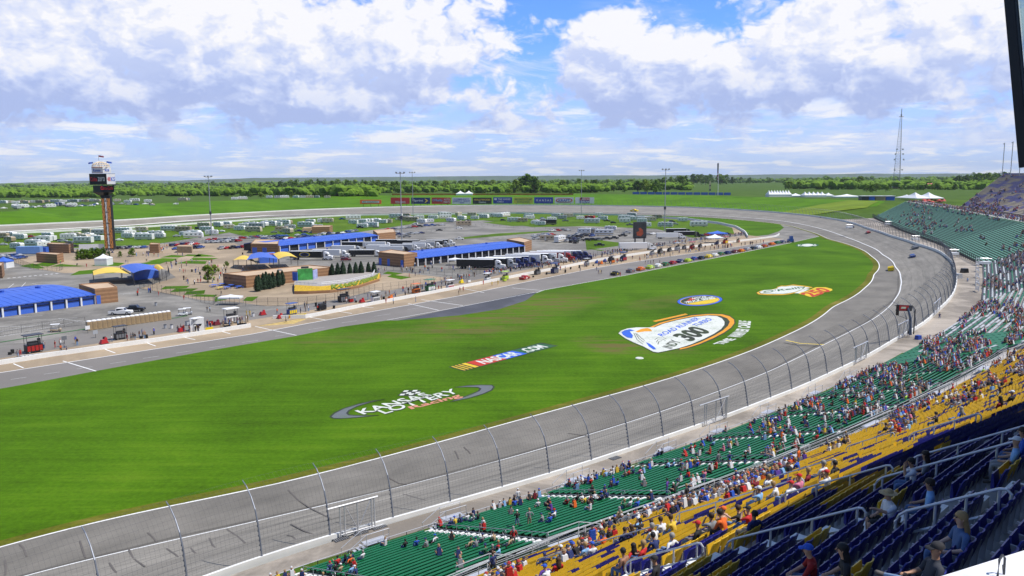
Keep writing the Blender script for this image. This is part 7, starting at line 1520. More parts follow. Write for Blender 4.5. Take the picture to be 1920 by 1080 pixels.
def ridge(name, Y, tops, amp, m):
    xs = np.linspace(-1200,3200,240); top = []; rgd = Random_ = random.Random(int(Y))
    V, Fq = [],[]
    for i, x in enumerate(xs):
        yt = np.interp(x, [a for a, b in tops],[b for a, b in tops]) + amp * (noise.noise(Vector((x * .012, Y, 0))) + .5 * noise.noise(Vector((x * .05, Y, 3))))
        p = at_dist(x, yt, Y); V += [(p.x, p.y - 1500,-120),(p.x, p.y, p.z),(p.x, p.y + 2500,-120)]
    for i in range(len(xs) - 1): Fq += [(3 * i, 3 * i + 3,3 * i + 4,3 * i + 1),(3 * i + 1,3 * i + 4,3 * i + 5,3 * i + 2)]
    tag(npmesh(name, np.array(V), np.array(Fq), m), kind='structure')
M_RIDGE = mat('wooded_hills', (.045,.085,.03),.95,.5,.004)
ridge('hills', 9000,[(0,350),(240,348),(420,342),(600,342),(960,339),(1200,336),(1500,334),(1920,333)],1.2, M_RIDGE)
ridge('hills', 15000,[(-200,345),(0,344),(170,338.5),(330,339),(480,333.5),(700,332),(900,330),(1020,329.5),(1200,328.5),(1300,328.5),(1600,326),(2000,325)],.9, M_RIDGE)
ft = empty('mesh_fence', tuple(FAR_F[6])); tag(ft, 'dark mesh fence at the foot of the far green stand', 'fence'); pts = []
for a, b in zip(FAR_F[5:-1], FAR_F[6:]):
    for f in np.linspace(0,1,26)[:-1]: pts.append(Vector(a).lerp(Vector(b), f) - Vector((1.2,-.4,.7)))
mb = MB(); up = Vector((0,0,1))
for h in np.arange(.2,3.4,.28): mb.tube([p + up * h for p in pts],.035,3, cap=False)
for p in pts: mb.tube([p, p + up * 3.4],.09,4)
child_of(mb.build('wire_mesh', M_DKST), ft)
# ================================================================== PEOPLE (local +X is the facing direction, z=0 at seat or ground)
SKIN = [mat('skin_' + str(i), c, .6) for i, c in enumerate([(.50,.29,.19),(.42,.23,.14),(.30,.15,.09),(.58,.36,.26)])]
CLO = {k: mat('cloth_' + k, c, .85,.1,6) for k, c in dict(white=(.68,.69,.72), black=(.02,.02,.024), red=(.50,.02,.02), blue=(.02,.09,.50), navy=(.02,.035,.14), grey=(.22,.23,.25), orange=(.75,.14,.02), yellow=(.70,.48,.05), tan=(.42,.31,.19), green=(.04,.16,.08), pink=(.60,.18,.30), lightblue=(.22,.42,.70), maroon=(.20,.015,.03), purple=(.10,.04,.30), lime=(.40,.70,.08)).items()}
DENIM = mat('denim', (.07,.13,.28),.85,.2,8); DENIM2 = mat('pale_denim', (.20,.30,.46),.85,.15,8); KHAKI = mat('khaki_cloth', (.36,.28,.18),.85,.1,6); SHOE = mat('shoe', (.10,.09,.085),.7)
HAIR = {k: mat('hair_' + k, c, .7,.2,12) for k, c in dict(brown=(.06,.03,.015), black=(.012,.010,.010), blond=(.35,.22,.09), grey=(.28,.27,.26), darkbrown=(.03,.016,.01)).items()}
def grow(name, J, Eds, sub=1, slots=4, fingers=False, face=False):
    """one continuous body: joints J {name:(x,y,z,r)}, bones Eds [(a,b,slot)]; skin colours follow the nearest bone"""
    names = list(J); me = bpy.data.meshes.new(name); me.from_pydata([J[n][:3] for n in names],[(names.index(a), names.index(b)) for a, b, s in Eds],[])
    o = bpy.data.objects.new(name, me); sc.collection.objects.link(o); md = o.modifiers.new('s', 'SKIN'); md.use_smooth_shade = True; md.branch_smoothing = .6
    sv = me.skin_vertices[0].data
    for i, n in enumerate(names): r = J[n][3]; sv[i].radius = (r, r) if not isinstance(r, tuple) else r; sv[i].use_root = (i == 0)
    ms = o.modifiers.new('u', 'SUBSURF'); ms.levels = ms.render_levels = sub
    m2 = bpy.data.meshes.new_from_object(o.evaluated_get(bpy.context.evaluated_depsgraph_get())); bpy.data.objects.remove(o)
    co = np.empty(len(m2.vertices) * 3); m2.vertices.foreach_get('co', co); co = co.reshape(-1,3); fc = np.array([co[list(p.vertices)].mean(0) for p in m2.polygons])
    best = np.full(len(fc),1e9); mi = np.zeros(len(fc), int)
    for a, b, s in Eds:
        A, B_ = np.array(J[a][:3]), np.array(J[b][:3]); d = B_ - A; t = np.clip(((fc - A) @ d) / (d @ d + 1e-9),0,1); ra = J[a][3] if not isinstance(J[a][3], tuple) else J[a][3][0]; rb = J[b][3] if not isinstance(J[b][3], tuple) else J[b][3][0]
        D = np.linalg.norm(fc - (A + t[:, None] * d), axis=1) - (ra + (rb - ra) * t) * .9; k = D < best; best[k] = D[k]; mi[k] = s
    bm = bmesh.new(); bm.from_mesh(m2)
    bm.faces.ensure_lookup_table()
    for f, s in zip(bm.faces, mi): f.material_index = int(s); f.smooth = True
    def blobm(c, r, slot, sc3=(1,1,1), seg=6):
        g_ = bmesh.ops.create_uvsphere(bm, u_segments=seg, v_segments=max(4, seg - 2), radius=r)
        for v in g_['verts']:
            v.co = Vector((v.co.x * sc3[0] + c[0], v.co.y * sc3[1] + c[1], v.co.z * sc3[2] + c[2]))
            for f in v.link_faces: f.material_index = slot; f.smooth = True
    def tubeb(pts, rs, slot):
        mb = MB(); mb.tube(pts, rs, 5); vs = [bm.verts.new(v) for v in mb.v]
        for f in mb.f:
            try: ff = bm.faces.new([vs[i] for i in f]); ff.material_index = slot; ff.smooth = True
            except ValueError: pass
    if fingers:
        for sd in ('l', 'r'):
            w = Vector(J['hand_' + sd][:3]); e = Vector(J['wrist_' + sd][:3]); d = (w - e).normalized(); y = d.cross(Vector((0,0,1))).normalized(); y = y if y.length > .1 else Vector((0,1,0)); dn = y.cross(d)
            for i, (of, ln) in enumerate([(-.03,.062),(-.01,.075),(.01,.070),(.03,.052)]):
                p0 = w + y * of; p1 = p0 + d * ln * .5 + dn * .004; p2 = p0 + d * ln * .85 - Vector((0,0,1)) * .014; tubeb([p0 - d * .02, p1, p2, p2 + d * .008 - Vector((0,0,1)) * .012],[.0095,.009,.008,.006],0)
            s_ = 1 if sd == 'l' else -1; p0 = e.lerp(w, .5) + y * .03 * s_; tubeb([p0, p0 + y * .022 * s_ + d * .02, p0 + y * .028 * s_ + d * .05],[.012,.010,.008],0)
    if face:
        h = Vector(J['head'][:3]); f = (face if isinstance(face, Vector) else Vector((1,0,0))).normalized(); s_ = Vector((-f.y, f.x, 0)).normalized(); up = Vector((0,0,1)); rr = .095
        tubeb([h + f * (rr * .86) + up * .025, h + f * (rr * 1.18) - up * .018, h + f * (rr * .9) - up * .028],[.010,.017,.008],0)
        for q_ in (-1,1):
            blobm(h + f * rr * .88 + s_ * q_ * .034 + up * .022,.013,4, seg=6); blobm(h + s_ * q_ * rr * .93 - up * .005,.026,0,(.5,.5,1.1));
            tubeb([h + f * rr * .93 + s_ * q_ * .018 + up * .045, h + f * rr * .86 + s_ * q_ * .052 + up * .042],[.005,.004],4)
        tubeb([h + f * rr * .88 - s_ * .024 - up * .05, h + f * rr * .93 - up * .052, h + f * rr * .88 + s_ * .024 - up * .05],[.005,.008,.005],5)
    m2.materials.clear()
    for m_ in [SKIN[0], CLO['white'], DENIM, SHOE, HAIR['black'], mat('lips', (.35,.10,.08),.6)][:6 if face else 4]: m2.materials.append(m_)
    bm.to_mesh(m2); bm.free(); m2.name = name; return m2
def sit_pose(lean=0.0, arms='lap', knee=.45, shorts=False, cross=False, turn=0.0, up_=False, w=1.0):
    J = {}; sl = math.sin(lean); cl = math.cos(lean)
    def T(x, y, z): return (x * cl + z * sl, y, z * cl - x * sl)
    def ad(n, x, y, z, r): J[n] = (*T(x, y, z), r)
    ad('pelvis', 0,0,.10,(.145 * w, .125 * w)); ad('belly', 0,0,.25,(.135 * w, .11 * w)); ad('chest', .0,0,.43,(.155 * w, .115)); ad('neck0', .0,0,.56,(.07,.06)); ad('neck', .015,0,.62,.052)
    ad('jaw', .04,0,.675,.068); ad('head', .035,0,.755,(.088,.098)); ad('crown', .025,0,.83,.070)
    E_ = [('pelvis', 'belly', 1),('belly', 'chest', 1),('chest', 'neck0', 1),('neck0', 'neck', 0),('neck', 'jaw', 0),('jaw', 'head', 0),('head', 'crown', 0)]
    for sd, s in (('l', 1),('r', -1)):
        ad('sh_' + sd, -.01, s * .185 * (.5 + w / 2),.51,.066)
        if arms == 'lap': el, wr, ha = (.05, s * .25,.27),(.27, s * .17,.19),(.35, s * .14,.185)
        elif arms == 'knees': el, wr, ha = (.16, s * .25,.30),(.38, s * .12,.24),(.45, s * .07,.22)
        elif arms == 'face': el, wr, ha = (.20, s * .24,.40),(.20, s * .10,.62),(.17, s * .065,.69)
        elif arms == 'reach': el, wr, ha = ((.20, s * .26,.42),(.42, s * .20,.50),(.50, s * .19,.52)) if s > 0 else ((.04, s * .25,.27),(.25, s * .17,.19),(.33, s * .14,.185))
        else: el, wr, ha = (-.10, s * .34,.36),(.0, s * .42,.18),(.03, s * .44,.10)
        ad('el_' + sd, *el, .046); ad('wrist_' + sd, *wr, .031); ad('hand_' + sd, *ha, .036)
        E_ += [('chest', 'sh_' + sd, 1),('sh_' + sd, 'el_' + sd, 1),('el_' + sd, 'wrist_' + sd, 0),('wrist_' + sd, 'hand_' + sd, 0)]
        if cross and s > 0: J['knee_' + sd] = (.44,.02,.24,.068); J['ank_' + sd] = (.50,-.36,.10,.048); J['toe_' + sd] = (.66,-.42,.14,.045)
        else: J['knee_' + sd] = (knee, s * .15,.08,.068); J['ank_' + sd] = (knee - .02, s * .15,-.36,.046); J['toe_' + sd] = (knee + .16, s * .17,-.41,.042)
        J['hip_' + sd] = (.05, s * .10,.07,.095)
        E_ += [('pelvis', 'hip_' + sd, 2),('hip_' + sd, 'knee_' + sd, 2),('knee_' + sd, 'ank_' + sd, 0 if shorts else 2),('ank_' + sd, 'toe_' + sd, 3)]
    if turn:
        c, s = math.cos(turn), math.sin(turn)
        for n in list(J):
            if n[:3] in ('che', 'nec', 'jaw', 'hea', 'cro', 'sh_', 'el_', 'wri', 'han', 'bel'): x, y, z, r = J[n]; J[n] = (x * c - y * s, x * s + y * c, z, r)
    return J, E_
def stand_pose(arms='down', stride=0.0, shorts=False, w=1.0):
    J = {'pelvis': (0,0,.93,(.15 * w, .115)), 'belly': (0,0,1.08,(.135 * w, .11)), 'chest': (.0,0,1.28,(.16 * w, .115)), 'neck0': (0,0,1.42,(.07,.06)), 'neck': (.01,0,1.48,.052), 'jaw': (.035,0,1.54,.068), 'head': (.03,0,1.62,(.088,.098)), 'crown': (.02,0,1.70,.070)}
    E_ = [('pelvis', 'belly', 1),('belly', 'chest', 1),('chest', 'neck0', 1),('neck0', 'neck', 0),('neck', 'jaw', 0),('jaw', 'head', 0),('head', 'crown', 0)]
    for sd, s in (('l', 1),('r', -1)):
        J['sh_' + sd] = (-.01, s * .19,1.37,.066)
        el, wr, ha = {'down': ((-.02, s * .25,1.10),(.06, s * .26,.86),(.09, s * .255,.78)), 'hips': ((-.10, s * .36,1.15),(.02, s * .20,1.00),(.08, s * .17,.98)), 'front': ((.10, s * .24,1.12),(.30, s * .14,1.16),(.37, s * .11,1.17)), 'up': ((.16, s * .24,1.30),(.20, s * .12,1.52),(.18, s * .08,1.60))}[arms]
        J['el_' + sd] = (*el, .046); J['wrist_' + sd] = (*wr, .031); J['hand_' + sd] = (*ha, .036)
        J['hip_' + sd] = (0, s * .10,.88,.098); J['knee_' + sd] = (s * stride * .5 + .03, s * .11,.48,.066); J['ank_' + sd] = (s * stride - .02, s * .12,.09,.045); J['toe_' + sd] = (s * stride + .15, s * .14,.045,.042)
        E_ += [('chest', 'sh_' + sd, 1),('sh_' + sd, 'el_' + sd, 1),('el_' + sd, 'wrist_' + sd, 0),('wrist_' + sd, 'hand_' + sd, 0),('pelvis', 'hip_' + sd, 2),('hip_' + sd, 'knee_' + sd, 2),('knee_' + sd, 'ank_' + sd, 0 if shorts else 2),('ank_' + sd, 'toe_' + sd, 3)]
    return J, E_
def hair_mesh(J, kind, near=False, name=None):
    h = Vector(J['head'][:3]); mb = MB(); n = 12 if near else 8; rows = []
    prof = [(.02,.125),(.07,.112),(.100,.07),(.108,.02),(.104,-.035)] if kind != 'cap' else [(.02,.115),(.07,.108),(.100,.075),(.108,.035)]
    vs = []
    for r, z in prof:
        for j in range(n):
            a = 2 * math.pi * j / n; front = max(0, math.cos(a)); zz3 = z
            if kind != 'cap' and z < .03: zz3 = z + front * (.075 if z < 0 else .035)
            vs.append((h.x - .012 + r * math.cos(a), h.y + r * .94 * math.sin(a), h.z + zz3))
    mb.add(vs, [(i * n + j, (i + 1) * n + j, (i + 1) * n + (j + 1) % n, i * n + (j + 1) % n) for i in range(len(prof) - 1) for j in range(n)] + [tuple(range(n))])
    if kind == 'cap':
        b0 = [(h.x + .085 * math.cos(a), h.y + .085 * math.sin(a), h.z + .045) for a in np.linspace(-.9,.9,6)]; b1 = [(h.x + (.185 - .02 * abs(a)) * math.cos(a * .62), h.y + .17 * math.sin(a * .62), h.z + .025) for a in np.linspace(-.9,.9,6)]
        mb.add(b0 + b1 + [(x, y, z - .01) for x, y, z in b1 + b0],[(i, i + 1,7 + i, 6 + i) for i in range(5)] + [(12 + i, 13 + i, 19 + i, 18 + i) for i in range(5)] + [(6 + i, 7 + i, 13 + i, 12 + i) for i in range(5)])
    if kind == 'long':
        vs = []
        for r, z, x0 in [(.104,-.02,-.012),(.105,-.10,-.03),(.115,-.20,-.05),(.10,-.30,-.06),(.06,-.36,-.06)]:
            vs += [(h.x + x0 + r * math.cos(a), h.y + r * math.sin(a) * 1.05, h.z + z) for a in np.linspace(1.35,2 * math.pi - 1.35,9)]
        mb.add(vs, [(i * 9 + j, (i + 1) * 9 + j, (i + 1) * 9 + j + 1, i * 9 + j + 1) for i in range(4) for j in range(8)])
    if kind == 'sunhat': mb.add([(h.x + r * math.cos(a), h.y + r * math.sin(a), h.z + z) for r, z in ((.10,.05),(.21,.03)) for a in np.linspace(0,2 * math.pi, 13)[:-1]],[(j, (j + 1) % 12,12 + (j + 1) % 12,12 + j) for j in range(12)])
    me = bpy.data.meshes.new('hair'); me.from_pydata([tuple(v) for v in mb.v],[], mb.f); me.materials.append(HAIR['brown']); me.polygons.foreach_set('use_smooth', [True] * len(me.polygons)); return me
POSES = {}
for nm, (J, E_) in dict(lap=sit_pose(-.10), knees=sit_pose(.30, 'knees'), face_=sit_pose(.0, 'face'), wide=sit_pose(-.18, 'wide', .42), shorts=sit_pose(-.05, 'lap', .46, True), turned=sit_pose(.05, 'reach', turn=.5), stand=stand_pose(), hips=stand_pose('hips'), front=stand_pose('front', .0, True), walk=stand_pose('down', .22), binoc=stand_pose('up')).items():
    POSES[nm] = (grow('person', J, E_, 1), {k: hair_mesh(J, k) for k in ('short', 'cap', 'long')}, J)
NP = [0]
def hexcol(m): return m
def person(loc, rz, pose, shirt, pants, skin, head, headcol, label, group=None, scale=1.0, special=None):
    me, hm, J = special or POSES[pose]; o = bpy.data.objects.new('person', me); sc.collection.objects.link(o); o.location = loc; o.rotation_euler = (0,0, rz); o.scale = (scale,) * 3
    for i, m_ in enumerate((skin, shirt, pants)): o.material_slots[i].link = 'OBJECT'; o.material_slots[i].material = m_
    if head: h = bpy.data.objects.new({'cap': 'cap', 'sunhat': 'hat'}.get(head, 'hair'), hm[head]); sc.collection.objects.link(h); h.parent = o; h.material_slots[0].link = 'OBJECT'; h.material_slots[0].material = headcol
    tag(o, label, 'person', group); NP[0] += 1; return o
rp_ = random.Random(21)
SC_ = ['white', 'white', 'blue', 'navy', 'black', 'red', 'grey', 'lightblue', 'orange', 'yellow', 'tan', 'green', 'maroon', 'black', 'purple', 'pink']
WGT = [7,5,4,5,5,4,4,3,1.6,1,2,.8,1,2,.6,.7]
def rnd_look(col=None):
    col = col or rp_.choices(SC_, WGT)[0]; hd = rp_.choice(['short', 'short', 'cap', 'cap', 'long']); hc = rp_.choice(['white', 'navy', 'red', 'black', 'blue']) if hd == 'cap' else rp_.choice(list(HAIR)); pn = rp_.choice([DENIM, DENIM2, KHAKI, CLO['black'], CLO['grey'], DENIM])
    return col, hd, hc, pn
CA = np.array([c[:7] for c in CAND]); cx2_, cy2_, cz2_ = proj(CA[:, :3] + np.array([0,0,.42])); USED = np.zeros(len(CA), bool)
def seat_near(px, py, zones=(0,1,2)):
    d = (cx2_ - px) ** 2 + (cy2_ - py) ** 2 + USED * 1e6 + np.where(np.isin(CA[:, 4], zones),0,1e7) + np.where(cz2_ < 3,1e7,0); i = int(np.argmin(d)); USED[i] = True
    j = np.hypot(CA[:, 0] - CA[i, 0], CA[:, 1] - CA[i, 1]) < .45; USED[j & (np.abs(CA[:, 2] - CA[i, 2]) < .1)] = True; return i
deck_nm = {0: 'on the green benches', 1: 'on the yellow and blue seats', 2: 'on the silver benches at the turn'}
def spectator(zk, x, y, col=None, pose=None, **k):
    px, py = q(zk, x, y); i = seat_near(px, py); c = CA[i]; col, hd, hc, pn = rnd_look(col); hd = k.get('head', hd); hc = k.get('hc', hc)
    pose = pose or rp_.choice(['lap', 'lap', 'knees', 'knees', 'face_', 'wide', 'shorts', 'turned']); hm = CLO[hc] if hd == 'cap' and hc in CLO else HAIR.get(hc, HAIR['brown']); nm = f'{hc} cap' if hd == 'cap' else (f'{hc} {hd} hair').replace('short ', '').replace('darkbrown', 'dark brown')
    person((c[0], c[1], c[2] - .02), c[3] + rp_.uniform(-.35,.35), pose, CLO[col], k.get('pants', pn), rp_.choice(SKIN), hd, hm, f'person in {col.replace("lightblue", "light blue")} shirt and {nm} sitting {deck_nm[int(c[4])]}', 'spectators in the near stands', rp_.uniform(.94,1.05))
SPL = {12: [(1450,700,'navy'),(1515,660,'yellow'),(1545,650,'navy'),(1580,640,'white'),(1610,640,'white'),(1650,630,'black'),(1120,840,'black'),(1190,820,'blue'),(1305,830,'grey'),(1350,800,'white'),(605,960,'red'),(660,955,'navy'),(700,940,'orange'),(720,935,'navy'),(790,910,'white'),(590,1030,'black'),(650,1040,'tan'),(700,1030,'lightblue'),(735,1030,'navy'),(490,1060,'grey'),(575,1000,'navy'),(1600,830,'tan'),(1650,820,'grey'),(1710,790,'grey'),(1770,780,'tan'),(1715,890,'green'),(1760,900,'black'),(1800,850,'black'),(1835,890,'lightblue'),(1900,810,'tan')],
 13: [(30,520,'blue'),(195,530,'white'),(285,510,'tan'),(430,505,'red'),(480,490,'black'),(530,510,'yellow'),(560,490,'white'),(590,480,'pink'),(625,475,'white'),(680,465,'navy'),(725,450,'navy'),(430,390,'black'),(480,380,'maroon'),(555,365,'black'),(590,355,'red'),(625,320,'grey'),(705,320,'lightblue'),(745,305,'white'),(850,310,'tan'),(885,305,'red'),(920,290,'navy'),(960,285,'pink'),(1105,155,'navy'),(1135,140,'black'),(745,395,'black'),(795,380,'blue'),(1185,245,'lightblue'),(1215,235,'lightblue'),(1255,220,'grey'),(1335,215,'yellow'),(1385,240,'blue'),(1340,105,'maroon'),(1365,100,'red'),(1440,130,'green'),(1500,80,'lightblue'),(1470,25,'red'),(235,640,'grey'),(270,650,'blue'),(300,610,'blue'),(340,610,'white'),(840,530,'green'),(890,530,'white'),(950,520,'blue'),(1240,390,'grey'),(1460,300,'pink'),(1330,310,'red'),(1525,430,'black'),(1635,380,'blue'),(1040,700,'maroon'),(985,700,'black'),(1090,760,'white'),(1160,720,'white'),(1235,700,'yellow'),(830,760,'navy'),(885,750,'navy'),(940,720,'lightblue'),(650,740,'lightblue'),(665,815,'orange'),(540,800,'red'),(460,870,'grey'),(505,860,'black'),(530,890,'lightblue'),(430,850,'lightblue'),(600,870,'white'),(1100,850,'navy'),(1195,840,'white'),(910,910,'red'),(980,895,'red'),(1400,740,'black'),(1510,690,'grey'),(1600,690,'orange'),(1775,620,'red'),(1725,640,'black'),(1840,490,'lightblue'),(1830,400,'maroon'),(1900,370,'white'),(1790,720,'navy'),(230,950,'navy'),(330,1010,'red'),(290,1040,'white'),(235,1050,'purple'),(380,900,'grey')],
 14: [(490,110,'yellow'),(440,80,'navy'),(570,60,'black'),(235,245,'blue'),(400,290,'white'),(455,340,'white'),(500,300,'black'),(300,350,'maroon'),(250,370,'pink'),(165,410,'white'),(110,440,'white'),(20,380,'white'),(1880,180,'lightblue')],
 16: [(620,460,'white'),(660,440,'white'),(240,620,'white'),(190,640,'lightblue'),(150,650,'blue'),(90,670,'black'),(130,655,'navy'),(310,630,'orange'),(375,630,'orange'),(480,575,'black'),(415,690,'white'),(30,740,'blue'),(600,580,'red'),(640,565,'navy'),(665,550,'black'),(785,490,'blue'),(820,530,'navy'),(980,470,'black'),(900,500,'navy'),(1030,460,'grey'),(1060,450,'orange'),(1150,470,'white'),(1080,510,'white'),(885,820,'black'),(945,800,'lightblue'),(575,850,'black'),(470,860,'navy'),(375,875,'red'),(1205,660,'blue'),(1275,610,'white'),(1310,600,'blue'),(1225,545,'green'),(1030,590,'lime'),(1470,500,'red'),(1560,485,'black'),(1500,520,'black'),(1385,510,'red'),(1545,570,'grey'),(1430,710,'blue'),(1280,740,'black'),(1735,620,'maroon'),(1715,530,'grey'),(1810,585,'black'),(1780,385,'blue'),(1825,370,'white'),(1830,470,'black'),(1700,420,'white'),(50,860,'blue'),(40,930,'purple'),(90,800,'yellow'),(700,480,'lightblue'),(740,500,'tan'),(640,500,'blue'),(610,500,'navy'),(590,500,'black'),(400,600,'tan'),(1590,340,'lime'),(1440,380,'grey'),(1350,330,'red')]}
for zk, l in SPL.items():
    for x, y, c in l: spectator(zk, x, y, c)
def stander(zk, x, y, col, pose, rz=None, pants=None, **k):
    """x,y: pixel of the waist; feet are put on the deck under it"""
    px, py = q(zk, x, y); i = int(np.argmin((cx2_ - px) ** 2 + (cy2_ - py) ** 2 + np.where(cz2_ < 3,1e7,0))); c = CA[i]; z = c[2] - .45
    p = Vector((c[0], c[1],0)) + Vector((math.cos(c[3]), math.sin(c[3]),0)) * .28; _, hd, hc, pn = rnd_look(); hd = k.get('head', hd); hc = k.get('hc', hc); hm = CLO[hc] if hd == 'cap' and hc in CLO else HAIR.get(hc, HAIR['brown'])
    person((p.x, p.y, z), c[3] + (rz if rz is not None else rp_.uniform(-.5,.5)), pose, CLO[col], pants or pn, rp_.choice(SKIN), hd, hm, k.get('label') or f'person in {col} shirt standing {deck_nm[int(c[4])]}', 'spectators in the near stands')
for a in [(13,66,480,'white','stand'),(13,140,650,'grey','hips'),(13,70,660,'black','front'),(13,50,800,'red','stand'),(13,1180,450,'purple','hips'),(13,1310,450,'black','stand'),(13,1560,200,'grey','stand'),(13,1635,220,'navy','hips'),(13,1765,210,'black','front'),(13,810,625,'tan','stand'),(12,1790,990,'navy','walk'),(16,495,730,'white','stand'),(16,595,710,'white','hips'),(16,672,680,'white','stand'),(16,555,750,'white','front'),(16,260,810+80,'orange','stand'),(16,775,380,'black','stand'),(16,800,380,'navy','stand'),(16,1522,350,'white','stand'),(16,1790,225,'maroon','stand'),(16,1817,225,'yellow','stand'),(16,820,545,'white','hips'),(14,255,200,'orange','stand')]: stander(*a)
def near_body(J, E_, f=None): return grow('person', J, E_, 2, fingers=True, face=f or True)
def near_person(px, py, pose, rz, shirt, pants, skin, head, hc, label, dz=.0, along=0.0, sc_=1.0, zones=(1,)):
    J, E_ = pose; f = Vector(J['head'][:3]) - Vector(J['neck'][:3]); me = near_body(J, E_); i = seat_near(px, py, zones); c = CA[i]; hk = {head: hair_mesh(J, head, True)}
    p = Vector((c[0], c[1], c[2] - .02 + dz)); o = person(p, c[3] + rz, None, shirt, pants, skin, head, hc, label, 'spectators nearest the viewer', sc_, special=(me, hk, J)); return o
near_person(1524,1060, sit_pose(.16, 'knees', w=1.12),.45, mat('red_jacket', (.30,.012,.012),.85,.15,8), DENIM, SKIN[0], 'cap', CLO['blue'], 'person in red jacket and bright blue cap leaning forward, bottom edge of the photo')
near_person(1600,1052, sit_pose(.10, 'lap'),.55, CLO['black'], DENIM2, SKIN[0], 'long', HAIR['black'], 'person with dark hair and black jacket beside the red jacket')
near_person(1745,1048, sit_pose(-.20, 'lap', cross=True),.75, mat('dark_grey_tee', (.035,.04,.055),.85), DENIM2, SKIN[1], 'cap', CLO['black'], 'person in black cap and pale jeans with one leg crossed over the other')
near_person(1792,1005, sit_pose(-.05, 'lap'),.70, DENIM, DENIM, SKIN[3], 'long', HAIR['blond'], 'person with long blond hair and denim shirt behind the crossed legs')
near_person(1688,952, sit_pose(.05, 'reach', w=1.3, shorts=True, turn=.35),.5, CLO['white'], CLO['black'], SKIN[0], 'sunhat', mat('straw', (.42,.30,.15),.8,.2,20), 'broad person in white tee shirt and straw hat reaching forward in the shade')
near_person(1735,922, sit_pose(.0, 'lap'),.3, CLO['lightblue'], DENIM, SKIN[1], 'short', HAIR['darkbrown'], 'person in pale blue tee shirt with short dark hair in the shaded seats')
near_person(1712,893, sit_pose(.10, 'face'),.4, CLO['white'], DENIM, SKIN[1], 'short', HAIR['black'], 'person in white long shirt raising hands to the face in the shade')
near_person(1733,884, sit_pose(.0, 'lap'),.3, CLO['grey'], DENIM, SKIN[1], 'long', HAIR['darkbrown'], 'person in grey shirt beside the raised hands in the shade')
near_person(1918,858, sit_pose(.0, 'lap'),.3, CLO['blue'], DENIM, SKIN[1], 'short', HAIR['darkbrown'], 'person in blue shirt at the right edge in the shade')
near_person(1165,1050, sit_pose(.12, 'lap', w=1.1),.1, SKIN[2], DENIM, SKIN[2], 'short', HAIR['black'], 'shirtless person with dark hair seen from behind at the bottom edge')
near_person(1240,1072, sit_pose(.1, 'lap'),.3, CLO['black'], DENIM, SKIN[1], 'cap', CLO['black'], 'person in black cap cut by the bottom edge, right of the shirtless back')
near_person(1357,975, sit_pose(.05, 'face'),.1, SKIN[0], DENIM, SKIN[0], 'cap', CLO['orange'], 'shirtless person with orange cap and raised elbows in the yellow seats')
near_person(1655,745, sit_pose(.0, 'lap'),.1, CLO['white'], KHAKI, SKIN[0], 'cap', CLO['white'], 'person in white shirt and white cap in the yellow seats, upper middle', zones=(0,1))
INF = [(8,1285,700,'navy',3.45),(8,1495,425,'lightblue',3.8),(8,1052,835,'black',3.45)]
for k_i, (zk, x, y, c, z) in enumerate(INF):
    p = GQ(zk, x, y + 18, z); person((p.x, p.y, p.z + .02),1.2, 'walk', CLO[c], DENIM, SKIN[1], 'short', HAIR['brown'],['person in dark shirt walking on the concourse past the scoreboard', 'person in light blue walking on the far concourse', 'person in black standing below the red scoreboard'][k_i])
IP = [(5,503,845,'navy'),(5,415,800,'red'),(5,458,830,'orange'),(5,485,815,'grey'),(5,840,755,'white'),(5,985,740,'grey'),(5,1000,735,'black'),(5,955,745,'maroon'),(5,1015,740,'black'),(5,1335,680,'black'),(5,1358,670,'black'),(5,1488,695,'black'),(5,1420,700,'navy'),(5,1850,560,'yellow'),(5,1875,560,'yellow'),(5,1555,530,'black'),(5,1575,530,'lightblue'),(5,1660,405,'black'),(5,1635,310,'maroon'),(5,1485,310,'red'),(5,1505,312,'red'),(5,1390,235,'maroon'),(5,1375,235,'red'),(5,1350,225,'white'),(5,945,165,'navy'),(5,960,165,'grey'),(5,650,192,'red'),(5,455,165,'lime'),(5,1190,410,'red'),(5,1380,440,'red'),(5,135,870,'grey'),(5,155,865,'red'),
      (6,545,608,'black'),(6,480,545,'orange'),(6,700,490,'tan'),(6,685,495,'grey'),(6,1295,465,'red'),(6,1350,470,'lightblue'),(6,1518,455,'grey'),(6,1840,405,'black'),(6,1590,390,'green'),(6,1640,375,'white'),(6,1690,365,'red'),(6,1710,365,'black'),(6,1665,385,'navy'),(6,1285,225,'maroon'),(6,1470,270,'red'),(6,1490,240,'black'),(6,1515,260,'navy'),(6,1545,250,'black'),(6,1255,265,'grey'),(6,625,540,'maroon'),(6,655,540,'navy'),
      (7,45,225,'black'),(7,35,220,'navy'),(7,95,270,'tan'),(7,1048,285,'navy'),(7,1060,285,'yellow'),(7,1072,285,'black'),(7,1135,300,'grey'),(7,1212,300,'red'),(7,1400,210,'black'),(7,1420,210,'navy'),(7,1440,208,'black'),(7,1460,205,'black'),(7,1508,208,'black'),(7,250,375,'yellow'),(7,295,365,'yellow'),(7,185,365,'red'),(7,10,420,'pink'),(7,35,415,'red'),(7,1360,190,'red'),(7,1585,155,'black'),(7,1035,260,'navy'),(7,912,265,'grey')]
where_ = lambda zk, x, y: 'on the fan zone paving' if (zk == 5 and y < 450) or (zk == 6 and y < 300 and x > 1200) else ('near the pit wall')
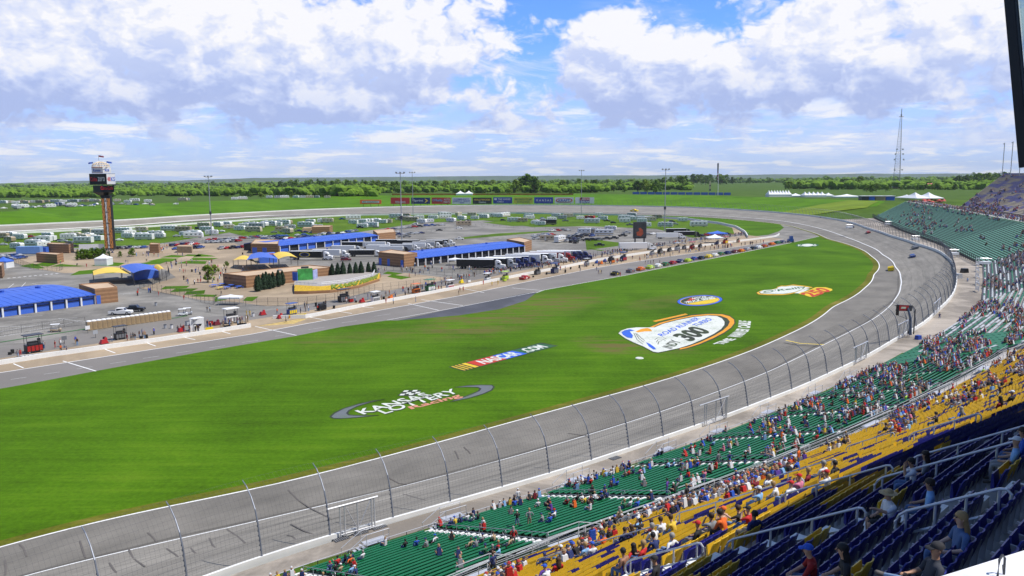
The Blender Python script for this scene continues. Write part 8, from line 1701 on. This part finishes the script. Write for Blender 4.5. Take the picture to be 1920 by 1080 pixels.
for zk, x, y, c in IP:
    p = GQ(zk, x, y + 12); _, hd, hc, pn = rnd_look(); person((p.x, p.y, .05), rp_.uniform(0,6.28), rp_.choice(['stand', 'walk', 'hips', 'front', 'walk']), CLO[c], CLO[c] if c in ('red', 'maroon', 'yellow') else pn, rp_.choice(SKIN), hd if hd != 'long' else 'short', CLO['black'] if hd == 'cap' else HAIR['brown'], f'person in {c.replace("lightblue", "light blue")} {"overalls" if c in ("red", "maroon", "yellow") else "shirt"} standing {where_(zk, x, y)}', 'people in the infield')
print('PEOPLE', NP[0])
def crowd(name, idxs, lbl, standing=0.015, grow_=1.0, extra=None, upright=False):
    bm = bmesh.new()
    parts = []
    def bx_(c, s, t=.8): return c, s, t
    BX = [((0,0,.0),(.24,.36,.54),.78,1),((.22,.09,.0),(.44,.14,.15),1,2),((.22,-.09,.0),(.44,.14,.15),1,2),((.42,.09,-.42),(.12,.11,.44),1,2),((.42,-.09,-.42),(.12,.11,.44),1,2),((.10,.22,.18),(.30,.10,.12),1,0),((.10,-.22,.18),(.30,.10,.12),1,0)]
    if upright: BX = [((0,0,.88),(.24,.40,.55),.85,1),((0,.09,0),(.16,.15,.9),1,2),((0,-.09,0),(.16,.15,.9),1,2),((.03,.25,.82),(.11,.10,.58),1,0),((.03,-.25,.82),(.11,.10,.58),1,0)]
    zu = .86 if upright else 0
    bv, bf, bs = [],[],[]
    for c, s, t, sl in BX:
        o = len(bv); x, y = s[0] / 2, s[1] / 2
        bv += [(c[0] + a * k, c[1] + b * k, c[2] + h) for k, h in ((1,0),(t, s[2])) for a, b in ((-x, -y),(x, -y),(x, y),(-x, y))]; bs += [sl] * 8; bf += [tuple(i + o for i in f) for f in [(4,5,6,7),(0,1,5,4),(1,2,6,5),(2,3,7,6),(3,0,4,7)]]
    for (cz, r, sl) in ((.67 + zu, .115,0),(.725 + zu, .112,3)):
        o = len(bv); n = 6; bv += [(.02 + r * math.cos(a) * k, r * math.sin(a) * k, cz + h) for k, h in ((.6,-.11 if sl == 0 else .0),(1,.0 if sl == 0 else .02),(.55,.09)) for a in np.linspace(0,2 * math.pi, n + 1)[:-1]]; bs += [sl] * 18
        bf += [(o + i * n + j, o + i * n + (j + 1) % n, o + (i + 1) * n + (j + 1) % n, o + (i + 1) * n + j) for i in range(2) for j in range(n)] + [tuple(range(o + 2 * n, o + 3 * n))]
    bv = np.array(bv); bs = np.array(bs); V, C_, Fq = [],[],[]; sk = [(.50,.29,.19),(.42,.23,.14),(.30,.15,.09)]; o = 0
    cl = {k: tuple(m_.node_tree.nodes['Principled BSDF'].inputs['Base Color'].default_value)[:3] for k, m_ in CLO.items()}
    for i in idxs:
        c = CA[i]; a = c[3] + rp_.uniform(-.4,.4); s = grow_ * rp_.uniform(.92,1.06); v = bv * s; lean = rp_.uniform(-.15,.4) * (0 if upright else 1); v = np.c_[v[:, 0] + np.maximum(v[:, 2],0) * lean * (np.isin(bs, (0,1,3))), v[:, 1:]]
        ca, sa = math.cos(a), math.sin(a); z0 = c[2] + (.38 if rp_.random() < standing else 0)
        V.append(np.c_[c[0] + v[:, 0] * ca - v[:, 1] * sa, c[1] + v[:, 0] * sa + v[:, 1] * ca, z0 + v[:, 2]])
        pal = [rp_.choice(sk), cl[rp_.choices(SC_, WGT)[0]], rp_.choice([(.07,.13,.28),(.20,.30,.46),(.36,.28,.18),(.03,.03,.035),(.2,.2,.22)]), rp_.choice([(.03,.02,.015),(.02,.02,.05),(.6,.6,.62),(.3,.2,.1),(.4,.03,.03),(.03,.03,.03),(.02,.07,.4)])]
        C_.append(np.array([pal[k] for k in bs])); Fq += [tuple(j + o for j in f) for f in bf]; o += len(bv)
    return tag(npmesh(name, np.concatenate(V), Fq, attr_mat('crowd_cloth'), cols=np.concatenate(C_)), lbl, 'crowd', None, 'stuff')
def pick(zone, n, dens, seed):
    rg = np.random.default_rng(seed); vis = np.where((CA[:, 4] == zone) & (~USED) & (cx2_ > -40) & (cx2_ < 1980) & (cy2_ > 300) & (cy2_ < 1120) & (cz2_ > 20))[0]
    if not len(vis): return []
    wt2 = np.array([dens(cx2_[i], cy2_[i], CA[i]) for i in vis]); wt2 = np.maximum(wt2,0) + 1e-6; out = []
    seeds = rg.choice(vis, size=min(len(vis), int(n / 2.6)), replace=False, p=wt2 / wt2.sum()); got = set()
    for s in seeds:
        g_ = rg.integers(1,6); same = vis[(np.abs(CA[vis, 2] - CA[s, 2]) < .05) & (np.hypot(CA[vis, 0] - CA[s, 0], CA[vis, 1] - CA[s, 1]) < .66 * g_ / 2 + .1)]
        got.update(int(v) for v in same)
    return list(got)
def d0(x, y, c): return .05 + max(0,(x - 1150) / 500) ** 2 * 2.0 + (1.2 if c[6] < 8 else 0) + (.9 if c[6] > 20 and x > 1300 else 0)
def d1(x, y, c): return .15 if c[6] > 40 else .5 + (x > 1650) * .5
def d2(x, y, c): return 1.0 if c[5] > .3 else .5
def nz(x, y, s_): return max(0,.25 + noise.noise(Vector((x * s_, y * s_ * 1.6,2.2))) * 1.8)
crowd('crowd', pick(0,300, lambda x, y, c: d0(x, y, c) * nz(x, y, .02),1), 'spectators scattered over the green benches')
crowd('crowd', [i for i in np.random.default_rng(8).choice(np.where((CA[:, 4] == 0) & (~USED) & (cy2_ < 1090) & (cz2_ > 20))[0],330, replace=False) if cx2_[i] < 1930 and rp_.random() < (cx2_[i] - 500) / 1700], 'single spectators spread over the green benches')
crowd('crowd', pick(1,300, lambda x, y, c: d1(x, y, c) * nz(x, y, .02) if c[6] < 44 else 0,2), 'spectators scattered over the yellow seats')
crowd('crowd', pick(2,1300, lambda x, y, c: (1.2 - abs(y - 600) / 260) * nz(x, y, .018),3), 'packed spectators on the silver benches round the turn', grow_=1.05)
crowd('crowd', pick(3,520, lambda x, y, c: nz(x, y, .02) * (1.5 if c[6] > .8 else .8),4), 'spectators dotted over the far green rows', grow_=1.5)
crowd('crowd', pick(4,480, lambda x, y, c: nz(x, y, .05) * (2.5 if c[6] < .25 else .6),5), 'spectators dotted over the far purple and tan rows', grow_=1.5)
ex = []
for a, b in zip(FAR_B[5:-1], FAR_B[6:]):
    for j in range(130): f = rp_.random(); p = Vector(a).lerp(Vector(b), f); ex.append((p.x + rp_.uniform(.5,9), p.y, 15.35, rp_.uniform(0,6.28),9,0,0))
n0 = len(CA); CA = np.vstack([CA, np.array(ex)]); crowd('crowd', range(n0, len(CA)), 'dense line of people on the walkway above the far green rows', grow_=1.5)
pe = []
def strip_people(pxs, n, spread):
    P = resample(pg(pxs),60)
    for _ in range(n): f = rp_.random() ** .9 * 58.9; i = int(f); p = P[i].lerp(P[i + 1], f - i) + Vector((rp_.gauss(0, spread), rp_.gauss(0, spread),0)); pe.append((p.x, p.y, .05, rp_.uniform(0,6.28),9,0,0))
strip_people([(1010,505),(1110,483),(1210,465),(1300,452),(1400,440)],190,2.2); strip_people([(840,528),(1000,501)],45,1.6); strip_people([(560,586),(700,563),(840,533)],34,1.5); strip_people([(350,622),(470,603)],22,1.4); strip_people([(1060,507),(1240,480),(1440,454)],60,1.2); strip_people([(20,664),(330,622)],10,1.2)
for cx3, cy3, n3, s3 in ((330,500,14,9),(410,505,12,6),(380,528,10,5),(690,511,10,4),(780,508,14,5),(800,500,8,4),(300,478,10,6),(460,520,8,5),(870,505,10,4),(270,548,5,3),(620,470,10,8),(820,470,12,8),(300,468,14,4)):
    c = G(cx3, cy3)
    for _ in range(n3): pe.append((c.x + rp_.gauss(0, s3), c.y + rp_.gauss(0, s3 * 1.5),.05, rp_.uniform(0,6.28),9,0,0))
n0 = len(CA); CA = np.vstack([CA, np.array(pe)]); crowd('crowd', range(n0, len(CA)), 'pit crews and visitors standing along the pit lane and the fan zone', grow_=1.08, upright=True)
# ================================================================== PIT LANE EQUIPMENT AND FAN ZONE FENCES
PANG = math.atan2((G(860,541) - G(470,613)).y, (G(860,541) - G(470,613)).x)
def pit_cart(p, c1, c2, lbl, sc_=1.0, roof=True):
    t = empty('pit_cart', (p.x, p.y, .06), PANG + random.uniform(-.1,.1)); t.scale = (sc_,) * 3; tag(t, lbl, 'pit cart', 'pit carts along the pit wall')
    mb = MB(); mb.box((0,0,.25),(2.6,1.3,1.25)); mb.build('cabinet', c1, t); mb = MB()
    for i in range(4): mb.box((-.95 + i * .63,-.67,.4),(.5,.05,.9))
    mb.build('drawer_front', c2, t); mb = MB(); mb.box((-.1,.1,1.5),(1.5,.7,.5)); mb.box((.9,-.1,1.5),(.4,.5,.9)); mb.build('seat_bench', M_DKST, t)
    if roof:
        mb = MB(); mb.box((0,0,3.1),(3.0,1.9,.12),0,0,.96); mb.build('canopy_roof', c1, t); mb = MB()
        for x in (-1.2,1.2):
            for y in (-.6,.6): mb.tube([(x, y, 1.4),(x, y, 3.12)],.04,4)
        mb.tube([(-1.2,-.62,2.1),(1.2,-.62,2.1)],.03,4); mb.build('frame_post', M_DKST, t)
    for x in (-.9,.9):
        for y in (-.6,.6): wheel(t, x, y, .2,.14)
    return t
PC = [(5,255,845,'black','black','red'),(5,905,745,'black','black','grey'),(5,1480,680,'white','white','black'),(5,1735,625,'white','white','grey'),(6,590,560,'blue','blue','yellow'),(6,812,528,'black','black','black'),(6,978,465,'black','black','grey'),(6,1215,465,'white','white','grey'),(6,1520,400,'orange','orange','black'),(6,1625,385,'green','green','white'),(6,1775,370,'white','white','red'),(7,590,300,'black','black','grey'),(7,720,290,'black','navy','grey'),(7,960,235,'silver','silver','grey'),(7,1150,215,'black','black','orange'),(7,1235,198,'navy','navy','red'),(7,350,340,'lime','lime','lime'),(7,215,355,'white','white','silver'),
      (3,1350,752,'red','red','black'),(3,1410,740,'black','black','grey'),(3,1540,715,'navy','navy','grey'),(3,1600,708,'red','red','yellow'),(3,1695,700,'tan','tan','red'),(3,1180,770,'black','black','grey'),(3,1240,760,'black','silver','grey'),(3,1290,752,'grey','grey','grey'),(3,1050,795,'silver','silver','grey'),(3,1110,785,'black','black','grey'),(3,740,840,'black','black','maroon'),(3,830,830,'black','black','orange')]
for i, (zk, x, y, nm, a, b) in enumerate(PC): pit_cart(GQ(zk, x, y), PAINT[a], PAINT[b], f'{nm} pit cart with canopy behind the pit wall, {ordn[i]} counted from the left' if i < 30 else '', 1.0 + .25 * (i % 3 == 0),(zk, x) not in ((6,812),))
def tyre_stack(p, n, lbl):
    t = empty('tyre_stack', (p.x, p.y, .06)); tag(t, lbl, 'tyres', 'tyre stacks by the pit wall')
    for k in range(n): mb = MB(); mb.lathe((random.uniform(-.04,.04), random.uniform(-.04,.04), k * .3),[(.26,0),(.36,.04),(.36,.25),(.26,.29)],12); mb.build('tyre', M_TYRE, t)
ty = [(5,75,862),(5,95,852),(5,785,765),(5,1060,740),(5,1100,738),(6,770,500),(6,1070,470),(6,905,515),(6,1280,455),(7,560,320),(7,660,300),(7,800,285),(7,1010,235),(3,440,900),(3,505,890),(3,560,880),(3,1010,800),(3,1140,780),(3,1330,760),(3,1450,735),(3,1500,725),(3,1640,700)]
for i, (zk, x, y) in enumerate(ty): tyre_stack(GQ(zk, x, y),2 + i % 3, f'stack of black tyres behind the pit wall, {ordn[i]} counted from the left')
def small(zk, x, y, kind, m, lbl, z=.06):
    p = GQ(zk, x, y); t = empty(kind, (p.x, p.y, z), PANG); tag(t, lbl, kind.replace('_', ' '))
    if kind == 'trash_bin': mb = MB(); mb.lathe((0,0,0),[(.3,0),(.36,.9)],10); mb.build('body', m, t); mb = MB(); mb.lathe((0,0,.9),[(.4,0),(.36,.12),(.1,.2)],10); mb.build('lid', M_DKST, t)
    elif kind == 'equipment_cover': mb = MB(); mb.box((0,0,0),(1.8,1.2,1.0),0,0,.6); mb.box((.5,.1,.9),(.7,.6,.5),0,0,.5); mb.build('cover', m, t); mb = MB(); mb.box((0,0,0),(1.9,1.3,.12)); mb.build('base', M_DKST, t)
    elif kind == 'sign_board': mb = MB(); mb.box((0,0,.9),(1.1,.08,.9)); mb.build('panel', m, t); mb = MB(); mb.tube([(0,0,0),(0,0,.95)],.05,5); mb.build('post', M_DKST, t)
    elif kind == 'toolbox': mb = MB(); mb.box((0,0,.12),(1.4,.8,.9)); mb.build('body', m, t); mb = MB(); mb.box((0,0,1.03),(1.45,.85,.06)); mb.build('lid', M_DKST, t)
EQ = [(5,780,780,'equipment_cover','red','red covered equipment by the left black pit cart'),(5,1170,495,'trash_bin','silver','white round bin on the asphalt below the parked pickups'),(5,1240,665,'trash_bin','silver','pale bin on the service lane, left one of two'),(5,1288,665,'trash_bin','white','pale bin on the service lane, right one of two'),(5,1360,690,'equipment_cover','red','red folded cover at the left end of the white wall panels'),(5,1575,640,'toolbox','red','red toolbox near the white pit cart'),(5,1625,640,'equipment_cover','maroon','maroon covered gear near the white pit cart'),(5,1415,640,'toolbox','silver','silver cabinet beside the white pit cart'),(5,660,700,'sign_board','white','small white and red sign on a post by the service lane'),(5,718,735,'sign_board','silver','small grey sign box by the service lane'),(5,485,780,'sign_board','grey','grey board at the pit wall beside the crew member in red'),(6,500,590,'equipment_cover','pink' if 0 else 'red','red covered cart behind the yellow wall banner'),(6,1033,468,'toolbox','red','small red box on the tan pavement behind the pit wall'),(6,1330,445,'equipment_cover','orange','orange covered gear behind the pit wall'),(6,1115,470,'equipment_cover','red','red gear beside the white pit cart'),(7,1035,215,'equipment_cover','blue','bright blue covered gear behind the pit wall, left one'),(7,1095,205,'equipment_cover','blue','bright blue covered gear behind the pit wall, right one'),(7,1070,222,'equipment_cover','orange','orange low cover between the two blue covers'),(7,75,360,'toolbox','white','white cabinet near the right end of the fenced area'),(7,345,350,'toolbox','lime','lime green tarp box on the pit wall'),(7,20,365,'equipment_cover','yellow','yellow low cover by the fence corner'),(6,300,575,'trash_bin','white','white bin at the pit wall opening'),(6,370,565,'equipment_cover','red','small red object in the pit wall opening')]
for a in EQ: small(a[0], a[1], a[2], a[3], PAINT[a[4]], a[5])
def wall_banner(a, b, m, lbl, txt=None, tm=None, h=.9):
    A, B_ = G(*a), G(*b); n = Vector(((B_ - A).y, -(B_ - A).x, 0)).normalized() * .26; up = Vector((0,0,1)); mb = MB(); P = [A + n + up * .05, B_ + n + up * .05, B_ + n + up * h, A + n + up * h]; Q = [p - n * .15 for p in P]
    mb.add(P + Q, [(0,1,2,3),(4,0,3,7),(1,5,6,2),(3,2,6,7)]); o = mb.build('wall_banner', m); tag(o, lbl, 'banner', 'banners on the pit wall')
    if txt: text_mesh('lettering', txt, quadfn(*[p + n * .05 for p in (A + n + up * .25, B_ + n + up * .25, B_ + n + up * .75, A + n + up * .75)]), tm, o, bold=.03)
wall_banner((541,597.5),(574,594), PAINT['yellow'], 'yellow banner with orange lettering on the pit wall below the blue cart', 'PIT CREW' if 0 else 'SUNOCO', pm['red'],1.0)
wall_banner((420,616.5),(432,615), M_BLK, 'black banner with white round logo on the pit wall, left of the yellow box'); wall_banner((444,613),(462,610.8), M_BLK, 'black banner with white squares on the pit wall beside the yellow box')
wall_banner((385,621),(399,619), PAINT['yellow'], 'small yellow and black banner at the white panel'); wall_banner((38,673.5),(95,667.5), M_WHT, 'white banner with black lettering on the left pit wall', 'NASCAR', M_BLK)
A, B_ = G(357,622), G(383,619.5); mb = MB(); up = Vector((0,0,1)); n = Vector(((B_ - A).y, -(B_ - A).x, 0)).normalized() * .3
mb.add([A - n, B_ - n, B_ - n + up * 3, A - n + up * 3, A + n, B_ + n, B_ + n + up * 3, A + n + up * 3],[(3,2,1,0),(4,5,6,7),(0,4,7,3),(5,1,2,6),(7,6,2,3)]); o = mb.build('white_panel', M_WHT); tag(o, 'tall white screen panel with a yellow and black emblem at the pit wall', 'panel')
mb = MB(); f = lambda u, v: A + (B_ - A) * u + n * 1.1 + up * 3 * v; mb.add([f(.25,.42), f(.75,.42), f(.85,.6), f(.2,.6)],[(0,1,2,3)],0); mb.add([f(.4,.35), f(.6,.35), f(.6,.46), f(.4,.46)],[(0,1,2,3)],1); mb.build('emblem', [M_BLK, PAINT['yellow']], o)
def chain_fence(pxs, lbl, h=2.4, sp=3.2, n=None, posts_as_parts=True):
    P = resample(pg(pxs),2 + int(sum((G(*b) - G(*a)).length for a, b in zip(pxs[:-1], pxs[1:])) / sp)); t = empty('chain_link_fence', tuple(P[0])); tag(t, lbl, 'fence'); up = Vector((0,0,1)); mb = MB()
    for hh in (h, h * .5,.1): mb.tube([p + up * hh for p in P],.028,3)
    child_of(mb.build('rail', M_DKST), t); mb = MB()
    for a, b in zip(P[:-1], P[1:]):
        for f in np.arange(.1,1,.12): p = a.lerp(b, f); mb.tube([p + up * .08, p + up * h],.008,3, cap=False)
    child_of(mb.build('wire_mesh', M_DKST), t)
    for i, p in enumerate(P[:95]): mb = MB(); mb.tube([p, p + up * (h + .05)],.045,4); child_of(mb.build('post', M_DKST), t)
chain_fence([(262,541),(300,548),(345,557),(400,572),(405,566),(440,575)], 'dark fence along the lower fan zone edge, left of the white awning')
chain_fence([(440,575),(500,573),(560,574),(640,563),(700,547),(760,540),(830,530),(880,522)], 'dark chain link fence between the flower stage and the service lane')
chain_fence([(0,488),(40,497),(60,505),(110,509),(118,505)], 'dark chain link fence at the left edge of the fan zone')
chain_fence([(262,541),(285,535),(318,517),(315,508)], 'dark chain link fence beside the blue and yellow canopy')
chain_fence([(213,470),(300,464),(340,458),(440,452)], 'chain link fence behind the timing tower along the camping grass', 2.2,5)
chain_fence([(630,505),(690,500),(720,506),(800,513),(880,520),(905,512),(985,497)], 'chain link fence in front of open garage and hauler row', 2.4,4)
chain_fence([(985,497),(1060,488),(1105,482),(1150,472),(1240,462),(1330,452)], 'chain link fence between the haulers and pit lane', 2.2,5)
chain_fence([(780,441),(840,430),(905,423),(960,428),(1100,432),(1230,440),(1340,445)], 'chain link fence round the far paved lot', 2.0,9)
chain_fence([(0,630),(80,618),(160,609)], 'thin fence left of the portable toilets', 2.0,5)
for i, (x, y) in enumerate([(1605,352),(1665,342),(1735,352),(1790,362),(1650,370),(1700,368)]):
    p = GQ(5, x, y); t = empty('picnic_table', (p.x, p.y, .02)); tag(t, f'{"yellow" if i == 4 else "blue"} topped round picnic table beside the media building, {ordn[i]} in reading order', 'table', 'picnic tables'); m_ = PAINT['yellow'] if i == 4 else M_BLUE2
    mb = MB(); mb.lathe((0,0,.72),[(1.1,0),(1.1,.06)],12); mb.build('table_top', m_, t); mb = MB(); mb.tube([(0,0,0),(0,0,.73)],.08,6); mb.build('leg', M_DKST, t)
    for a in range(4): q_ = MB(); q_.box((1.45 * math.cos(a * 1.57),1.45 * math.sin(a * 1.57),.38),(.5,.5,.07)); q_.box((1.45 * math.cos(a * 1.57),1.45 * math.sin(a * 1.57),0),(.08,.08,.38)); q_.build('seat', m_, t)
for i, (x, y) in enumerate([(1320,190),(1100,160),(1500,260),(1250,180),(1440,240),(1075,115),(1820,110),(580,195)]):
    p = GQ(5, x, y); small(5, x, y, 'trash_bin', PAINT['tan'] if i % 2 else PAINT['black'], f'{"tan" if i % 2 else "black"} round bin on the fan zone paving, {ordn[i]} listed from the middle outwards'.replace('listed from the middle outwards', ['right of the tent', 'behind the lawn row', 'near the people in red', 'beside the middle lawn', 'left of the tree', 'by the small shrubs', 'far right by the canopy', 'by the left lawns'][i]),.05)
for i, (x, y) in enumerate([(1852,497),(1852,508),(1852,520),(1852,533),(1852,545)]):
    p = G(x - 20, y, 4.4); t = empty('entry_gate', tuple(p),1.3); tag(t, f'white tubular entry frame on the bend of the concourse, {ordn[i]} from the far end', 'frame', 'white frames on the concourse bend'); mb = MB(); mb.tube([(-1.6,0,0),(-1.6,0,2.4),(1.6,0,2.4),(1.6,0,0)],.1,5); mb.build('frame', M_WHT, t); mb = MB(); mb.box((0,0,.2),(3.0,.1,1.2)); mb.build('panel', M_ALU, t)
for (zk, x, y, m, l) in [(8,1472,370, M_BLK, 'black covered cart on the far concourse'),(8,1425,412, M_GALV, 'grey box on the far concourse beside the wall')]:
    p = GQ(zk, x, y, 4.0); t = empty('service_cart', tuple(p)); tag(t, l, 'cart'); mb = MB(); mb.box((0,0,.2),(2.2,1.8,1.5),0,.4,.8); mb.build('body', m, t); mb = MB(); mb.box((0,0,0),(1.8,1.4,.22)); mb.build('base', M_DKST, t)
for i, (x, y) in enumerate([(1105,1035),(900,920),(610,945),(1390,225),(1630,295)]):
    p = GQ(4 if i < 3 else 8, x, y + 4,5.5); t = empty('camera_platform', tuple(p)); tag(t, f'white platform on the fence line of the far bend, {["third", "second", "first", "fourth", "fifth"][i]} from the left', 'platform', 'white platforms by the far fence'); mb = MB(); mb.box((0,0,0),(3.4,2.2,.9)); mb.build('deck', M_WHT, t); mb = MB()
    for a, b in ((-1.6,-1),(1.6,-1),(1.6,1),(-1.6,1)): mb.tube([(a, b, -1.6),(a, b, 2.0)],.08,4)
    mb.tube([(-1.6,-1,2),(1.6,-1,2),(1.6,1,2),(-1.6,1,2),(-1.6,-1,2)],.06,4); mb.build('railing', M_ALU, t)
c0 = at_dist(1740,1088,3.4); c1 = at_dist(1990,1010,4.3); n = Vector(((c1 - c0).y, -(c1 - c0).x, 0)).normalized(); mb = MB(); th_ = .34
P = [c0 - (c1 - c0) * .6, c1 + (c1 - c0) * .6]; P = [Vector((p.x, p.y, 0)) for p in P]; zt_ = (c0.z + c1.z) / 2; P[0].z = c0.z - (c1.z - c0.z) * .6; P[1].z = c1.z + (c1.z - c0.z) * .6
vs = [p + n * k + Vector((0,0, z)) for p in P for k, z in ((0,0),(th_, 0),(th_, -.9),(0,-.9))]; mb.add(vs, [(3,2,1,0),(4,5,6,7),(0,1,5,4),(1,2,6,5),(2,3,7,6),(3,0,4,7)]); o = mb.build('parapet_ledge', mat('ledge_white', (.78,.79,.82),.5,.16,9, bump=.2)); tag(o, 'white painted ledge right in front of the viewer in the bottom right corner', 'ledge')
for j in range(3):
    u = (c1 - c0).normalized(); b = c0.lerp(c1,.3 + .3 * j) + n * .12 + Vector((0,0,.0)); mb = MB(); mb.tube([b - u * .035, b - u * .03 + Vector((0,0,.085)), b + Vector((0,0,.105)), b + u * .03 + Vector((0,0,.085)), b + u * .035, b + u * .02 + Vector((0,0,.05))],.006,5); o = mb.build('wire_clip', M_DKST); tag(o, f'bent dark wire clip on the white ledge, {ordn[j]} from the left', 'wire clip', 'wire clips on the white ledge')
# ================================================================== EVERY LABEL SINGLES OUT ONE THING
def nth(n): return f'{n}{"th" if 10 <= n % 100 <= 20 else {1: "st", 2: "nd", 3: "rd"}.get(n % 10, "th")}'
bpy.context.view_layer.update()
_tops = [o for o in sc.objects if o.parent is None and 'label' in o.keys() and o.get('kind') not in ('stuff', 'structure')]
_seats = [o for o in _tops if o.get('category') == 'stadium seat']
_rows = {}
for o in _seats: _rows.setdefault(round(o.location.z, 2),[]).append(o)
for r, z in enumerate(sorted(_rows)):
    for n_, o in enumerate(sorted(_rows[z], key=lambda o: proj([tuple(o.location)])[0][0])):
        o['label'] = f'{"yellow" if "yellow" in o["label"] else "dark blue"} stadium seat, {nth(n_ + 1)} from the left in the {nth(r + 1)} near shaded row going up'
def _pos(o):
    if o.type == 'MESH' and o.location.length < .01: c = sum((Vector(c) for c in o.bound_box), Vector()) / 8
    else: c = o.matrix_world.translation
    return proj([tuple(c)])[0][0]
_by = {}
for o in _tops: _by.setdefault(o['label'],[]).append(o)
for lb, lst in _by.items():
    if len(lst) < 2: continue
    for i, o in enumerate(sorted(lst, key=_pos)):
        t = f'{lb}, {nth(i + 1)} of these from the left'
        if len(t.split()) > 16: t = f'{lb}, {nth(i + 1)} from left'
        if len(t.split()) > 16: w_ = lb.split(); t = ' '.join(w_[:13]) + f', {nth(i + 1)} from left'
        o['label'] = t
# ================================================================== AIR
hm_ = bpy.data.materials.new('haze_air'); hm_.use_nodes = True; nt_ = hm_.node_tree; nt_.nodes.remove(nt_.nodes['Principled BSDF']); pv = nt_.nodes.new('ShaderNodeVolumePrincipled')
pv.inputs['Color'].default_value = (.80,.90,1.0,1); pv.inputs['Density'].default_value = 2.8e-5; pv.inputs['Anisotropy'].default_value = .0
nt_.links.new(pv.outputs[0], nt_.nodes['Material Output'].inputs['Volume'])
mb = MB(); mb.box((0,6000,-140),(44000,30000,140 + 330)); tag(mb.build('haze', hm_), 'pale blue haze over the far country', 'haze', None, 'stuff')
